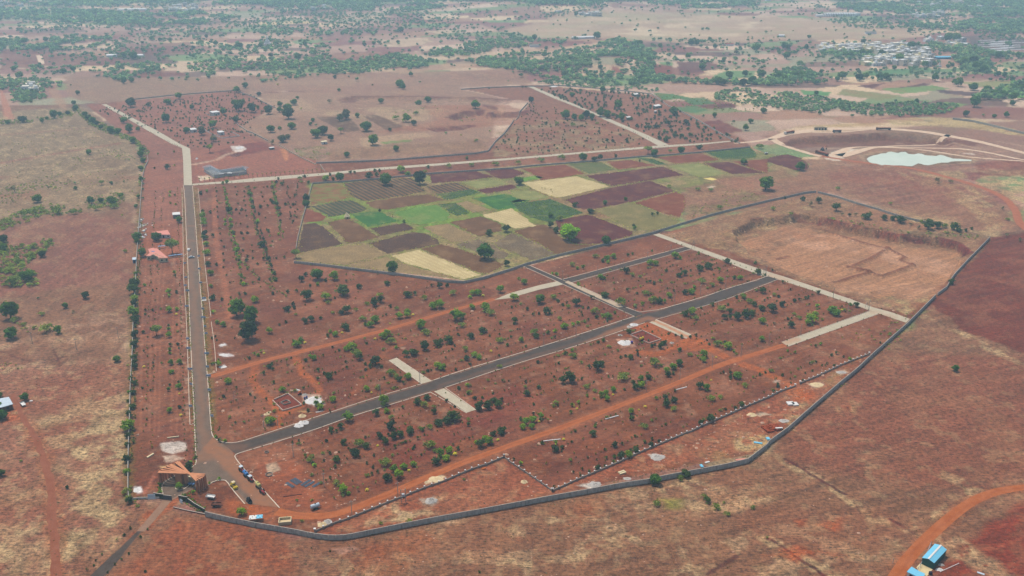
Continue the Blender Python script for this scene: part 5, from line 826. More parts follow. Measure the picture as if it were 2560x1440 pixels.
def in_poly_pts(P, dens):
    P = np.array(GA(P)); x0, y0 = P.min(0); x1, y1 = P.max(0); n = int((x1-x0)*(y1-y0)*dens)
    x = rs.uniform(x0, x1, n); y = rs.uniform(y0, y1, n); k = inside(x, y, P); return x[k], y[k]
ROADL = [GA(q) for q in ([(470, 470), (482, 700), (508, 1090)], [(570, 1120), (770, 1066), (1065, 970), (1440, 853), (1610, 795), (1920, 700)], [(1318, 667), (1395, 702), (1600, 790)], [(1410, 703), (1720, 620)], [(1640, 587), (1940, 692), (2270, 803)], [(2186, 781), (1960, 861)], [(1240, 749), (1400, 706)], [(982, 898), (1066, 958), (1100, 975), (1178, 1029)], [(1630, 802), (1722, 842)], [(690, 1280), (830, 1290), (960, 1240), (1160, 1155), (1480, 1040), (1800, 912), (1962, 862)], [(527, 941), (740, 882), (965, 825), (1236, 748)])]
def road_free(x, y, d):
    m = np.ones(x.shape, bool)
    for P in ROADL: m &= seg_dist(x, y, P) > d
    return m
def drop(kind, x, y, w0, w1):
    for a, b in zip(x, y):
        p_ = PX(a, b); PL.append((kind, p_[0], p_[1], rs.uniform(w0, w1)))
PLOTS = [[(540, 930), (1240, 745), (1400, 700), (1720, 620), (1960, 695), (1610, 795), (1280, 900), (1060, 955), (620, 1090), (535, 1090)], [(1280, 905), (1610, 805), (1960, 700), (2170, 775), (1960, 860), (1500, 1010), (1150, 1150), (860, 1280), (720, 1110), (1100, 975)], [(1400, 1210), (2100, 900), (1970, 870), (1280, 1120)], [(530, 470), (770, 460), (735, 650), (1170, 705), (1300, 690), (1220, 745), (540, 920)]]
ang = math.atan2(*(np.array(G(1600, 795))-np.array(G(1065, 970)))[::-1])
for i, P in enumerate(PLOTS):
    A_ = np.array(GA(P)); x0, y0 = A_.min(0)-60; x1, y1 = A_.max(0)+60; cx, cy = (x0+x1)/2, (y0+y1)/2; a_ = ang if i < 3 else R(88)
    uu, vv = np.meshgrid(np.arange(-500, 500, 3.4), np.arange(-500, 500, 7.5)); uu = uu.ravel()+rs.normal(0, .7, uu.size); vv = vv.ravel()+rs.normal(0, .6, vv.size)
    x = cx+uu*math.cos(a_)-vv*math.sin(a_); y = cy+uu*math.sin(a_)+vv*math.cos(a_)
    k_ = inside(x, y, A_) & (rs.rand(x.size) < .52) & road_free(x, y, 4.5); x, y = x[k_], y[k_]
    if i == 3: k_ = rs.rand(x.size) < .18; x, y = x[k_], y[k_]
    drop('s', x, y, .45, 1.5); j = rs.rand(x.size) < (.14 if i < 3 else .06); drop('d', x[j]+2, y[j]+1.5, 1.4, 2.3); j = rs.rand(x.size) < .11; drop('o', x[j]-2, y[j]-1.5, 1.4, 2.8)
# saplings that line the roads
def along(P, step, offs, kind, w0, w1, jit=.4, prob=.9):
    P = np.array(GA(P)); n = int(np.hypot(*np.diff(P, axis=0).T).sum()/step); Q_ = resamp(P, max(n, 2)); d = np.gradient(Q_, axis=0); d /= np.hypot(d[:, 0], d[:, 1])[:, None]; nn = np.c_[-d[:, 1], d[:, 0]]
    for o_ in offs:
        q = Q_+nn*o_+rs.normal(0, jit, Q_.shape); q = q[rs.rand(len(q)) < prob]; drop(kind, q[:, 0], q[:, 1], w0, w1)
for P, o_ in (([(481, 462), (640, 449), (940, 422), (1280, 397), (1830, 353)], (-3.5, 3.5)), ([(258, 260), (380, 327), (460, 366)], (-4.5, 4.5)), ([(1323, 215), (1488, 285), (1640, 350)], (-4, 4)), ([(1640, 585), (1935, 688), (2270, 802)], (-4, 4)), ([(1962, 861), (2186, 781)], (-3.4, 3.4)), ([(620, 1112), (1060, 972), (1440, 853), (1930, 697)], (-5.5, 5.5)), ([(1400, 704), (1720, 620)], (-4, 4)), ([(1318, 667), (1600, 790)], (-4,)), ([(1087, 977), (1178, 1030)], (2.5, -2.5)), ([(982, 898), (1060, 956)], (2.8, -2.8))):
    along(P, 5, o_, 's', .5, 1.05, .3, .65)
along([(348, 560), (340, 700), (330, 850), (326, 960), (322, 1150)], 4.5, (1.8,), 's', 1.2, 2.4, .8)
along([(452, 470), (466, 800), (480, 1150)], 5, (-3,), 's', .7, 1.2)
for x0 in (366, 384):
    along([(x0+24, 480), (x0+4, 800), (x0-6, 1120)], 5.5, (0,), 's', .7, 1.6, .5, .6)
for P, kd, w0, w1, st_p in (([(563, 470), (572, 520), (580, 580), (592, 630), (612, 715)], 'b', 1.6, 2.8, 4.2), ([(624, 470), (632, 520), (640, 560), (655, 610), (675, 660), (690, 705)], 'd', 1.6, 2.9, 4.2), ([(683, 455), (690, 500), (697, 535), (706, 600)], 'b', 1.5, 2.6, 4.4), ([(712, 455), (722, 500), (730, 560)], 'd', 1.4, 2.4, 6), ([(745, 455), (742, 500), (735, 560)], 'd', 1.4, 2.2, 7), ([(540, 470), (552, 600), (572, 710)], 'd', 1.6, 2.8, 15), ([(590, 470), (606, 590), (630, 710)], 'd', 1.6, 2.8, 13), ([(607, 470), (622, 590), (648, 700)], 'd', 1.6, 2.4, 14), ([(655, 470), (668, 560), (690, 640)], 'd', 1.6, 2.4, 14), ([(600, 640), (650, 700), (720, 740)], 's', 1, 2, 4)):
    along(P, st_p, (0,), kd, w0, w1, .9, .85)
    if st_p < 5: along(P, st_p*1.3, (-1.5,), 'o', 1.4, 2.6, .8, .7)
# the sparse orchards at the far side
UL = [(240, 275), (600, 228), (685, 268), (620, 308), (640, 345), (480, 380), (445, 352)]; UR = [(1160, 224), (1320, 218), (1620, 235), (1750, 308), (1860, 355), (1680, 358), (1600, 330), (1340, 222)]; UM = [(1240, 365), (1330, 258), (1480, 290), (1640, 362), (1250, 392)]
for P, dn, o_ in ((UL, .012, (1.6, 3.2)), (UR, .011, (2.2, 4.6)), (UM, .008, (1.4, 3))):
    x, y = in_poly_pts(P, dn); u_ = np.round((x*.25+y)/13)*13-x*.25; y = np.where(rs.rand(len(x)) < .75, u_+rs.normal(0, 1.2, len(x)), y); drop('d', x, y, *o_)
# -------- plant them: the 300 of each kind that show largest are things, the rest one mass
CAT = {'b': ('mango_tree', 'tree'), 'd': ('mango_tree', 'tree'), 'o': ('bush', 'bush'), 'g': ('bush', 'bush'), 's': ('sapling', 'sapling'), 'y': ('coconut_sapling', 'palm'), 'p': ('palm', 'palm'), 'P': ('roadside_palm', 'palm'), 't': ('tree', 'tree'), 'u': ('tree', 'tree'), 'L': ('tree', 'tree'), 'G': ('tree', 'tree')}
LOOK = {'b': 'bright green round mango tree', 'd': 'dark green young mango tree', 'o': 'thin olive green bush', 'g': 'dry grey brown bush', 's': 'tiny sapling', 'y': 'yellowish coconut sapling', 'p': 'small dark palm', 'P': 'short bare stemmed palm', 't': 'full crowned green tree', 'u': 'flat topped tree on thin trunk', 'L': 'large lime green tree', 'G': 'bare greyish tree'}
SM_CACHE = {}
def smesh(kind, i):
    if (kind, i) not in SM_CACHE:
        arr, mat, nm = KIND[kind][i]; SM_CACHE[(kind, i)] = tree_mesh(nm, arr, mat)
    return SM_CACHE[(kind, i)]
byname = {}
for q in PL:
    n_ = CAT[q[0]][0]; byname.setdefault(n_, []).append(q)
STUFF = []
for n_, L_ in byname.items():
    if n_ == 'roadside_palm': continue
    L_.sort(key=lambda q: -q[3]*scale(q[2])); keep, rest = L_[:290], L_[290:]
    STUFF += rest
    grp = {}
    for q in keep: grp.setdefault((q[0], zone(q[1], q[2]-4)), []).append(q)
    for (kd, zn), qs in grp.items():
        qs.sort(key=lambda q: q[1])
        for i, (kd_, px, py, w_) in enumerate(qs):
            x, y = G(px, py); z = hz(x, y); rz = rs.uniform(0, 6.28); hh = w_*rs.uniform(.85, 1.15)*(1.15 if kd in 'bd' else 1)
            if kd == 's': lab = 'tiny sapling '+zn; 
            elif len(qs) == 1: lab = 'lone '+LOOK[kd]+' '+zn
            else: lab = ordn(i)+' '+LOOK[kd]+' from the left '+zn
            for cut in (' from the left', 'full crowned ', 'round ', 'young ', 'green ', ' the'):
                if len(lab.split()) > 16: lab = lab.replace(cut, '', 1)
            if kd in 'tuLG':
                o = empty('tree', x, y, z, rz, lab, 'tree', 'grown trees '+zn); o.scale = (w_, w_, hh)
                v_ = rs.randint(4) if kd != 'u' else 4+rs.randint(2); cm, tm = tree_parts(v_, {'t': 't' if rs.rand() < .8 else 'd', 'u': 'o', 'L': 'l', 'G': 'g'}[kd])
                mk('crown', cm, o); mk('trunk', tm, o)
            else:
                if kd in 'bd': w_ *= 1.25; hh *= .98
                o = mk(n_, smesh(kd, rs.randint(len(KIND[kd]))), None, (x, y, z), rz, (w_, w_, hh)); tag(o, lab, CAT[kd][1], LOOK[kd]+'s '+zn)
pm = [smesh('p', 0), smesh('p', 1)]
for i, q in enumerate(byname['roadside_palm']):
    x, y = G(q[1], q[2]); o = mk('palm', pm[i % 2], None, (x, y, 0), rs.uniform(0, 6), (3, 3, 3.6)); tag(o, ordn(i)+' short palm from the left along the horizontal concrete road', 'palm', 'palms along the horizontal concrete road')
# masses
ARR_S = {'b': [crown(200+i, 6, 10, .28, .27, .42, .42, trunk=0) for i in range(3)], 'o': [crown(210+i, 6, 7, .2, .24, .3, .36, .8, .5, trunk=0) for i in range(3)],
         't': [crown(220+i, 9, 10, .22, .24, .40, .45, trunk=0) for i in range(4)], 'w': [crown(230+i, 3, 3, .4, .25, .25, .25, trunk=0) for i in range(3)]}
def mass(name, pts, arrk, matk, label=None, cat=None, zoff=0):
    """pts: x, y, width, height factor"""
    Vs = []; Fs = []; Ts = []; n = 0
    if not len(pts): return
    P = np.array([q[:2] for q in pts]); zz = rel(P[:, 0], P[:, 1])
    for q, z in zip(pts, zz):
        V, Fq, Tn, _ = ARR_S[arrk][rs.randint(len(ARR_S[arrk]))]; a = rs.uniform(0, 6.28); c_, s_ = math.cos(a), math.sin(a); w_ = q[2]
        Vs.append(np.c_[q[0]+w_*(V[:, 0]*c_-V[:, 1]*s_), q[1]+w_*(V[:, 0]*s_+V[:, 1]*c_), z+zoff+w_*q[3]*V[:, 2]]); Fs.append(Fq+n); n += len(V); bb = rs.uniform(.6, 1.5); Ts.append(Tn*np.array([bb*rs.uniform(.85, 1.2), bb, bb*rs.uniform(.8, 1.1)]))
    o = mk(name, np_mesh(name, np.concatenate(Vs), np.concatenate(Fs), [LM[matk]], {'Tint': np.concatenate(Ts)})); tag(o, label, cat, kind='stuff')
M_ = {k_: [] for k_ in 'bdosty'}
for kd, px, py, w_ in STUFF:
    x, y = G(px, py); M_[{'b': 'b', 'd': 'd', 'o': 'o', 'g': 'o', 's': 's', 'y': 'y', 'p': 's'}.get(kd, 't')].append((x, y, w_, 1.05))
mass('far_mango_trees', M_['b'], 'b', 'b'); mass('far_mango_trees', M_['d'], 'b', 'd'); mass('far_bushes', M_['o'], 'o', 'o'); mass('small_saplings', M_['s'], 'b', 's'); mass('far_trees', M_['t'], 't', 'f')
def scat(P, dens, w0, w1, hf=1.0, gate=None):
    x, y = in_poly_pts(P, dens)
    if gate: k_ = fbm(x, y, gate[0], 77) > gate[1]; x, y = x[k_], y[k_]
    return [(a, b, rs.uniform(w0, w1), hf*rs.uniform(.8, 1.2)) for a, b in zip(x, y)]
FO = []
for P, dn, w0, w1, gt in (
    ([(240, 188), (300, 163), (420, 160), (470, 162), (560, 148), (640, 152), (760, 160), (870, 147), (1000, 137), (1095, 155), (1070, 170), (1000, 174), (930, 182), (800, 190), (660, 206), (560, 200), (470, 175), (400, 176), (330, 195), (300, 210), (285, 200)], .024, 4, 8.5, (40, .42)),
    ([(0, 196), (60, 200), (150, 196), (160, 215), (110, 225), (118, 246), (60, 250), (38, 255), (20, 225), (0, 225)], .05, 3, 6.5, (40, .33)), ([(25, 250), (60, 248), (118, 243), (60, 262), (35, 262)], .02, 4, 7, None),
    ([(1160, 155), (1230, 143), (1310, 133), (1370, 138), (1400, 128), (1480, 118), (1530, 100), (1570, 100), (1620, 122), (1640, 140), (1620, 150), (1590, 160), (1600, 175), (1640, 200), (1600, 214), (1480, 212), (1360, 200), (1310, 190), (1250, 178), (1200, 168)], .026, 4.5, 9.5, (34, .40)),
    ([(1080, 130), (1150, 112), (1250, 95), (1420, 105), (1390, 115), (1310, 117), (1230, 130), (1150, 145), (1060, 142)], .016, 5, 9, (50, .42)),
    ([(1320, 195), (1480, 212), (1600, 214), (1660, 230), (1600, 232), (1340, 210)], .04, 3, 6, (30, .4)), ([(1590, 150), (1630, 160), (1640, 190), (1680, 200), (1640, 212), (1590, 195)], .03, 6, 10, None),
    ([(1680, 195), (1800, 206), (1900, 205), (1960, 176), (2010, 175), (2060, 198), (2070, 210), (1960, 215), (1820, 214), (1680, 208)], .026, 5, 10, (30, .38)),
    ([(1920, 228), (1990, 236), (2060, 245), (2110, 256), (2108, 268), (2050, 284), (2000, 278), (1930, 274), (1860, 262), (1785, 250), (1790, 232), (1850, 222)], .06, 2.6, 6, (24, .38)),
    ([(2070, 250), (2180, 262), (2300, 258), (2400, 262), (2380, 278), (2350, 290), (2260, 293), (2170, 290), (2100, 278)], .06, 2.6, 6, (24, .36)),
    ([(2430, 243), (2480, 225), (2560, 208), (2640, 205), (2640, 248), (2560, 250), (2440, 253)], .026, 6, 11, (30, .35)), ([(2380, 145), (2420, 130), (2470, 150), (2480, 175), (2430, 184), (2400, 170)], .03, 6, 11, (30, .3)),
    ([(2255, 118), (2300, 108), (2420, 120), (2560, 140), (2560, 150), (2420, 140), (2310, 130)], .016, 7, 11, (30, .35)),
    ([(1130, 4), (1170, -20), (1640, -20), (1640, 4), (1570, 12), (1480, 31), (1350, 31), (1240, 20)], .022, 7, 12, (60, .3)),
    ([(-60, 20), (200, 28), (400, 38), (480, 30), (600, 45), (560, 62), (370, 64), (200, 62), (120, 52), (-60, 50)], .013, 8, 13, (70, .40)), ([(-40, 105), (80, 100), (200, 93), (280, 95), (290, 115), (200, 126), (100, 132), (60, 120), (-40, 118)], .013, 6, 11, (60, .42)),
    ([(560, 60), (800, 80), (1000, 80), (980, 90), (700, 92), (600, 80)], .008, 7, 11, (60, .5)), ([(640, -10), (1130, -10), (1100, 30), (900, 30), (660, 20)], .009, 8, 12, (80, .48)), ([(-60, -30), (900, -30), (900, 10), (300, 18), (-60, 15)], .010, 9, 14, (80, .45)),
    ([(2080, 14), (2350, 5), (2620, 5), (2620, 42), (2380, 45), (2250, 38), (2140, 32)], .016, 8, 13, (70, .38)), ([(2390, 55), (2480, 50), (2620, 56), (2620, 92), (2520, 85), (2410, 78)], .016, 7, 12, (60, .36)), ([(1900, -30), (2700, -30), (2700, 0), (2100, 5)], .012, 9, 14, (90, .42)),
    ([(2200, 58), (2400, 62), (2420, 76), (2300, 78), (2200, 72)], .010, 7, 11, (50, .45)), ([(1640, -20), (1900, -20), (1900, 18), (1700, 28), (1620, 20)], .006, 8, 12, (80, .5)),
    ([(2060, 130), (2140, 128), (2180, 140), (2190, 152), (2100, 150)], .018, 6, 10, None), ([(0, 100), (170, 105), (250, 116), (120, 130), (0, 130)], .008, 6, 10, (60, .5)),
    ([(0, 165), (50, 160), (120, 172), (180, 168), (270, 170), (250, 182), (60, 190), (0, 186)], .012, 5, 9, (40, .48)), ([(640, 150), (700, 135), (860, 145), (760, 160), (640, 165)], .012, 5, 9, (40, .45)), ([(500, 105), (640, 115), (680, 128), (560, 140), (480, 125)], .010, 5, 10, (40, .45)),
    ([(640, 100), (760, 104), (860, 125), (800, 135), (680, 130)], .012, 5, 10, (40, .45)), ([(1660, 155), (1800, 148), (1960, 150), (1900, 165), (1700, 162)], .006, 5, 9, (50, .5))):
    FO += scat(P, dn, w0, w1, .95, gt)
mass('woodland', [q for i, q in enumerate(FO) if i % 10 < 7], 't', 'f', 'dark green scrub woodland in belts across the hazy plain')
# hedges and lone trees over the far fields, on the ground sheet's own field edges
ar = np.repeat((t*np.abs(np.gradient(Yr)))[:, None], NC, 1).ravel()*(us[600]-us[599]); pyv = np.repeat(rows[:, None], NC, 1).ravel()
okf = (pyv < 205) & (pyv > -60) & (np.tile(np.abs(us), NR) < .62); cl = fbm(gx, gy, 220, 91)
dn = (.0009+.0060*edge*ss((fbm(gx, gy, 60, 93)-.42)/.12)+.0040*ss((cl-.54)/.08))*np.where(okf, 1, 0)
dn *= np.where(inside(gx, gy, GA([(1300, 60), (1500, 35), (2050, 40), (2100, 100), (1560, 100), (1300, 95)])), .12, 1)
dn *= np.where(inside(gx, gy, GA([(160, 186), (300, 205), (640, 205), (1000, 180), (1160, 165), (1330, 205), (1330, 215), (100, 260)])), .05, 1)
sel = np.where(rs.rand(len(gx)) < dn*ar)[0]
FH = [(gx[i]+rs.normal(0, 2), gy[i]+rs.normal(0, 3), rs.uniform(3.2, 9), 1) for i in sel]
lh = [i for i in range(len(FO)) if rs.rand() < .3]; FO2 = [FO[i] for i in lh]; mass('light_thicket', FO2, 't', 'w', 'paler green thicket among the dark woodland belts'); FO = None
mass('field_hedges', FH, 't', 'f', 'trees and hedges dotted along the distant field edges')
SB = []
for P, dn_, w0, w1, gt in (([(0, 598), (60, 622), (110, 600), (135, 612), (100, 640), (60, 668), (100, 690), (95, 715), (40, 722), (0, 720), (-100, 700), (-100, 600)], .16, 1.4, 4.2, (16, .34)), ([(-60, 565), (0, 548), (60, 528), (120, 510), (205, 520), (205, 532), (110, 545), (40, 565), (-60, 600)], .15, 1.3, 3.8, (14, .36)),
    ([(215, 505), (250, 490), (308, 478), (312, 500), (292, 518), (215, 524)], .12, 1.2, 3.4, (10, .38)), ([(0, 470), (110, 440), (170, 460), (60, 500), (-60, 520)], .05, 1, 2.8, (14, .42)), ([(180, 395), (300, 370), (340, 400), (200, 410)], .04, 1, 2.4, (14, .45)), ([(-40, 310), (180, 300), (300, 345), (330, 420), (340, 500), (-40, 560)], .008, .7, 2.0, (20, .42)),
    ([(0, 300), (60, 302), (160, 285), (190, 262), (205, 268), (180, 292), (100, 305), (0, 312)], .06, 1.8, 4, (14, .36)), ([(186, 265), (205, 280), (232, 300), (262, 312), (300, 332), (345, 352), (372, 378), (372, 390), (350, 368), (318, 352), (268, 335), (226, 315), (196, 285)], .13, 1.6, 4, (12, .30)),
    ([(350, 372), (372, 385), (366, 410), (356, 440), (353, 470), (347, 470), (349, 440), (356, 410)], .12, 1.4, 3.2, (8, .34)), ([(346, 480), (352, 480), (346, 560), (342, 560)], .07, 1.2, 2.4, None), ([(323, 800), (331, 800), (324, 960), (321, 1220), (313, 1220), (317, 1000)], .045, 1, 2.2, (8, .4)), ([(334, 690), (345, 690), (338, 800), (329, 800)], .10, 1.2, 2.6, None), ([(312, 1215), (325, 1210), (330, 1240), (345, 1262), (330, 1262), (316, 1245)], .16, 1, 2.2, None),
    ([(2040, 540), (2100, 548), (2200, 560), (2300, 580), (2450, 585), (2440, 598), (2330, 594), (2240, 580), (2120, 560)], .07, 1.2, 3, (12, .38)), ([(1735, 1235), (1770, 1245), (1840, 1290), (1820, 1296), (1760, 1262)], .12, .6, 1.6, None), ([(1720, 500), (1860, 470), (1920, 480), (1860, 520), (1735, 548)], .03, .8, 2, (12, .45)),
    ([(735, 372), (810, 366), (830, 388), (790, 402), (745, 392)], .12, .8, 1.6, (8, .42)), ([(1620, 230), (1700, 240), (1900, 262), (1890, 280), (1800, 282), (1690, 262)], .02, 1.4, 3, (16, .42)), ([(1155, 268), (960, 285), (1080, 262), (1190, 290), (1100, 310)], .015, 1.4, 3.2, (16, .48)),
    ([(40, 810), (140, 800), (150, 830), (60, 835)], .05, 1, 2.6, (10, .42)), ([(0, 905), (50, 910), (60, 925), (0, 930)], .08, .8, 2, None), ([(1990, 870), (2080, 850), (2290, 790), (2300, 800), (2230, 860), (2180, 850)], .012, .8, 1.8, None), ([(2170, 850), (2230, 800), (2300, 770), (2310, 790), (2230, 880)], .05, .8, 1.8, None), ([(2090, 970), (2110, 955), (2130, 945), (2115, 965)], .12, .8, 1.6, None)):
    SB += scat(P, dn_, w0, w1, .85, gt)
mass('wild_scrub', SB, 'o', 'o', 'low olive scrub spreading over the wild ground')
# planted verges and hedges
VG = []
def vg(P, w_, dn_, a=.5, b=1.1):
    P = smooth(GA(P), 2); L_ = np.hypot(*np.diff(P, axis=0).T).sum(); n = int(L_*w_*dn_); Q_ = resamp(P, max(n, 3)); q = Q_+rs.uniform(-w_/2, w_/2, Q_.shape)
    VG.extend([(x, y, rs.uniform(a, b), 1) for x, y in q])
vg([(469, 720), (471, 790), (476, 880)], 1.5, .9); vg([(480, 930), (484, 1000), (487, 1080), (488, 1130), (484, 1160)], 1.7, 1.1); vg([(503, 710), (509, 780), (515, 860), (521, 930)], 1.3, 1); vg([(522, 940), (527, 1010), (531, 1080), (541, 1096), (552, 1102)], 1.5, 1); vg([(485, 480), (493, 580), (500, 690)], 2.4, .25); vg([(455, 480), (463, 600), (468, 700)], 2, .25)
mass('verge_planting', VG, 'w', 'h', 'yellow green planting along the main road kerbs')
VG = []
vg([(402, 1205), (400, 1215), (400, 1232)], 1.6, 2.4, .6, 1.3); vg([(344, 1246), (370, 1244), (404, 1241)], 2.2, 2.2, .6, 1.2); vg([(458, 1243), (470, 1252), (486, 1264), (506, 1276)], 3.4, 2.2, .6, 1.4); vg([(458, 1238), (474, 1233), (487, 1226)], 1.4, 2, .6, 1.2); vg([(446, 1218), (450, 1217), (455, 1215)], 1.4, 2, .5, 1); vg([(466, 1178), (474, 1172), (480, 1165)], 3, 1.2, .8, 1.6); vg([(1330, 640), (1340, 642)], 1, .5)
mass('gate_hedges', VG, 'w', 'b', 'green hedges around the entrance gateway walls')
TF = []
for P, dn_, gt in (([(-40, 760), (335, 700), (325, 960), (-40, 930)], .022, None), ([(-40, 920), (322, 900), (320, 1250), (200, 1460), (-60, 1480)], .035, (10, .45)), ([(-40, 420), (340, 420), (340, 700), (-40, 700)], .010, (20, .42)), ([(560, 1500), (850, 1360), (1300, 1270), (1900, 1150), (2150, 1280), (2250, 1440), (2150, 1500)], .03, (12, .46)),
    ([(1960, 1140), (2280, 820), (2700, 960), (2700, 1200), (2400, 1240), (2290, 1340)], .02, None), ([(1650, 585), (2050, 482), (2470, 592), (2300, 780)], .008, (12, .48)), ([(850, 1320), (1380, 1230), (1700, 1110), (2160, 900), (2160, 910), (1890, 1130), (1280, 1250)], .03, (9, .44))):
    TF += scat(P, dn_, .35, 1.0, .7, gt)
for P in ([(515, 1280), (640, 1308), (800, 1346), (870, 1346), (1000, 1322), (1280, 1260), (1640, 1182), (1880, 1138), (1950, 1085), (2080, 985), (2300, 785), (2340, 740)], [(740, 655), (1000, 680), (1170, 706), (1300, 672), (1640, 588)], [(690, 1296), (860, 1275)], [(2480, 600), (2360, 730)]):
    W = np.array(GA(P)); n_ = int(np.hypot(*np.diff(W, axis=0).T).sum()/.9); Q_ = resamp(W, n_); g_ = fbm(Q_[:, 0], Q_[:, 1], 18, 42); m_ = (g_ > .5) & (rs.rand(n_) < .8); q = Q_[m_]+rs.normal(0, .6, (m_.sum(), 2)); TF += [(a, b, rs.uniform(.4, 1.1), .8) for a, b in q]
mass('dry_tufts', TF, 'w', 'g', 'dry grass tufts scattered over the rough ground')
# leafy field plants
CR = []
for P, dn_ in ((T(1, 2, [(0, 595), (200, 575), (380, 552), (560, 622), (715, 690), (560, 728), (390, 788), (200, 738), (60, 660)]), .22), (T(1, 2, [(1905, 73), (2380, 34), (2445, 100), (2435, 138), (2105, 158)]), .12), (T(1, 1, [(1812, 600), (2000, 590), (2145, 690), (2010, 720), (1890, 655)]), .22), (T(1, 1, [(1805, 505), (2150, 452), (2255, 490), (1900, 560)]), .18), (T(1, 2, [(1235, 138), (1415, 148), (1555, 205), (1460, 208)]), .15)):
    CR += scat(P, dn_, .8, 1.6, .7, None)
BE = []
for P in FIELD_POLYS:
    W = np.array(GA(P)+[G(*P[0])]); n_ = int(np.hypot(*np.diff(W, axis=0).T).sum()/1.5); Q_ = resamp(W, n_); g_ = fbm(Q_[:, 0], Q_[:, 1], 26, 12); m_ = (rs.rand(n_) < .75) & (g_ > .40); q = Q_[m_]+rs.normal(0, .9, (m_.sum(), 2)); BE += [(a, b, rs.uniform(.6, 1.6), .6) for a, b in q]
mass('field_bank_grass', BE, 'w', 'v', 'rank green grass along the banks between the fields')
mass('leafy_crop', CR, 'w', 'b', 'leafy crop plants on the farm terrace')
del VG, TF, SB, FH, CR, M_

# ---------------------------------------------------------------- built things
def emat(name, c, rough=.6, var=.06, sc=1.2, metal=0):
    m = M(name, c, var, sc, rough); m.node_tree.nodes['Principled BSDF'].inputs['Metallic'].default_value = metal; return m
white = emat('white paint', (232, 230, 222)); cream = emat('cream wall', (226, 208, 166)); greyw = emat('grey cement wall', (142, 138, 128), .9, .16, .5); dark = emat('dark opening', (44, 42, 44)); blackm = emat('black rubber', (38, 36, 36), .9)
terra = emat('terracotta cladding', (212, 146, 108), .8, .1, .8); terra2 = emat('darker terracotta cladding', (206, 134, 98), .8, .1, .8); pink = emat('salmon roof', (226, 150, 132), .7, .08); blockw = emat('raw block wall', (206, 204, 198), .9, .2, .7); steel = emat('galvanised steel', (184, 192, 198), .6)  # terra2: slightly deeper terracotta for alternate pillars and the core wall
sky_b = emat('sky blue sheet', (128, 206, 232), .45, .04); teal = emat('teal wall sheet', (38, 104, 98), .6); sheet = emat('pale tin sheet', (200, 214, 220), .45, .12); redm = emat('red paint', (150, 36, 44), .4); bluep = emat('blue paint', (72, 130, 186), .4, .12); yel = emat('yellow paint', (222, 190, 66), .45); orange = emat('orange paint', (216, 120, 50), .5)
brown = emat('brown tarpaulin', (110, 76, 66), .8); lime = M('lime powder', (226, 222, 214), .1, .8, .95); sand = M('pale sand', (226, 202, 158), .1, .8, .95); gravel = M('grey gravel', (190, 184, 174), .16, 1.2, .95); brick = M('brick red', (156, 84, 60), .25, 1.6, .95); pole_m = emat('pole concrete', (186, 178, 164), .8); capw = emat('white cap', (236, 232, 224)); glass = emat('dark glass', (56, 66, 74), .25); silver = emat('silver paint', (188, 194, 196), .35, .05); rebar = emat('dull blue steel bars', (92, 108, 122), .7); thatch = M('straw thatch', (222, 206, 164), .15, 3, .95); wood = emat('weathered wood', (120, 92, 74), .9); rust = emat('rust brown', (112, 70, 58), .7)
def frame(p0, p1):
    x0, y0 = G(*p0); x1, y1 = G(*p1); return x0, y0, math.atan2(y1-y0, x1-x0), math.hypot(x1-x0, y1-y0)
def prism(bm, P, z0, z1, mi=0, cap=True):
    n = len(P); ar = sum(P[i][0]*P[(i+1) % n][1]-P[(i+1) % n][0]*P[i][1] for i in range(n)); P = P if ar > 0 else P[::-1]
    vs = [(x, y, z0) for x, y in P]+[(x, y, z1) for x, y in P]; fs = [(i, (i+1) % n, n+(i+1) % n, n+i) for i in range(n)]
    if cap: fs += [tuple(range(n, 2*n)), tuple(range(n))[::-1]]
    bm.add(vs, fs, mi); return P
def building(name, label, cat, top, h, wallm, roofm, group=None, over=.35, win=3.4, doors=1, lip=.22, wm=None):
    """a flat roofed building from the outline of its roof"""
    W = [G(a, b, h) for a, b in top]; cx = sum(a for a, b in W)/len(W); cy = sum(b for a, b in W)/len(W)
    o = empty(name, cx, cy, 0, 0, label, cat, group); L_ = [(a-cx, b-cy) for a, b in W]
    Wi = [(a*(1-over/max(math.hypot(a, b), 1)), b*(1-over/max(math.hypot(a, b), 1))) for a, b in L_]
    b_ = MB(); Wi = prism(b_, Wi, 0, h-.2, 0); b_.build('wall', wallm, o)
    b_ = MB(); prism(b_, L_, h-.2, h, 0); b_.build('roof', roofm, o)
    n = len(Wi); nd = 0
    for i in range(n):
        ax, ay = Wi[i]; bx, by = Wi[(i+1) % n]; L = math.hypot(bx-ax, by-ay); nx, ny = (by-ay)/max(L, .01), -(bx-ax)/max(L, .01)
        if ny > .2 or L < 2.2: continue
        k_ = max(1, int(L/win))
        for j in range(k_):
            t_ = (j+.5)/k_; px, py = ax+(bx-ax)*t_+nx*.03, ay+(by-ay)*t_+ny*.03; a = math.atan2(by-ay, bx-ax); isd = nd < doors and j == k_//2
            w_, z0, z1 = (.55, .02, 2.1) if isd else (.62, 1.0, 2.1); nd += isd; z1 = min(z1, h-.5)
            MB().box(-w_, w_, -.04, .03, z0, z1).build('door' if isd else 'window', wm or dark, o, loc=(px, py, 0), rz=a)
    return o
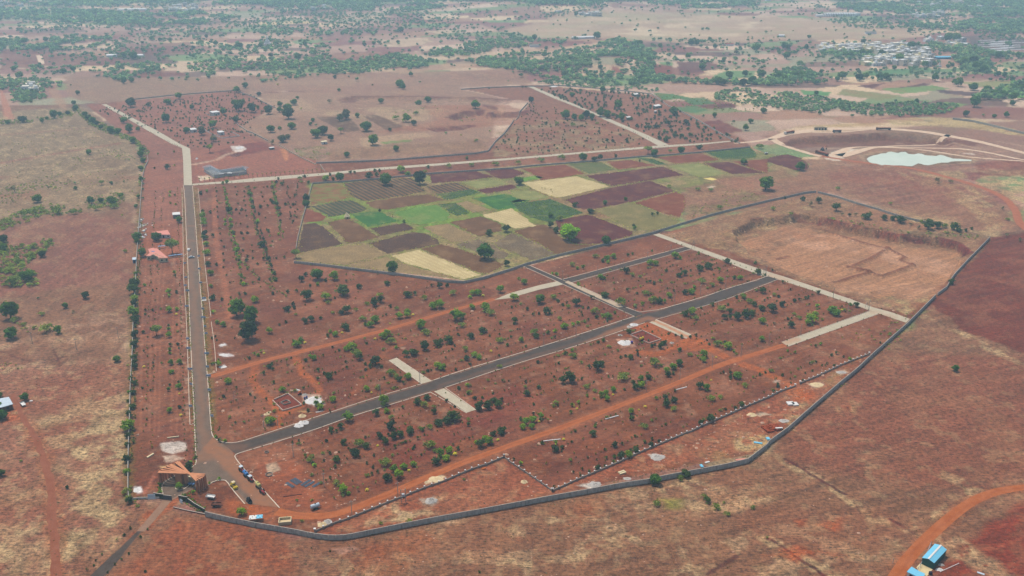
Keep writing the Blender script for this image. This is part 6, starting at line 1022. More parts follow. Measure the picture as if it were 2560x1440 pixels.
# --- gateway
def gateway():
    Z = lambda x, y: (370+x/8, 1130+y/8); hh = 6.0
    Lp = [(205, 392), (262, 350), (312, 312), (372, 278), (438, 252), (560, 205), (606, 198)]; Rp = [(1148, 440), (1135, 466), (1120, 492), (1090, 520), (1052, 545), (1000, 566), (968, 582)]
    Lw = [G(*Z(*p), hh) for p in Lp]; Rw = [G(*Z(*p), hh) for p in Rp]; cx, cy = G(*Z(700, 640)); o = empty('entrance_gateway', cx, cy, 0, 0, 'terracotta entrance gateway with fanned slatted roof beams over the driveway', 'gateway')
    for i, (a, b) in enumerate(zip(Lw, Rw)):
        dz = .03*i; b_ = MB(); w0 = (1.7, .75, .75, .85, 1.5, 1.2, 1.1)[i]; ax, ay = a[0]-cx, a[1]-cy; bx, by = b[0]-cx, b[1]-cy; d = math.hypot(bx-ax, by-ay); nx, ny = -(by-ay)/d, (bx-ax)/d
        vs = []
        for (x, y), q in (((ax, ay), w0), ((bx, by), .55)):
            for s_, z in ((-1, hh-.55+dz), (1, hh-.55+dz), (1, hh+dz), (-1, hh+dz)): vs.append((x+nx*q/2*s_, y+ny*q/2*s_, z))
        b_.add(vs, [(0, 1, 2, 3), (7, 6, 5, 4), (0, 4, 5, 1), (1, 5, 6, 2), (2, 6, 7, 3), (3, 7, 4, 0)]); b_.build('roof_beam', terra, o)
        an = math.atan2(by-ay, bx-ax)
        MB().box(0, .9, -w0/2+.12, w0/2-.12, 0, hh-.56).build('pillar', terra if i % 2 else terra2, o, loc=(ax, ay, 0), rz=an)
        MB().box(-.9, 0, -.24, .24, 0, hh-.56).build('pillar', terra if i % 2 else terra2, o, loc=(bx, by, 0), rz=an)
    x0, y0 = G(*Z(560, 640)); x1, y1 = G(*Z(690, 665)); x0 -= cx; y0 -= cy; x1 -= cx; y1 -= cy
    a = math.atan2(y1-y0, x1-x0); L = math.hypot(x1-x0, y1-y0); MB().box(0, L, 0, 2.6, 0, hh-.6).build('core_wall', terra2, o, loc=(x0, y0, 0), rz=a)
    x2, y2 = G(*Z(735, 650)); MB().box(0, .8, 0, 1.6, 0, hh-.6).build('pillar', terra, o, loc=(x2-cx, y2-cy, 0), rz=a)
    x2, y2 = G(*Z(815, 600)); b_ = MB().box(0, 2.6, 0, 2.4, 0, 2.8); b_.build('guard_cabin', cream, o, loc=(x2-cx, y2-cy, 0), rz=a)
gateway()
def panel_wall(name, label, cat, P, h, w_, mat, group=None, cap=None):
    W = [G(a, b) for a, b in P]; cx, cy = W[0]; o = empty(name, cx, cy, 0, 0, label, cat, group); b_ = MB(); c_ = MB()
    for (x0, y0), (x1, y1) in zip(W[:-1], W[1:]):
        b_.bar((x0-cx, y0-cy, h/2), (x1-cx, y1-cy, h/2), w_, h); c_.bar((x0-cx, y0-cy, h+.05), (x1-cx, y1-cy, h+.05), w_+.12, .12)
    b_.build('panel', mat, o); c_.build('coping', cap or pole_m, o); return o
def T30(p): return T(3, 0, p)
dkgreen = emat('dark green panel', (62, 78, 66)); slate = emat('slate grey panel', (92, 96, 102))
panel_wall('garden_wall', 'low white garden wall left of the gate driveway with hedge behind', 'wall', T30([(1315, 680), (1400, 672), (1540, 668), (1625, 660)]), .9, .2, white)
panel_wall('gate_wall', 'dark green screen wall joined to the left gate leaf', 'wall', T30([(1540, 655), (1635, 668)]), 2.4, .25, dkgreen)
panel_wall('sliding_gate', 'slate grey sliding gate leaf half closing the driveway', 'gate', T30([(1637, 670), (1720, 680)]), 2.1, .12, slate)
panel_wall('gate_wall', 'dark green screen wall right of the driveway opening', 'wall', T30([(1790, 682), (1880, 700)]), 2.5, .25, dkgreen)
panel_wall('garden_wall', 'slanting green backed wall right of the gate behind hedges', 'wall', T30([(1880, 700), (1950, 750), (2050, 808)]), 1.9, .2, dkgreen)
panel_wall('garden_wall', 'low red kerb wall below the right gate hedge', 'wall', T30([(1735, 760), (1860, 790), (2060, 830)]), .5, .2, brick)
def sign(p0, p1, h0, h1, m, label, tilt=.5):
    x, y, a, L = frame(p0, p1); o = empty('signboard', x, y, 0, a, label, 'sign'); b_ = MB()
    b_.add([(0, 0, h0), (L, 0, h0), (L, tilt, h1), (0, tilt, h1), (0, .1, h0), (L, .1, h0), (L, tilt+.1, h1), (0, tilt+.1, h1)], [(0, 1, 2, 3), (7, 6, 5, 4), (0, 4, 5, 1), (1, 5, 6, 2), (2, 6, 7, 3), (3, 7, 4, 0)]); b_.build('board', m, o)
    for q in (.1, L-.1): MB().bar((q, .12, 0), (q, tilt, h1-.1), .1).build('leg', pole_m, o)
sign((370, 1252.5), (389, 1252), .8, 3.0, sheet, 'large pale signboard standing in front of the left gate hedge', .6)
sign((449, 1257), (456, 1261), .4, 1.9, sheet, 'small pale signboard in the hedge right of the gate', .3)
# --- walls and fences
def long_wall(label, P, h, z=None, step=3.0, mat=None, tw=.16, group='grey compound walls'):
    W = np.array([G(a, b, h if z is None else z) for a, b in P]); cx, cy = W[0]; o = empty('boundary_wall', cx, cy, 0, 0, label, 'wall', group); V = []; Fq = []; pil = MB(); cp_ = []; n0 = 0
    L_ = np.hypot(*np.diff(W, axis=0).T).sum(); Q_ = resamp(W, max(2, int(L_/step))); d = np.gradient(Q_, axis=0); d /= np.hypot(d[:, 0], d[:, 1])[:, None]; nn = np.c_[-d[:, 1], d[:, 0]]; zz = rel(Q_[:, 0], Q_[:, 1])
    cv = []; cf = []
    for i, (q, m_, z_) in enumerate(zip(Q_, nn, zz)):
        for s_, zt in ((1, z_-.3), (1, z_+h-.12), (-1, z_+h-.12), (-1, z_-.3)): V.append((q[0]-cx+m_[0]*tw/2*s_, q[1]-cy+m_[1]*tw/2*s_, zt))
        for s_, zt in ((1, z_+h-.12), (1, z_+h+.02), (-1, z_+h+.02), (-1, z_+h-.12)): cv.append((q[0]-cx+m_[0]*(tw/2+.07)*s_, q[1]-cy+m_[1]*(tw/2+.07)*s_, zt))
        if i:
            k_ = 4*i; Fq += [(k_-4, k_-3, k_+1, k_), (k_-2, k_-1, k_+3, k_+2)]; cf += [(k_-4+j, k_-3+j, k_+1+j, k_+j) for j in range(3)]
        a = math.atan2(d[i, 1], d[i, 0]); c_, s2 = math.cos(a)*.14, math.sin(a)*.14; e_ = (tw/2+.09)
        pil.bar((q[0]-cx-c_, q[1]-cy-s2, z_+h/2-.1), (q[0]-cx+c_, q[1]-cy+s2, z_+h/2-.1), tw+.18, h-.05)
    n0 = len(V); V += pil.v; Fa = np.array(Fq+[f for f in [tuple(i+n0 for i in f) for f in pil.f]])
    mk('panels', np_mesh('wall_panels', V, Fa, [mat or WALLM]), o); mk('coping', np_mesh('coping', cv, cf, [pole_m]), o); return o
k = NT('stained wall concrete', .9); mv = k.n('Mapping'); mv.inputs['Scale'].default_value = (1, 1, .12); k.l(k.pos(), mv.inputs[0]); n_ = k.noise(mv.outputs[0], .8, 5, .8); k.base(k.ramp(n_, [(.3, alb((150, 150, 140))), (.5, alb((196, 192, 180))), (.75, alb((220, 214, 200)))])); WALLM = k.m
long_wall('long stained grey wall curving along the whole near edge of the site', T(3, 0, [(2050, 795), (2180, 825), (2300, 852), (2440, 880)])+T(3, 1, [(0, 905), (180, 935), (380, 970), (560, 1008), (740, 1030), (840, 1030), (930, 1020), (1200, 965), (1470, 910), (1860, 835), (2200, 775), (2560, 708)])+T(3, 2, [(200, 670), (400, 632), (700, 580), (1100, 505), (1380, 465), (1500, 435), (1800, 380), (2120, 320), (2360, 265), (2440, 205), (2560, 110)])+T(3, 3, [(0, 95), (60, 50)])+T(2, 3, [(200, 1390), (420, 1195), (600, 1040), (740, 920), (840, 840), (900, 790), (1060, 640), (1220, 500), (1400, 340), (1500, 240), (1600, 140), (1680, 60)]), 2.5)
long_wall('grey wall climbing beside the maroon ploughed field to its far corner', T(2, 3, [(1700, 45), (1790, -20)])+T(1, 3, [(1840, 1330), (1870, 1290), (2000, 1150), (2110, 1040), (2220, 925)]), 2.2)
long_wall('thin pale wall along the left edge of the farm terrace', T(1, 1, [(562, 388), (545, 450), (530, 505)])+T(1, 1, [(498, 625), (470, 720), (440, 835), (415, 940), (400, 1030)]), 1.6)
long_wall('grey wall below the farm terrace from its left corner to the side road', T(1, 1, [(380, 1168), (600, 1190), (860, 1222), (1150, 1258), (1420, 1290), (1750, 1335), (1900, 1360), (2080, 1368), (2280, 1325), (2560, 1238)])+T(1, 2, [(120, 1195)]), 1.9)
long_wall('grey wall curving right of the farm terrace up to its pointed end', T(1, 2, [(120, 1195), (440, 1105), (880, 1003), (1150, 940), (1400, 878), (1700, 785), (2000, 695), (2280, 625), (2560, 558)])+T(1, 3, [(200, 515), (380, 475), (480, 465)]), 1.9)
long_wall('dark grey wall sloping down right above the big pit', T(1, 3, [(500, 470), (700, 520), (900, 585), (1100, 640), (1300, 705), (1500, 755), (1700, 792)]), 1.9)
long_wall('grey wall along the top of the farm terrace below the concrete road', T(1, 1, [(565, 385), (750, 372), (900, 365), (1150, 345), (1450, 315), (1720, 288), (2100, 262), (2560, 233)])+T(1, 2, [(200, 208), (640, 175), (1240, 122), (1600, 98), (1900, 72), (2380, 24)]), 1.5)
long_wall('grey wall above the horizontal concrete road ending at its corner box', T(1, 1, [(600, 180), (1000, 168), (1400, 148), (1800, 115), (2200, 85), (2320, 62)]), 1.6)
long_wall('grey diagonal wall beside the upper right plots', T(1, 1, [(2320, 62), (2400, -40)])+T(0, 1, [(2480, 1330), (2560, 1225)])+T(0, 2, [(40, 1150), (160, 1020)]), 1.8)
long_wall('thin wall running down the right side of the upper right plots', T(0, 2, [(1400, 935), (1560, 1050), (1700, 1110), (1880, 1205), (2100, 1335), (2280, 1425)]), 1.5)
long_wall('thin wall along the far edge of the upper right plots', T(0, 1, [(2050, 888), (2300, 870), (2560, 862)])+T(0, 2, [(150, 858), (500, 850), (900, 880), (1200, 910), (1400, 935)]), 1.4)
long_wall('thin wall along the far edge of the upper left plots', T(0, 0, [(1280, 993), (1500, 970), (1700, 948), (2000, 925), (2360, 898)]), 1.4)
long_wall('thin wall sloping past the upper left plots to the big trees', T(0, 0, [(2360, 898), (2560, 975)])+T(0, 1, [(100, 1030), (200, 1075)]), 1.4)
long_wall('thin wall right of the three white guest houses', T(0, 0, [(2370, 1235), (2480, 1310)])+T(0, 1, [(-40, 1320), (120, 1400)]), 1.4)
long_wall('pale thin wall sloping down to the horizontal concrete road', T(1, 1, [(230, 5), (330, 65), (450, 130), (600, 200)]), 1.2, mat=cream)
long_wall('pale wall stub crossing to the horizontal concrete road', T(1, 1, [(640, 200), (690, 270)]), 1.2, mat=cream)
long_wall('pale boundary wall behind the left hedge', [(367, 380), (370, 400), (360, 420), (356, 442), (352, 485), (350, 520), (347, 555), (344, 597), (341, 647), (339, 692), (332.5, 797), (330.5, 870), (327.5, 920), (325, 970), (323, 1052), (321, 1092), (319.5, 1167), (319.5, 1217), (321, 1240)], 1.5, mat=pole_m, tw=.2)
long_wall('faint far wall past the quarry at top right', T(0, 3, [(1850, 1175), (2050, 1200), (2250, 1245), (2450, 1295), (2700, 1350)]), 2.5)
def fence(label, P, gap=True):
    W = np.array([G(a, b) for a, b in P]); cx, cy = W[0]; o = empty('pillared_fence', cx, cy, 0, 0, label, 'fence', 'low pillared fences'); b_ = MB()
    for (x0, y0), (x1, y1) in zip(W[:-1], W[1:]): b_.bar((x0-cx, y0-cy, .45), (x1-cx, y1-cy, .45), .26, .9)
    b_.build('plinth_wall', FM_, o); L_ = np.hypot(*np.diff(W, axis=0).T).sum(); n = max(3, int(L_/3.3)); n = min(n, 99)
    for i, q in enumerate(resamp(W, n)): mk('post', POST, o, (q[0]-cx, q[1]-cy, 0), 0, (1, 1, 1) if i not in (0, n-1) else (1.5, 1.5, 1.2))
FM_ = emat('fence plinth', (172, 160, 146), .9, .14, .4)
POST = MB().box(-.2, .2, -.2, .2, 0, 1.25).box(-.32, .32, -.32, .32, 1.25, 1.5, 1).mesh('post', [pole_m, capw])
fence('low pillared fence beside the orange dirt road from the long wall', T(3, 1, [(590, 1000), (800, 912), (905, 880), (990, 845), (1160, 775), (1325, 708), (1470, 652)]))
fence('low pillared fence from the transformer to its sharp top corner', T(3, 1, [(1475, 652), (1560, 615), (1720, 553), (1880, 498), (2020, 435), (2165, 375), (2310, 328), (2480, 255)]))
fence('short pillared fence dropping from the top corner to the bottom corner', T(3, 1, [(2480, 255), (2560, 320)])+T(3, 2, [(130, 405), (240, 480), (355, 560), (400, 595)]))
fence('long pillared fence rising right from the bottom corner under the planted plots', T(3, 2, [(405, 595), (610, 502), (750, 442), (875, 390), (1070, 308), (1190, 252), (1310, 196), (1435, 145), (1610, 70), (1730, 18)])+T(2, 2, [(1790, 1440), (1895, 1388)]))
fence('pillared fence running on right to the gap at the orange turning circle', T(2, 2, [(1895, 1388), (2060, 1315), (2220, 1246), (2375, 1176), (2560, 1100)])+T(2, 3, [(130, 1035), (270, 988)]))
fence('last pillared fence from the gap to the long grey wall', T(2, 3, [(320, 958), (500, 885), (720, 780), (820, 740), (1010, 668)]))
# --- poles
PM = MB().cyl((0, 0, 0), (0, 0, 7.4), .17, 6, 0, .12).box(-.9, .9, -.07, .07, 6.7, 6.85).mesh('power_pole', [pole_m])
for i, (r, c, x, y) in enumerate([(2, 1, 2152, 800), (2, 1, 1640, 955), (2, 1, 1245, 1085), (2, 1, 80, 1395), (2, 1, 222, 1405), (2, 2, 640, 480), (2, 2, 318, 572), (2, 2, 945, 345), (2, 2, 1228, 272), (2, 2, 1620, 162), (2, 2, 1883, 65), (2, 2, 1677, 915), (2, 2, 2000, 795), (2, 2, 1343, 1042), (2, 2, 2288, 686), (2, 3, 8, 572), (2, 3, 325, 472), (2, 3, 650, 102), (2, 3, 797, 250), (2, 3, 1007, 225), (1, 2, 505, 1362), (1, 2, 855, 1312), (1, 2, 1108, 1242), (1, 2, 1353, 1172), (1, 2, 1587, 1102), (1, 2, 2135, 1440), (1, 2, 2540, 1312), (3, 1, 375, 250), (3, 1, 682, 548), (3, 1, 960, 832), (3, 1, 1420, 642), (1, 2, 475, 100), (1, 2, 785, 70), (1, 2, 1105, 45), (1, 1, 1960, 262), (1, 1, 2480, 212), (1, 1, 1690, 195), (1, 1, 1920, 178), (2, 0, 768, 620), (2, 0, 325, 555), (2, 0, 1185, 500), (2, 1, 208-0, 1395)][:-1]):
    px, py = 640*c+x/4, 360*r+y/4; gx_, gy_ = G(px, py); o = mk('power_pole', PM, None, (gx_, gy_, hz(gx_, gy_)), .4, (1, 1, .62 if py < 480 else 1)); tag(o, 'concrete pole standing '+('' if zone(px, py).split()[0] in ('above', 'in', 'along', 'between', 'near', 'by', 'under', 'beside', 'on', 'below', 'left', 'round', 'outside') else 'near ')+zone(px, py).replace('in the', 'in the'), 'pole', 'power poles')
PL_ = {}
for o in [q for q in COL.objects if q.name.startswith('power_pole')]: PL_.setdefault(o['label'], []).append(o)
for lab, L_ in PL_.items():
    if len(L_) > 1:
        for i, o in enumerate(sorted(L_, key=lambda q: q.location.x)): o['label'] = ' '.join((ordn(i)+' concrete pole from the left '+lab.replace('concrete pole standing ', '')).split()[:16])
def aframe(px, py, h, label):
    x, y = G(px, py); o = empty('lattice_frame', x, y, 0, .3, label, 'pole'); 
    for s_ in (-1, 1): MB().bar((s_*1.3, 0, 0), (s_*.25, 0, h), .16).build('leg', pole_m, o)
    for z in (h*.35, h*.6, h*.85): q = 1.3-(1.05)*z/h; MB().bar((-q, 0, z), (q, 0, z), .1).build('crossbar', pole_m, o)
aframe(590, 1007, 7, 'pale narrow A frame mast on bare soil left of the square foundation'); aframe(1733, 621, 6.5, 'pale A frame mast where the upper tarred branch meets the ring road'); aframe(1910, 690, 6, 'pale A frame mast where the long tarred road meets the ring road'); aframe(2166, 772, 5, 'leaning A frame mast at the concrete ring road fork')
x, y = G(1009, 1256); o = empty('transformer', x, y, 0, .3, 'pole mounted transformer box standing over the pillared fence', 'transformer')
for s_ in (-1, 1): MB().cyl((s_, 0, 0), (s_, 0, 7), .15, 6).build('leg', pole_m, o)
MB().box(-1.2, 1.2, -.2, .2, 3.0, 3.2).build('platform', greyw, o); MB().box(-.6, .6, -.5, .5, 3.2, 4.3, 0, .08, .08).build('tank', silver, o); MB().box(-1.3, 1.3, -.06, .06, 6.2, 6.4).build('crossarm', pole_m, o)
# --- plot marker boards beside the main road
SB_ = MB().box(-.95, .95, -.05, .05, .7, 1.9).mesh('board', [emat('board blue white', (176, 196, 218), .4, .16, 1)]); SL_ = MB().box(-.06, .06, -.06, .06, 0, .7).mesh('leg', [pole_m])
bs = [(1870, 33), (1885, 33), (1862, 190), (1876, 190), (1880, 515), (1880, 612), (1895, 610), (1893, 822), (1908, 820), (1912, 972), (1908, 1192), (2030, 112), (2048, 108), (2031, 215), (2026, 302), (2043, 300), (2053, 392), (2064, 462), (2058, 664), (2077, 662), (2076, 797), (2080, 888), (2095, 886), (2095, 1030), (2121, 1290)]
for i, (x, y) in enumerate(sorted(bs, key=lambda q: q[1])):
    gx_, gy_ = G(x/4, 720+y/4+2); side = 'left' if x < 1980 else 'right'
    o = empty('plot_board', gx_, gy_, 0, -.35+.2*(i % 3), ordn(i)+' small blue and white plot board down the main road, on its '+side+' verge', 'sign', 'plot boards beside the main road'); mk('board', SB_, o); mk('leg', SL_, o, (-.6, 0, 0)); mk('leg', SL_, o, (.6, 0, 0))
for i, (x, y) in enumerate([(1990, 1130), (1995, 1258), (2008, 1398), (1850, 1202), (1860, 1345), (1855, 1425)]):
    gx_, gy_ = G(x/4, 360+y/4+1); side = 'left' if x < 1900 else 'right'
    o = empty('plot_board', gx_, gy_, 0, .2, ordn(i)+' far small plot board on the '+side+' verge near the parked cars', 'sign', 'plot boards beside the main road'); mk('board', SB_, o); mk('leg', SL_, o, (-.6, 0, 0)); mk('leg', SL_, o, (.6, 0, 0))
# --- vehicles
def wheels(o, pts, r, w_=.22):
    for x, y in pts: MB().cyl((x, y-w_/2, r), (x, y+w_/2, r), r, 12).build('wheel', blackm, o)
def car(px, py, a, m, label):
    x, y = G(px, py); o = empty('parked_car', x, y, .06, a, label, 'car', 'cars on the main road'); b_ = MB(); pr = [(-2.1, .35), (-2.1, .95), (-1.5, 1.0), (-1.1, 1.5), (.5, 1.55), (1.1, 1.0), (2.05, .85), (2.1, .35)]
    n = len(pr); b_.add([(q, -.85, z) for q, z in pr]+[(q, .85, z) for q, z in pr], [tuple(range(n)), tuple(range(n, 2*n))[::-1]]+[(i, n+i, n+(i+1) % n, (i+1) % n) for i in range(n)]); b_.build('body', m, o)
    for s_ in (-1, 1): MB().add([(-1.3, s_*.87, 1.02), (.8, s_*.87, 1.02), (.4, s_*.87, 1.42), (-1.0, s_*.87, 1.42)], [(0, 1, 2, 3)]).build('side_window', glass, o)
    MB().add([(.56, -.7, 1.5), (.56, .7, 1.5), (1.09, .78, 1.04), (1.09, -.78, 1.04)], [(0, 1, 2, 3)]).build('windscreen', glass, o, loc=(.02, 0, .02)); wheels(o, [(-1.3, -.8), (-1.3, .8), (1.35, -.8), (1.35, .8)], .36)
car(472.5, 626, R(95), white, 'white van facing away on the main road beside the red roofed house'); car(479, 645, R(15), silver, 'silver car turning across the main road below the white van')
def tractor(x, y, a, label, hood=True):
    o = empty('tractor', x, y, .06, a, label, 'tractor', 'tractors beside the kerb'); MB().box(.2, 1.9, -.38, .38, .8, 1.35, 0, .1, .05).build('bonnet', redm, o); MB().box(-1.0, .2, -.5, .5, .7, 1.1).build('seat_deck', redm, o)
    if hood:
        MB().box(-1.3, .4, -.8, .8, 2.3, 2.42).build('canopy', sheet, o)
        for i, j in ((-1.2, -.7), (-1.2, .7), (.3, -.7), (.3, .7)): MB().bar((i, j, 1), (i, j, 2.3), .07).build('post', redm, o)
    wheels(o, [(-.6, -.8), (-.6, .8)], .8, .4); wheels(o, [(1.5, -.65), (1.5, .65)], .45, .25)
def tanker(x, y, a, m, label, L=3.6, r=.85, cat='tank trailer', z=.06):
    o = empty('tank_trailer', x, y, z, a, label, cat, 'water tank trailers'); MB().cyl((-L/2, 0, 1.55), (L/2, 0, 1.55), r, 14).build('tank', m, o); MB().box(-L/2-.2, L/2+.9, -.3, .3, .55, .75).build('chassis', rust, o)
    MB().cyl((.2, 0, 1.5+r), (.2, 0, 1.75+r), .3, 8).build('hatch', dark, o); wheels(o, [(-.5, -.85), (-.5, .85), (.6, -.85), (.6, .85)], .48, .3)
def road_dir(p0, p1): x0, y0 = G(*p0); x1, y1 = G(*p1); return math.atan2(y1-y0, x1-x0)
ra = road_dir((600, 1166), (690, 1258))
for (px, py), fn in (((604.5, 1178), lambda x, y: tractor(x, y, ra, 'red tractor with pale canopy at the head of the parked row')), ((615, 1190), lambda x, y: tanker(x, y, ra, bluep, 'blue and white water tank trailer parked between two red tractors')), ((627, 1202), lambda x, y: tractor(x, y, ra, 'second red tractor hitched to the blue tank by the kerb')),
                    ((646, 1218), lambda x, y: tanker(x, y, ra, emat('pale yellow paint', (196, 186, 120)), 'dusty yellow water tank trailer behind the row of tractors')), ((657, 1233), lambda x, y: tractor(x, y, ra, 'lowest red tractor in the parked row, hitched to the yellow tank', False)), ((788, 1272), lambda x, y: tanker(x, y, road_dir((775, 1270), (800, 1262)), sheet, 'silver blue water tank trailer standing alone in the yard', 3.8, .9)),
                    ((1603, 852), lambda x, y: tanker(x, y, road_dir((1595, 855), (1610, 848)), yel, 'yellow water tank trailer beside the excavated foundation', 3.4, .8))): fn(*G(px, py))
def trailer(px, py, a, m, label):
    x, y = G(px, py); o = empty('flat_trailer', x, y, .02, a, label, 'trailer', 'farm trailers on bare soil'); MB().box(-1.9, 1.9, -1.0, 1.0, .9, 1.05).box(-1.9, 1.9, -1.0, -.94, 1.05, 1.5).box(-1.9, 1.9, .94, 1.0, 1.05, 1.5).box(-1.9, -1.84, -1, 1, 1.05, 1.5).build('bed', m, o); MB().bar((1.9, 0, .8), (3.0, 0, .5), .12).build('drawbar', rust, o); wheels(o, [(-.4, -.85), (-.4, .85)], .45, .25)
trailer(527, 1246, road_dir((520, 1244), (535, 1246)), white, 'white bedded trailer standing on red soil right of the gateway'); trailer(541, 1266, .0, brown, 'dark brown trailer just below the white trailer'); trailer(58, 1014, road_dir((52, 1008), (63, 1020)), white, 'white cart left on the dry grass right of the tin shelter')
def roller(px, py, a, label):
    x, y = G(px, py); o = empty('road_roller', x, y, .06, a, label, 'road roller'); MB().cyl((1.6, -1, .7), (1.6, 1, .7), .7, 14).build('drum', yel, o); MB().cyl((-1.5, -1, .7), (-1.5, 1, .7), .7, 14).build('drum', yel, o)
    MB().box(-1.9, 1.2, -.7, .7, 1.2, 1.9, 0, .1, .1).build('body', yel, o); MB().box(-.9, .5, -.75, .75, 2.8, 2.95).build('canopy', cream, o); MB().box(.5, 1.0, -.5, .5, 1.9, 2.2).build('seat', dark, o)
    for i, j in ((-.8, -.65), (-.8, .65), (.4, -.65), (.4, .65)): MB().bar((i, j, 1.9), (i, j, 2.8), .08).build('post', dark, o)
roller(585, 1219, ra, 'yellow road roller parked by the kerb of the traffic island')
def drum_cluster(): 
    x, y = G(623, 1255); o = empty('bitumen_sprayer', x, y, .05, ra, 'black tar spraying machine at the end of the tarred strip', 'machine'); MB().cyl((-1.2, 0, 1.2), (1.2, 0, 1.2), .75, 12).build('boiler', blackm, o); MB().cyl((.9, .1, 1.8), (.9, .1, 3.0), .16, 8).build('chimney', blackm, o); MB().box(-1.5, 2.2, -.5, .5, .5, .7).build('chassis', dark, o); wheels(o, [(-.9, -.8), (-.9, .8), (.9, -.8), (.9, .8)], .42)
drum_cluster()
BK = MB().bar((-.6, 0, .6), (.5, 0, .75), .3, .3).bar((.5, 0, .7), (.75, 0, 1.1), .1).cyl((-.65, -.06, .32), (-.65, .06, .32), .32, 10, 1).cyl((.65, -.06, .32), (.65, .06, .32), .32, 10, 1).mesh('motorcycle', [bluep, blackm])
for i, (a, b) in enumerate([(472.5, 1212), (475.5, 1213.5), (479, 1212.5), (482.5, 1214.5), (485.5, 1213)]):
    x, y = G(a, b); tag(mk('motorcycle', BK, None, (x, y, .08), 1.2+.1*i), ordn(i)+' motorcycle from the left parked under the gateway roof', 'motorcycle', 'motorcycles under the gateway')
def truck(px, py, a, m, label, L=6.5, cab=white):
    x, y = G(px, py); z = hz(x, y); o = empty('dump_truck', x, y, z+.08, a, label, 'truck', 'quarry trucks'); MB().box(L/2-.2, L/2+1.8, -1.2, 1.2, .9, 3.0, 0, .15, .05).build('cab', cab, o); MB().box(-L/2, L/2-.4, -1.25, 1.25, 1.2, 2.7, 0, -.1, -.05).build('tipper_body', m, o); MB().box(-L/2+.3, L/2-.7, -.95, .95, 2.6, 2.9, 0, .5, .3).build('load', brick, o); MB().box(-L/2, L/2+1.6, -.5, .5, .7, .95).build('chassis', dark, o)
    MB().add([(L/2+1.72, -1, 2.0), (L/2+1.72, 1, 2.0), (L/2+1.64, 1, 2.8), (L/2+1.64, -1, 2.8)], [(0, 1, 2, 3)]).build('windscreen', glass, o); wheels(o, [(i, j) for i in (-L/2+.9, -L/2+2.1, L/2+.8) for j in (-1.1, 1.1)], .55, .4)
truck(1974, 334, road_dir((1990, 331), (1964, 336)), brown, 'white cabbed truck carrying long brown load at the haul road bend', 14); truck(2094, 331, 3.3, slate, 'dark blue truck beside the haul road below the ruined shed', 8, slate); truck(2210, 325, 3.14, brown, 'brown loaded truck trailing dust along the haul road', 15, brown); truck(2056, 387, road_dir((2070, 390), (2045, 383)), brown, 'brown truck on the white quarry floor', 15, brown)
x, y = G(2056, 376); o = empty('excavator', x, y, hz(x, y), .6, 'orange excavator digging at the quarry floor edge', 'excavator')
MB().box(-2, 2, -1.4, -.8, 0, .9, 0, .3, 0).build('track', dark, o); MB().box(-2, 2, .8, 1.4, 0, .9, 0, .3, 0).build('track', dark, o); MB().box(-1.8, 1.4, -1.2, 1.2, 1.0, 2.4, 0, .15, .1).build('body', slate, o); MB().box(.2, 1.5, .1, 1.2, 1.2, 3.0).build('cab', glass, o); MB().bar((1.2, -.3, 1.8), (4.2, -.3, 4.6), .45).build('boom', orange, o); MB().bar((4.2, -.3, 4.6), (5.8, -.3, 1.6), .35).build('arm', orange, o); MB().box(5.3, 6.5, -.8, .2, .4, 1.6, 0, .2, .1).build('bucket', dark, o)
x, y = G(2010, 379-300+2) if False else G(1915, 386); tanker(x, y, .3, white, 'old white tank lying beside the field tip near the quarry', 3.4, .7, 'tank')
# --- heaps and materials on the ground
def heap(name, px, py, w_, d_, h, m, label, cat='heap', seed=0, z=0):
    x, y = G(px, py); r = np.random.RandomState(seed+int(px)); n, k_ = 22, 6; V = [(0, 0, h*.9)]; 
    lob = [r.uniform(.7, 1.15) for _ in range(n)]
    for j in range(1, k_+1):
        q = j/k_
        for i in range(n):
            a = 2*math.pi*i/n; rr = q*(lob[i]*.5+lob[(i+1) % n]*.5)*(1+r.uniform(-.06, .06)); V.append((rr*w_/2*math.cos(a), rr*d_/2*math.sin(a), max(0, h*(1-q**1.3)*r.uniform(.7, 1.15)) if j < k_ else -.05))
    fs = [(0, 1+i, 1+(i+1) % n) for i in range(n)]
    me = bpy.data.meshes.new(name); me.from_pydata(V, [], fs+[(1+(j-1)*n+i, 1+j*n+i, 1+j*n+(i+1) % n, 1+(j-1)*n+(i+1) % n) for j in range(1, k_) for i in range(n)]); me.materials.append(m); me.update()
    return tag(mk(name, me, None, (x, y, hz(x, y)+z), 0), label, cat, 'heaps of building material')
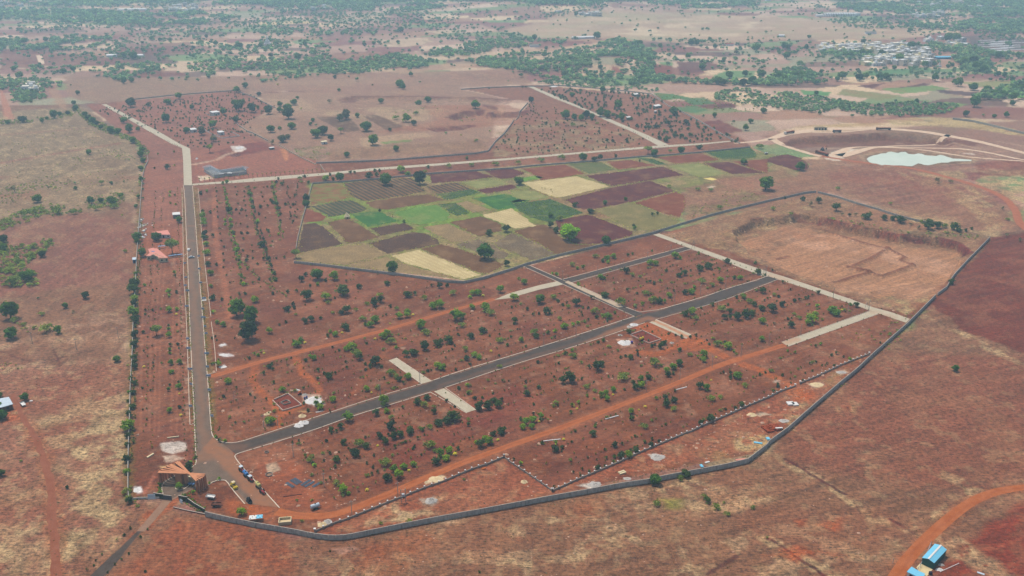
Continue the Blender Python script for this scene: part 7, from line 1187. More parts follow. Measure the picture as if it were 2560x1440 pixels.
for a in (('lime_heap', 747, 1064, 6, 5, .8, lime, 'left lime heap spilled on the tarred road'), ('lime_heap', 760, 1057, 7, 5, .9, lime, 'right lime heap joined to its neighbour on the tarred road'), ('stone_heap', 783, 1000, 10, 9, .9, lime, 'broad white stone heap right of the square foundation'), ('stone_heap', 795, 1008, 6, 6, .7, lime, 'small white stone heap behind two mango trees'),
          ('stone_heap', 762, 987, 3.4, 3, .8, gravel, 'small grey stone heap by the mixer'), ('sand_heap', 755, 1040, 4.6, 4.4, 1.0, sand, 'pale sand heap just above the tarred road'), ('sand_heap', 666, 1036, 3.4, 3.2, .6, sand, 'left pale slab heap beside the power poles'), ('sand_heap', 673, 1031, 3, 2.6, .6, sand, 'right pale slab heap beside the power poles'),
          ('stone_heap', 1561, 857, 9, 9, 1.0, lime, 'large white stone heap left of the yellow tanker'), ('stone_heap', 1585, 812, 7, 5, .9, lime, 'white stone heap on the verge at the tarred crossing'), ('stone_heap', 1573, 817, 4, 4, .6, gravel, 'small grey heap on the verge below the crossing'), ('stone_heap', 1550, 838, 3.6, 3, .6, gravel, 'small grey heap above the large white stone heap'),
          ('sand_heap', 806, 1311, 4.6, 4.2, .9, sand, 'pale sand heap where the pillared fence meets the long wall'), ('gravel_heap', 818, 1305, 4, 4, .8, gravel, 'grey gravel heap beside the pale sand heap'), ('sand_heap', 1091, 1198, 7.6, 6, .5, sand, 'wide pale sand spread between dirt road and fence'), ('gravel_heap', 1078, 1252, 6, 5.6, 1.2, gravel, 'grey gravel heap in the rough strip by the wall'),
          ('sand_heap', 1310, 1205, 3.6, 3.4, .9, sand, 'round cream sand heap below the sharp fence corner'), ('gravel_heap', 1487, 1211, 7, 5.6, .8, gravel, 'pale gravel heap beside the long wall corner strip'), ('gravel_heap', 1643, 1143, 8, 6, .8, gravel, 'oval pale gravel heap below the long pillared fence'), ('gravel_heap', 1880, 1037, 5.6, 4.6, .7, sand, 'pale heap by the right hand pillared fence'),
          ('sand_heap', 2042, 962, 8, 6, .6, sand, 'pale sand heap right of the fence gap'), ('gravel_heap', 2103, 931, 6, 4, .5, gravel, 'pale heap nearest the far end of the long wall'), ('rubble_heap', 1568, 1197, 4.4, 3, .4, gravel, 'scattered pale rubble heap above the long wall'), ('rubble_heap', 1960, 1052, 6, 4.6, .4, gravel, 'scattered white rubble above the brick stack'),
          ('lime_heap', 557, 862, 3.4, 3, .3, lime, 'uppermost white heap beside the old mango trees'), ('lime_heap', 560, 887, 6, 3.6, .3, lime, 'middle white heap beside the side channel'), ('lime_heap', 557, 917, 5, 3.4, .3, lime, 'lowest white heap beside the side channel'),
          ('lime_heap', 344, 1224, 4.4, 5, .3, lime, 'white lime patch left of the gateway'), ('lime_heap', 600, 369, 10, 16, .8, lime, 'white lime heap beside the tree above the steel frame'), ('lime_heap', 492, 397, 3, 5, 1.6, lime, 'small white bagged heap right of the concrete avenue'), ('earth_heap', 590, 388, 12, 14, 1.6, rust, 'dark red earth heap above the steel frame building'),
          ('lime_heap', 520, 446, 6, 8, .4, sand, 'cream sand heap left of the steel frame building'), ('gravel_heap', 510, 750, 4, 4, .5, lime, 'white stone heap by the road channel'), ('stone_heap', 1679, 857, 3, 3, .6, gravel, 'small pale heap beyond the foundation trees')): heap(*a)
def stack(name, px, py, L, W_, h, a, m, label, cat, tx=0, n=1, gap=.3, z=0, group=None):
    x, y = G(px, py); b_ = MB()
    for i in range(n): b_.box(-L/2, L/2, -W_/2+i*(W_+gap), W_/2+i*(W_+gap), z, z+h, 0, tx, tx)
    o = b_.build(name, m, None, loc=(x, y, hz(x, y)), rz=a); return tag(o, label, cat, group)
for i, (px, py, dx) in enumerate([(733, 1207, 12), (741, 1203, 14), (722, 1214, 10), (767, 1208, 8), (776, 1212, 7), (796, 1212, 8)]):
    o = stack('steel_bundle', px, py, 5.5, .16, .18, [-.75, -.75, -.75, .95, .9, .95][i], rebar, ordn(i)+' blue grey steel bar bundle laid in the tanker yard', 'steel bars', n=6, gap=.1, group='steel bar bundles in the yard')
stack('lying_pole', 731, 1239, 8, .3, .3, .25, rust, 'dark brown pole lying in the tanker yard', 'pole'); stack('lying_pole', 1380, 1101, 8.5, .45, .35, road_dir((1357, 1102), (1402, 1097)), capw, 'white concrete pole lying lowest beside the dirt road', 'pole', group='concrete poles lying on the soil'); stack('lying_pole', 1530, 1044, 8, .45, .35, road_dir((1510, 1049), (1550, 1038)), capw, 'white concrete pole lying middle beside the dirt road', 'pole', group='concrete poles lying on the soil'); stack('lying_pole', 1702, 972, 8, .45, .35, road_dir((1685, 976), (1719, 967)), capw, 'white concrete pole lying nearest the turning circle', 'pole', group='concrete poles lying on the soil')
stack('lying_pole', 433, 1094, 5.5, .5, .5, .25, cream, 'cream concrete beam lying above the white lime spread', 'beam'); stack('lying_pole', 376, 1140, 4, .9, .5, 1.1, cream, 'short cream concrete beam left of the lime spread', 'beam')
stack('white_cabin', 1976, 1010, 3.6, 3.4, .7, .1, white, 'left white square slab above the brick stack', 'slab', group='white square slabs'); stack('white_cabin', 1987.5, 1011.5, 2.8, 3.4, .7, .15, white, 'right white square slab above the brick stack', 'slab', group='white square slabs')
b_ = MB(); r_ = np.random.RandomState(5)
for i in range(9):
    for j in range(6):
        if r_.rand() < .93: b_.box(i*1.0-4.5, i*1.0-3.55, j*1.0-3, j*1.0-2.05, 0, r_.uniform(.7, 1.15))
x, y = G(1930, 1072); tag(b_.build('brick_stack', brick, None, loc=(x, y, 0), rz=.35), 'large red brick stack near the bend of the long wall', 'bricks')
stack('tin_sheet', 1947, 1075, 3.6, 1.0, .12, .1, white, 'curved white sheet on the edge of the brick stack', 'sheet', z=1.2); stack('tin_sheet', 1895, 1108, 4, 1.2, .4, -.3, sky_b, 'pale blue sheets piled against the wall bend', 'sheet'); stack('tin_sheet', 1920, 1098, 1.6, 2.2, .6, .2, sky_b, 'small blue sheet between wall and brick stack', 'sheet')
stack('tin_sheet', 1754, 1166, 1.2, 2.2, .5, .2, sky_b, 'blue trough standing against the inner side of the wall', 'trough'); stack('tin_sheet', 1768, 1156, 2.4, .9, .3, .4, white, 'white slab near the blue trough', 'slab'); stack('tin_sheet', 1851, 1149, 4.6, 1.1, .2, .2, pink, 'pink sheets lying at the wall bend', 'sheet'); stack('tin_sheet', 1557, 1184, 3.4, .9, .6, .5, cream, 'row of cream blocks inside the long wall', 'blocks', n=2)
stack('barrel_float', 1210, 1173, 1.9, .8, .6, .4, orange, 'orange barrel lying beside the pillared fence', 'barrel', tx=.12); stack('tin_sheet', 799, 1030, 4, .25, .12, .4, white, 'white strips lying above the tarred road verge', 'strips', n=2, gap=.5)
x, y = G(713, 1306); o = empty('water_cistern', x, y, 0, .15, 'open cream concrete cistern beside the long wall', 'water tank')
for q in ((-2.6, 2.6, -1.9, -1.6), (-2.6, 2.6, 1.6, 1.9), (-2.6, -2.3, -1.6, 1.6), (2.3, 2.6, -1.6, 1.6)): MB().box(*q, 0, 1.5).build('side', cream, o)
MB().box(-2.3, 2.3, -1.6, 1.6, 0, .4).build('floor', sand, o)
for px, py, rr, lb in ((673, 1187, 1.5, 'lower'), (667, 1131, .9, 'upper')):
    b_ = MB(); x, y = G(px, py); n = 20
    for i in range(n): a, c_ = 2*math.pi*i/n, 2*math.pi*(i+1)/n; b_.bar((rr*math.cos(a), rr*math.sin(a), .25), (rr*math.cos(c_), rr*math.sin(c_), .25), .22, .5)
    tag(b_.build('concrete_ring', greyw, None, loc=(x, y, 0)), lb+' grey concrete ring lying on the tanker yard', 'ring')
def found(P, inner, label, h=.7):
    W = [G(a, b) for a, b in P]; cx, cy = W[0]; o = empty('house_foundation', cx, cy, 0, 0, label, 'foundation'); n = len(W)
    for i in range(n):
        (a, b), (c_, d) = W[i], W[(i+1) % n]; L = math.hypot(c_-a, d-b); ux, uy = (c_-a)/L, (d-b)/L; q = .0 if i else .12
        MB().bar((a-cx+ux*L*q, b-cy+uy*L*q, h/2), (c_-cx-ux*.25, d-cy-uy*.25, h/2), .4, h).build('wall', FM2, o)
    if inner:
        W = [G(a, b) for a, b in inner]
        for i in range(4): (a, b), (c_, d) = W[i], W[(i+1) % 4]; MB().bar((a-cx, b-cy, .3), (c_-cx, d-cy, .3), .35, .6).build('inner_wall', greyw, o)
    b_ = MB(); Wc = [G(a, b) for a, b in P]; prism(b_, [(a-cx, b-cy) for a, b in Wc], .02, .05); b_.build('fill', M('dug red soil', (128, 74, 58), .2, .8, .95), o)
FM2 = emat('pale footing', (214, 186, 166), .9, .12, .5)
found([(681, 1002), (720, 985), (754.5, 1013.5), (707, 1028)], [(702, 1007), (717, 1001), (727, 1008), (710, 1013)], 'square house foundation with small inner room beside white stone heap')
found([(1575, 838), (1606, 827), (1653, 849), (1622, 859)], None, 'square house foundation dug beside the yellow water tanker', .6)
tag(MB().cyl((0, 0, 0), (0, 0, 1.3), .7, 12).build('purple_barrel', emat('purple plastic', (74, 60, 150)), None, loc=(*G(1579.5, 858), 0)), 'purple water barrel at the edge of the white stone heap', 'barrel')
for i, (a, b) in enumerate([(762, 999), (767, 997)]): tag(MB().cyl((0, 0, 0), (0, 0, 1.2), .5, 12).build('blue_barrel', emat('navy plastic', (52, 74, 130)), None, loc=(*G(a, b), .3)), ['left', 'right'][i]+' navy blue barrel on the white stone heap', 'barrel', 'navy barrels')
x, y = G(749, 986); o = empty('concrete_mixer', x, y, 0, .5, 'orange concrete mixer between foundation and stone heap', 'mixer'); MB().cyl((-.3, 0, 1.3), (.9, 0, 1.7), .8, 10, 0, .45).build('drum', orange, o); MB().box(-1.1, .9, -.6, .6, .5, .8).build('chassis', redm, o); wheels(o, [(-.6, -.6), (-.6, .6), (.6, -.6), (.6, .6)], .4)
stack('white_sheeting', 745, 976, 3.4, 1.2, .5, -.5, white, 'crumpled white sheeting beside the mixer', 'sheet', tx=.3)
tag(patch_poly('grain_sheet', T(1, 2, [(1912, 346), (1988, 337), (2052, 355), (2000, 366)]), [emat('drying grain', (238, 214, 130), .9)], z=.15, kind='thing'), 'yellow sheet of drying grain spread on the open ground', 'grain')
# blue patched shelter by the wall
x, y = G(642, 1301); o = empty('patched_shelter', x, y, 0, .15, 'blue and white patched shelter against the long wall', 'shelter'); MB().box(-3, 0, -1.4, 1.4, 1.7, 1.8).build('roof_sheet', white, o); MB().box(0.02, 2.6, -1.3, 1.3, 1.75, 1.86).build('roof_sheet', sky_b, o)
for i in (-2.8, 2.4):
    for j in (-1.2, 1.2): MB().bar((i, j, 0), (i, j, 1.7), .1).build('post', wood, o)
for i in range(7): MB().box(-2.6+.8*i, -2.3+.8*i, -1+(i*7 % 5)*.45, -.7+(i*7 % 5)*.45, 1.87, 2.0).build('weight_stone', dark, o)
# --- buildings
Z14 = lambda P: [(480+x/14.22, 390+y/14.22) for x, y in P]; Z8 = lambda P: [(320+x/8, 500+y/8) for x, y in P]
building('red_roofed_house', 'small white house with flat salmon roof behind a round tree', 'house', Z8([(470, 640), (790, 598), (850, 692), (560, 690)]), 3.0, white, pink)
o2 = building('red_roofed_house', 'cream farmhouse with stepped salmon roof and parapets near the left wall', 'house', Z8([(400, 980), (500, 952), (540, 968), (575, 962), (800, 1150), (735, 1160), (610, 1165), (600, 1130), (505, 1090), (455, 1105), (450, 1120), (360, 1118), (430, 1060)]), 3.3, cream, pink)
b_ = MB(); PP = [G(a, b, 3.5) for a, b in Z8([(495, 1085), (570, 1070), (650, 1115), (730, 1130), (735, 1150), (620, 1150)])]; cx, cy = o2.location.x, o2.location.y; 
for (a, b), (c_, d) in zip(PP, PP[1:]+PP[:1]): b_.bar((a-cx, b-cy, 3.42), (c_-cx, d-cy, 3.42), .2, .25)
b_.build('parapet', cream, o2); MB().box(-1.2, 1.2, -.7, .7, 3.32, 3.42).build('solar_panel', bluep, o2, loc=(-3, 5, 0))
building('tool_shed', 'grey shed with white sloping tin roof left of the main road', 'shed', Z8([(885, 248), (1040, 236), (1043, 288), (888, 297)]), 3.4, greyw, white, win=30, doors=0)
building('blue_cabin', 'small blue cabin with white roof outside the left boundary wall', 'cabin', Z8([(85, 1150), (160, 1140), (162, 1190), (85, 1195)]), 2.8, bluep, sheet, win=9)
pb = emat('patchy blue board', (130, 160, 190), .5, .35, .9)
for i, (P, l_) in enumerate(((([(605, 975), (760, 960)]), 'upper blue mural panels behind the umbrella tree'), (([(820, 1170), (925, 1150)]), 'left blue mural panel in front of the farmhouse'), (([(930, 1150), (985, 1140)]), 'middle white blue panel in front of the farmhouse'), (([(992, 1145), (1100, 1130)]), 'right white blue panel reaching the road channel'))):
    x, y, a, L = frame(*Z8(P)); o = empty('mural_panel', x, y, 0, a, l_, 'panel', 'painted panels by the farmhouse'); MB().box(0, L, 0, 1.6, 1.6, 1.75).build('board', pb, o, rz=0)
    for q in (.2, L-.2): MB().box(q-.08, q+.08, .05, .2, 0, 1.6).build('leg', pole_m, o)
r_ = np.random.RandomState(11)
b_ = []
for i in range(34):
    q = r_.rand(); px = 320+(215+r_.uniform(0, 150)+(120 if q > .8 else 0))/8; py = 500+(370+r_.uniform(0, 400))/8; x, y = G(px, py); L = r_.uniform(.8, 3.4)
    o = MB().box(-L/2, L/2, -r_.uniform(.3, .9), .5, 0, r_.uniform(.15, .6), 0, .08, .05).build('scrap_board', [white, white, sheet, greyw, cream][i % 5], None, loc=(x, y, .02), rz=r_.uniform(0, 3)); b_.append(o)
for i, o in enumerate(sorted(b_, key=lambda q: -q.location.y)): tag(o, ordn(i)+' pale scrap piece from the top of the dump inside the left wall', 'scrap', 'scrap pieces dumped by the left wall')
for i, (x, y, rr) in enumerate([(1405, 770, 7), (1440, 905, 7), (1415, 820, 5)]): heap('scrap_heap', x/4, 360+y/4, rr*.6, rr, 1.1, [greyw, rust, lime][i], ['dark tarpaulin scrap heap at the top of the dump', 'brown scrap heap below the dumped boards', 'white scrap heap against the left wall'][i], 'scrap heap')
def steel_frame():
    Lw = [G(*p, 4.2) for p in Z14([(365, 395), (640, 318), (950, 520), (815, 655)])]; Rw = [G(*p, 4.2) for p in Z14([(960, 525), (1300, 440), (1760, 350), (2040, 405), (1900, 490), (1480, 545), (1110, 600), (820, 655)])]
    cx, cy = G(*Z14([(1100, 700)])[0]); o = empty('unfinished_building', cx, cy, 0, 0, 'unfinished grey block building with open galvanised roof frame by the concrete road', 'building')
    b_ = MB(); FW = Z14([(440, 560), (800, 790), (1115, 745), (1130, 720), (1350, 700), (1640, 690), (1940, 640), (1940, 600), (1900, 590)]); W = [G(*p) for p in FW]
    for (a, b), (c_, d) in zip(W[:-1], W[1:]): MB().bar((a-cx, b-cy, 1.5), (c_-cx, d-cy, 1.5), .3, 3.0).build('block_wall', blockw, o)
    W2 = [G(*p) for p in Z14([(450, 520), (650, 470), (1000, 590), (1500, 560), (1850, 500), (1930, 600)])]
    for (a, b), (c_, d) in zip(W2[:-1], W2[1:]): MB().bar((a-cx, b-cy, 1.5), (c_-cx, d-cy, 1.5), .3, 3.0).build('block_wall', blockw, o)
    for a, b in W: MB().box(-.15, .15, -.15, .15, 0, 4.1).build('column', steel, o, loc=(a-cx, b-cy, 0))
    lp = lambda a, b, t: (a[0]+(b[0]-a[0])*t-cx, a[1]+(b[1]-a[1])*t-cy)
    for i in range(9):
        t_ = i/8; p = lp(Lw[0], Lw[1], t_); q = lp(Lw[3], Lw[2], t_); MB().bar((*p, 4.4+.5*math.sin(t_*3.14)), (*q, 4.4+.5*math.sin(t_*3.14)), .26, .15).build('purlin', steel, o)
    for i in range(6): t_ = i/5; p = lp(Lw[0], Lw[3], t_); q = lp(Lw[1], Lw[2], t_); MB().bar((*p, 4.2), (*q, 4.2), .2, .2).build('rafter', steel, o)
    A = [(Rw[7], Rw[0]), (Rw[6], Rw[0]), (Rw[5], Rw[1]), (Rw[4], Rw[2]), (Rw[4], Rw[3])]
    for (f0, b0), (f1, b1) in zip(A[:-1], A[1:]):
        for i in range(6): t_ = i/5; p = lp(f0, b0, t_); q = lp(f1, b1, t_); MB().bar((*p, 4.2+.4*math.sin(t_*3.14)), (*q, 4.2+.4*math.sin(t_*3.14)), .24, .15).build('purlin', steel, o)
        for i in range(4): t_ = i/4; p = lp(f0, f1, t_); q = lp(b0, b1, t_); MB().bar((*p, 4.05), (*q, 4.05), .2, .2).build('rafter', steel, o)
    b_ = MB(); prism(b_, [(a-cx, b-cy) for a, b in [G(*p) for p in Z14([(450, 560), (640, 480), (1000, 600), (1500, 570), (1880, 510), (1930, 640), (1350, 700), (1115, 745), (800, 780)])]], .02, .25); b_.build('floor_slab', greyw, o)
    for (a, b) in ((1340, 540), (1040, 560)): x, y = G(*Z14([(a, b+60)])[0], 3.4); MB().box(-2.4, 2.4, -1.5, 1.5, 3.2, 3.4).build('roof_slab', white, o, loc=(x-cx, y-cy, 0))
steel_frame()
Z64 = lambda P: [(440+x/6.4, 230+y/6.4) for x, y in P]
for P, l_ in (([(530, 308), (655, 296), (705, 318), (580, 330)], 'white flat roofed guest house with terrace, uppermost of the three'), ([(205, 582), (300, 570), (338, 595), (238, 605)], 'left white flat roofed guest house beside small trees'), ([(650, 625), (735, 615), (778, 635), (690, 648)], 'white flat roofed guest house inside a low white wall')):
    building('guest_house', l_, 'house', Z64(P), 3.4, white, white, 'white guest houses in the upper left plots')
building('farm_hut', 'small white hut by a round tree on the reddish track', 'hut', Z64([(2312, 785), (2400, 770), (2425, 790), (2330, 802)]), 2.8, white, cream); building('farm_hut', 'white lean-to hut below the grey trees', 'hut', Z64([(1480, 884), (1560, 874), (1580, 885), (1500, 895)]), 2.2, greyw, white, win=20)
for P, l_ in (([(480, 352), (560, 388), (705, 372)], 'low white wall in front of the uppermost guest house'), ([(425, 590), (545, 665), (740, 742), (1022, 708), (880, 642)], 'low white wall round the plot of the lower guest house')):
    long_wall(l_, Z64(P), .9, 0, mat=white, tw=.25, group='low white plot walls')
for (x, y, w_), l_ in zip([(1240, 938, 60), (1452, 1052, 85), (1165, 1168, 56), (1435, 1108, 34)], ['small flat white roofed house farthest up the right plots', 'wide white roofed house at the right edge of the upper plots', 'white roofed house right of the diagonal concrete road', 'tiny white pump house below the wide white roofed house']):
    P = [(x-w_/2, y-w_*.03), (x+w_*.2, y-w_*.14), (x+w_/2, y+w_*.03), (x-w_*.2, y+w_*.14)]; building('plot_house', l_, 'house', T(0, 2, P), 3, greyw, white, 'white roofed houses in the upper right plots')
x, y = G(868, 545); o = empty('thatched_hut', x, y, 0, 0, 'conical thatched hut on the bank between green fields', 'hut'); MB().cyl((0, 0, 0), (0, 0, 1.7), 2.0, 14, 0, 2.3).build('wall', thatch, o); MB().cyl((0, 0, 1.5), (-.3, 0, 5.0), 2.7, 14, 0, .1).build('roof', thatch, o); MB().box(.2, .9, -2.35, -2.0, 0, 1.5).build('door', dark, o)
Z13 = lambda P: [(2200+x/12.8, 1330+y/12.8) for x, y in P]
def gable(name, label, cat, P4, h, rise, wallm, roofm, ridge=None, group=None):
    """P4: eave corners in the photo: near left, near right, far right, far left"""
    W = [G(a, b, h) for a, b in P4]; cx = sum(a for a, b in W)/4; cy = sum(b for a, b in W)/4; W = [(a-cx, b-cy) for a, b in W]; o = empty(name, cx, cy, 0, 0, label, cat, group)
    m0 = ((W[0][0]+W[1][0])/2, (W[0][1]+W[1][1])/2); m1 = ((W[2][0]+W[3][0])/2, (W[2][1]+W[3][1])/2); k_ = .965; b_ = MB()
    vs = [(a*k_, b*k_, 0) for a, b in W]+[(a*k_, b*k_, h-.05) for a, b in W]+[(m0[0]*k_, m0[1]*k_, h+rise-.06), (m1[0]*k_, m1[1]*k_, h+rise-.06)]
    b_.add(vs, [(0, 1, 5, 8, 4), (1, 2, 6, 5), (2, 3, 7, 9, 6), (3, 0, 4, 7)]); b_.build('wall', wallm, o)
    for i, j, u, v_ in ((0, 3, m0, m1), (1, 2, m0, m1)):
        b_ = MB(); q = [(*W[i], h), (*W[j], h), (*v_, h+rise), (*u, h+rise)]; b_.add(q+[(a, b, c_+.1) for a, b, c_ in q], [(0, 1, 2, 3), (7, 6, 5, 4), (0, 4, 5, 1), (1, 5, 6, 2), (2, 6, 7, 3), (3, 7, 4, 0)]); b_.build('roof_slope', roofm, o)
    if ridge: MB().bar((*m0, h+rise+.12), (*m1, h+rise+.12), .7, .08).build('ridge_strip', ridge, o)
    return o
ol = gable('blue_roofed_shed', 'long teal shed with bright sky blue roof beside the curving dirt road', 'shed', Z13([(1340, 830), (1735, 1005), (2140, 570), (1750, 380)]), 2.9, .75, teal, sky_b, white)
building('blue_roofed_cabin', 'small white shed with two sky blue roof panels at the bottom edge', 'shed', Z13([(855, 1270), (1010, 1105), (1250, 1250), (1440, 1330), (1400, 1500), (1130, 1400)]), 2.7, white, sky_b, win=20, doors=0)
tag(patch_poly('concrete_yard', Z13([(1160, 1130), (1290, 1000), (1690, 1190), (1500, 1420), (1330, 1330), (1260, 1290)]), [M('yard paving', (226, 204, 156), .1, .6)], z=.05), kind='structure')
heap('rubble_heap', 2348, 1424, 3.4, 2.6, .4, lime, 'white powder heap beside the teal shed'); heap('rubble_heap', 2352, 1412, 3, 2, .7, gravel, 'grey rubbish heap behind the teal shed')
WP = [(2288, 1440), (2294, 1428), (2300, 1418), (2305, 1408), (2311, 1398), (2318, 1384), (2327, 1362)]
W = [G(*p) for p in WP]; cx, cy = W[0]; o = empty('wire_fence', cx, cy, 0, 0, 'wire fence with slim posts between dirt road and teal shed', 'fence')
for a, b in W: MB().box(-.08, .08, -.08, .08, 0, 1.9).build('post', pole_m, o, loc=(a-cx, b-cy, 0))
for z in (.6, 1.1, 1.6):
    b_ = MB()
    for (a, b), (c_, d) in zip(W[:-1], W[1:]): b_.bar((a-cx, b-cy, z), (c_-cx, d-cy, z), .05)
    b_.build('wire', steel, o)
stack('standing_post', 2232, 1408, .2, .2, 2.4, 0, pole_m, 'slim grey post at the left edge of the dirt road', 'post'); stack('purple_drum', 2326, 1436, 1.2, 1.0, 1.3, .2, emat('dark violet drum', (60, 40, 80)), 'dark violet drum on the concrete yard', 'drum', tx=.1)
stack('water_pipe', 2374, 1419, 11, .18, .15, .5, capw, 'long pale pipe lying right of the teal shed', 'pipe'); stack('white_sheeting', 2452, 1434, 2.6, .9, .2, -.6, sheet, 'torn white sheeting near the bottom right corner', 'sheet')
gs = building('tin_shelter', 'open shelter with pale blue tin roof at the left edge', 'shelter', [(-16, 999), (22, 992), (32.5, 1010), (5, 1018), (-12, 1020)], 3.0, wood, sheet, win=40, doors=0)
tag(MB().box(-.7, .7, -.5, .5, 0, .3).build('white_board', white, None, loc=(*G(78, 1003), 0), rz=.3), 'white board lying right of the small green tree', 'board')
# quarry shed, far houses and the village
for i in range(8):
    a, b = 2038+3.6*i, 324.5+(i % 2)*.2; x, y = G(a, b)
    tag(MB().box(-1.6, 1.6, -1.5, 1.5, 0, 3.4).box(-1.2, .5, -1.54, -1.5, .1, 2.5, 1).build('ruined_stall', [cream, dark], None, loc=(x, y, hz(x, y))), ordn(i)+' open bay from the left of the ruined roadside row', 'stall', 'ruined stalls by the haul road')
HM = [emat('village wall '+n_, c, .8, .1, .5) for n_, c in (('cream', (252, 240, 214)), ('white', (252, 252, 248)), ('beige', (246, 230, 200)), ('yellow', (244, 228, 172)), ('grey', (222, 216, 204)))]
HN = ['cream', 'white', 'beige', 'yellow', 'grey']; HV = []
r_ = np.random.RandomState(21)
for i in range(10):
    w_, d_, h_ = r_.uniform(7, 12), r_.uniform(6, 10), r_.choice([3.4, 3.6, 6.4]); b_ = MB().box(-w_/2, w_/2, -d_/2, d_/2, 0, h_).box(-w_/2-.2, w_/2+.2, -d_/2-.2, d_/2+.2, h_, h_+.25, 1)
    b_.box(-w_/2, w_/2, -d_/2-.15, -d_/2+.05, h_+.25, h_+.8); b_.box(-w_/2, w_/2, d_/2-.05, d_/2+.15, h_+.25, h_+.8)
    if i % 3 == 0: b_.box(w_*.1, w_*.4, 0, d_*.35, h_+.25, h_+2.6, 0)
    for lv in range(2 if h_ > 5 else 1):
        for q in np.arange(-w_/2+1.2, w_/2-1, 2.6): b_.box(q, q+1.1, -d_/2-.03, -d_/2, lv*3+(.1 if lv == 0 and q < -w_/2+1.5 else 1), lv*3+2.2, 2)
    HV.append((b_, HN[i % 5], HM[i % 5], h_ > 5))
HVM = [(b_.mesh('village_house', [m_, [capw, HM[0], capw, HM[0], capw][i % 5], dark]), n_, t2) for i, (b_, n_, m_, t2) in enumerate(HV)]
def cluster(P, n, dmin, where, rot=.3, tall=1):
    x, y = in_poly_pts(P, .08); got = []
    for a, b in zip(x, y):
        if len(got) >= n: break
        if all((a-c_)**2+(b-d)**2 > dmin**2 for c_, d in got): got.append((a, b))
    by = {}
    for a, b in got: by.setdefault(rs.randint(10), []).append((a, b))
    for k_, L_ in by.items():
        me, n_, t2 = HVM[k_]
        for i, (a, b) in enumerate(sorted(L_)): 
            s_ = rs.uniform(1.1, 1.5); o = mk('village_house', me, None, (a, b, hz(a, b)-.1), rot+rs.normal(0, .12)+(1.57 if rs.rand() < .3 else 0), (s_, s_, s_)); tag(o, 'flat roofed '+n_+' '+('two storey ' if t2 else '')+'house '+where, 'house', n_+' houses '+where)
Zv = lambda P: [(2020+x/6.4, 90+y/6.4) for x, y in P]
cluster(Zv([(60, 205), (260, 190), (450, 200), (700, 150), (950, 150), (1250, 165), (1580, 150), (1600, 230), (1900, 230), (1960, 330), (1960, 480), (1650, 490), (1500, 470), (1320, 460), (1100, 490), (920, 470), (880, 400), (1100, 350), (1090, 260), (900, 250), (560, 280), (260, 262)]), 150, 9.0, 'in the large hazy village')
cluster([(2270, 6), (2350, 2), (2420, 8), (2480, 18), (2470, 24), (2360, 20), (2280, 14)], 34, 13, 'in the far hamlet at top right'); cluster([(2280, 36), (2350, 34), (2360, 44), (2290, 46)], 16, 12, 'in the hamlet right of the white tunnels'); cluster([(400, 26), (460, 14), (500, 18), (495, 32), (440, 32)], 26, 12, 'in the hamlet among trees at top left')
cluster([(0, 5), (200, 0), (200, 16), (0, 20)], 9, 30, 'scattered in haze at far top left'); cluster([(640, 22), (820, 18), (820, 28), (700, 32)], 7, 20, 'scattered in haze left of centre'); cluster([(1380, -2), (1430, -4), (1440, 6), (1390, 7)], 6, 12, 'on the wooded hill at top'); cluster([(2340, 95), (2420, 108), (2400, 120), (2300, 105)], 9, 16, 'behind the village trees'); cluster([(1800, -2), (1990, -3), (1990, 3), (1820, 4)], 12, 18, 'on the far top horizon')
cluster([(1370, 38), (1400, 42), (1520, 44), (1480, 47)], 7, 12, 'on the pale plain'); cluster([(62, 218), (84, 216), (100, 228), (70, 228)], 5, 9, 'among the trees at left')
def far_thing(name, px, py, fn, label, cat): x, y = G(px, py); o = fn(MB()); o = o[0].build(name, o[1], None, loc=(x, y, hz(x, y)), rz=.2); tag(o, label, cat)
TUN = MB()
for i in range(9):
    a, c_ = math.pi*i/8, math.pi*(i+1)/8
    if i < 8: TUN.add([(-4*math.cos(a), -16, 4.2*math.sin(a)), (-4*math.cos(c_), -16, 4.2*math.sin(c_)), (-4*math.cos(c_), 16, 4.2*math.sin(c_)), (-4*math.cos(a), 16, 4.2*math.sin(a))], [(0, 1, 2, 3)])
TUN.add([(-4*math.cos(math.pi*i/8), -16, 4.2*math.sin(math.pi*i/8)) for i in range(9)], [tuple(range(9))]); tm = TUN.mesh('polytunnel', capw)
for i in range(13): x, y = G(2066+6.2*i-(30 if i > 8 else 0)*0, 40-(i > 8)*0); tag(mk('polytunnel', tm, None, (x, y, 0), -.75, (1, 1, 1.7)), ordn(i)+' white arched tunnel from the left in the far row', 'greenhouse', 'row of white tunnels on the pale plain')
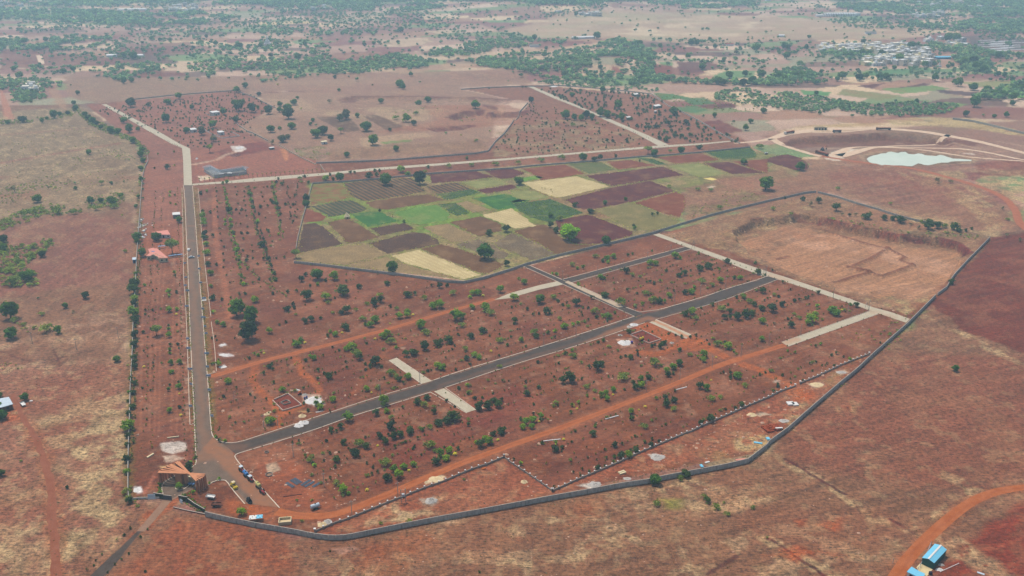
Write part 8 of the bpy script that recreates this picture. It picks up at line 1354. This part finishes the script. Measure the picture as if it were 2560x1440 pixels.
for px, py, L, l_, m_ in ((330, 26, 70, 'long white shed among haze at top left', capw), (280, 142, 16, 'white farmhouse left of the dark tree pair', capw), (350, 142, 12, 'small pale farmhouse right of the dark tree pair', capw), (1446, 97, 26, 'left long white barn beside the round tree', capw), (1470, 96, 28, 'right long white barn beside the round tree', capw), (2236, 151, 22, 'blue roofed hall left below the village', sky_b), (2356, 147, 26, 'blue roofed hall right of the village', sky_b), (2381, 111, 30, 'long cream hall behind the village', cream), (2410, 113, 14, 'short white hall behind the village', capw), (2176, 84, 22, 'grey block far above the village', greyw), (1823, 114, 14, 'small red roofed hut on the pale plain', brick), (1953, 92, 12, 'small white gabled house between two trees', capw), (2070, 41, 60, 'low white packing shed left of the tunnels', capw), (1336, 117, 18, 'low greyish barn on the wooded plain', greyw)):
    x, y = G(px, py); o = empty('farm_building', x, y, hz(x, y), .1, l_, 'building', 'scattered far farm buildings'); MB().box(-L/2, L/2, -4, 4, 0, 3.2).build('wall', HM[1] if m_ is not sky_b else bluep, o); b_ = MB(); b_.add([(-L/2-.3, -4.4, 3.2), (L/2+.3, -4.4, 3.2), (L/2+.3, 0, 4.8), (-L/2-.3, 0, 4.8), (-L/2-.3, 4.4, 3.2), (L/2+.3, 4.4, 3.2)], [(0, 1, 2, 3), (3, 2, 5, 4), (0, 3, 4), (1, 5, 2)]); b_.build('roof', m_, o)
x, y = G(669, 114); o = empty('temple_tower', x, y, 0, 0, 'white stepped temple spire standing in the hazy fields', 'temple'); MB().box(-6, 6, -6, 6, 0, 5).build('base', capw, o); MB().box(-4, 4, -4, 4, 5, 10, 0, .8, .8).build('middle_tier', capw, o); MB().cyl((0, 0, 10), (0, 0, 19), 2.6, 8, 0, .2).build('spire', capw, o)
x, y = G(2348, 168); o = empty('temple_tower', x, y, 0, 0, 'tiny white village shrine with pointed spire', 'temple'); MB().box(-2.5, 2.5, -2.5, 2.5, 0, 3).build('base', capw, o); MB().cyl((0, 0, 3), (0, 0, 9), 1.8, 8, 0, .1).build('spire', capw, o)
tag(MB().cyl((0, 0, 0), (0, 0, 30), 4, 12, 0, 5).build('water_tower', capw, None, loc=(*G(1586, 8), 0)), 'pale water tower on the right shoulder of the far hill', 'tower')
RC = MB()
for i in range(8):
    a, c_ = math.pi*i/8, math.pi*(i+1)/8; RC.add([(-60, -.9*math.cos(a), .8*math.sin(a)), (-60, -.9*math.cos(c_), .8*math.sin(c_)), (60, -.9*math.cos(c_), .8*math.sin(c_)), (60, -.9*math.cos(a), .8*math.sin(a))], [(0, 1, 2, 3)])
rm = RC.mesh('row_cover', capw)
for i in range(14):
    px, py = 2470+(i*37 % 60), 101+2.2*i; x, y = G(px, py); tag(mk('row_cover', rm, None, (x, y, 0), .22, (.35+.1*(i % 4), 1.6, 1)), ordn(i)+' white crop row cover from the top in the dark far field', 'row cover', 'white row covers in the dark far field')
tag(patch_poly('drying_floor', [(1373, 217), (1385, 215), (1396, 217), (1384, 218.5)], [capw], z=.3, kind='thing'), 'round pale concrete pad beside the diagonal concrete road top', 'pad')
# pale stones strewn over the soil
pts = []
for P, dn_ in ((RP, .010), ([(560, 1500), (850, 1360), (1300, 1270), (1900, 1150), (2150, 1280), (2250, 1440), (2150, 1500)], .006), ([(850, 1320), (1380, 1230), (1700, 1110), (2160, 900), (2160, 910), (1890, 1130), (1280, 1250)], .05), ([(590, 1140), (860, 1100), (870, 1290), (700, 1290)], .05)):
    x, y = in_poly_pts(P, dn_); k_ = road_free(x, y, 4) & (y < 900); pts += list(zip(x[k_], y[k_]))
V = []; Fq = []
for x, y in pts:
    s_ = rs.uniform(.1, .42) if rs.rand() < .93 else rs.uniform(.5, .9); n = len(V); z = 0
    for i, (a, b) in enumerate(((-1, -1), (1, -1), (1, 1), (-1, 1))): V.append((x+a*s_*rs.uniform(.7, 1.3), y+b*s_*rs.uniform(.5, 1.1), -.02))
    for i, (a, b) in enumerate(((-1, -1), (1, -1), (1, 1), (-1, 1))): V.append((x+a*s_*rs.uniform(.3, .7), y+b*s_*rs.uniform(.3, .6), s_*rs.uniform(.3, .8)))
    Fq += [(n+4, n+5, n+6, n+7), (n, n+1, n+5, n+4), (n+1, n+2, n+6, n+5), (n+2, n+3, n+7, n+6), (n+3, n, n+4, n+7)]
tag(mk('loose_stones', np_mesh('loose_stones', V, Fq, [M('pale stones', (206, 168, 142), .15, .3)])), 'pale stones scattered over the red soil', kind='stuff')
# ---------------------------------------------------------------- haze
hb = MB().box(-42000, 42000, -1500, 62000, -10, 262)
k = NT('haze'); k.t.nodes.remove(k.b)
pv = k.n('VolumePrincipled'); pv.inputs['Color'].default_value = (.58, .86, 1.0, 1); pv.inputs['Density'].default_value = 2.1e-4; pv.inputs['Anisotropy'].default_value = .2
k.l(pv.outputs[0], k.t.nodes['Material Output'].inputs['Volume'])
hz_o = hb.build('haze', k.m); tag(hz_o, kind='stuff')
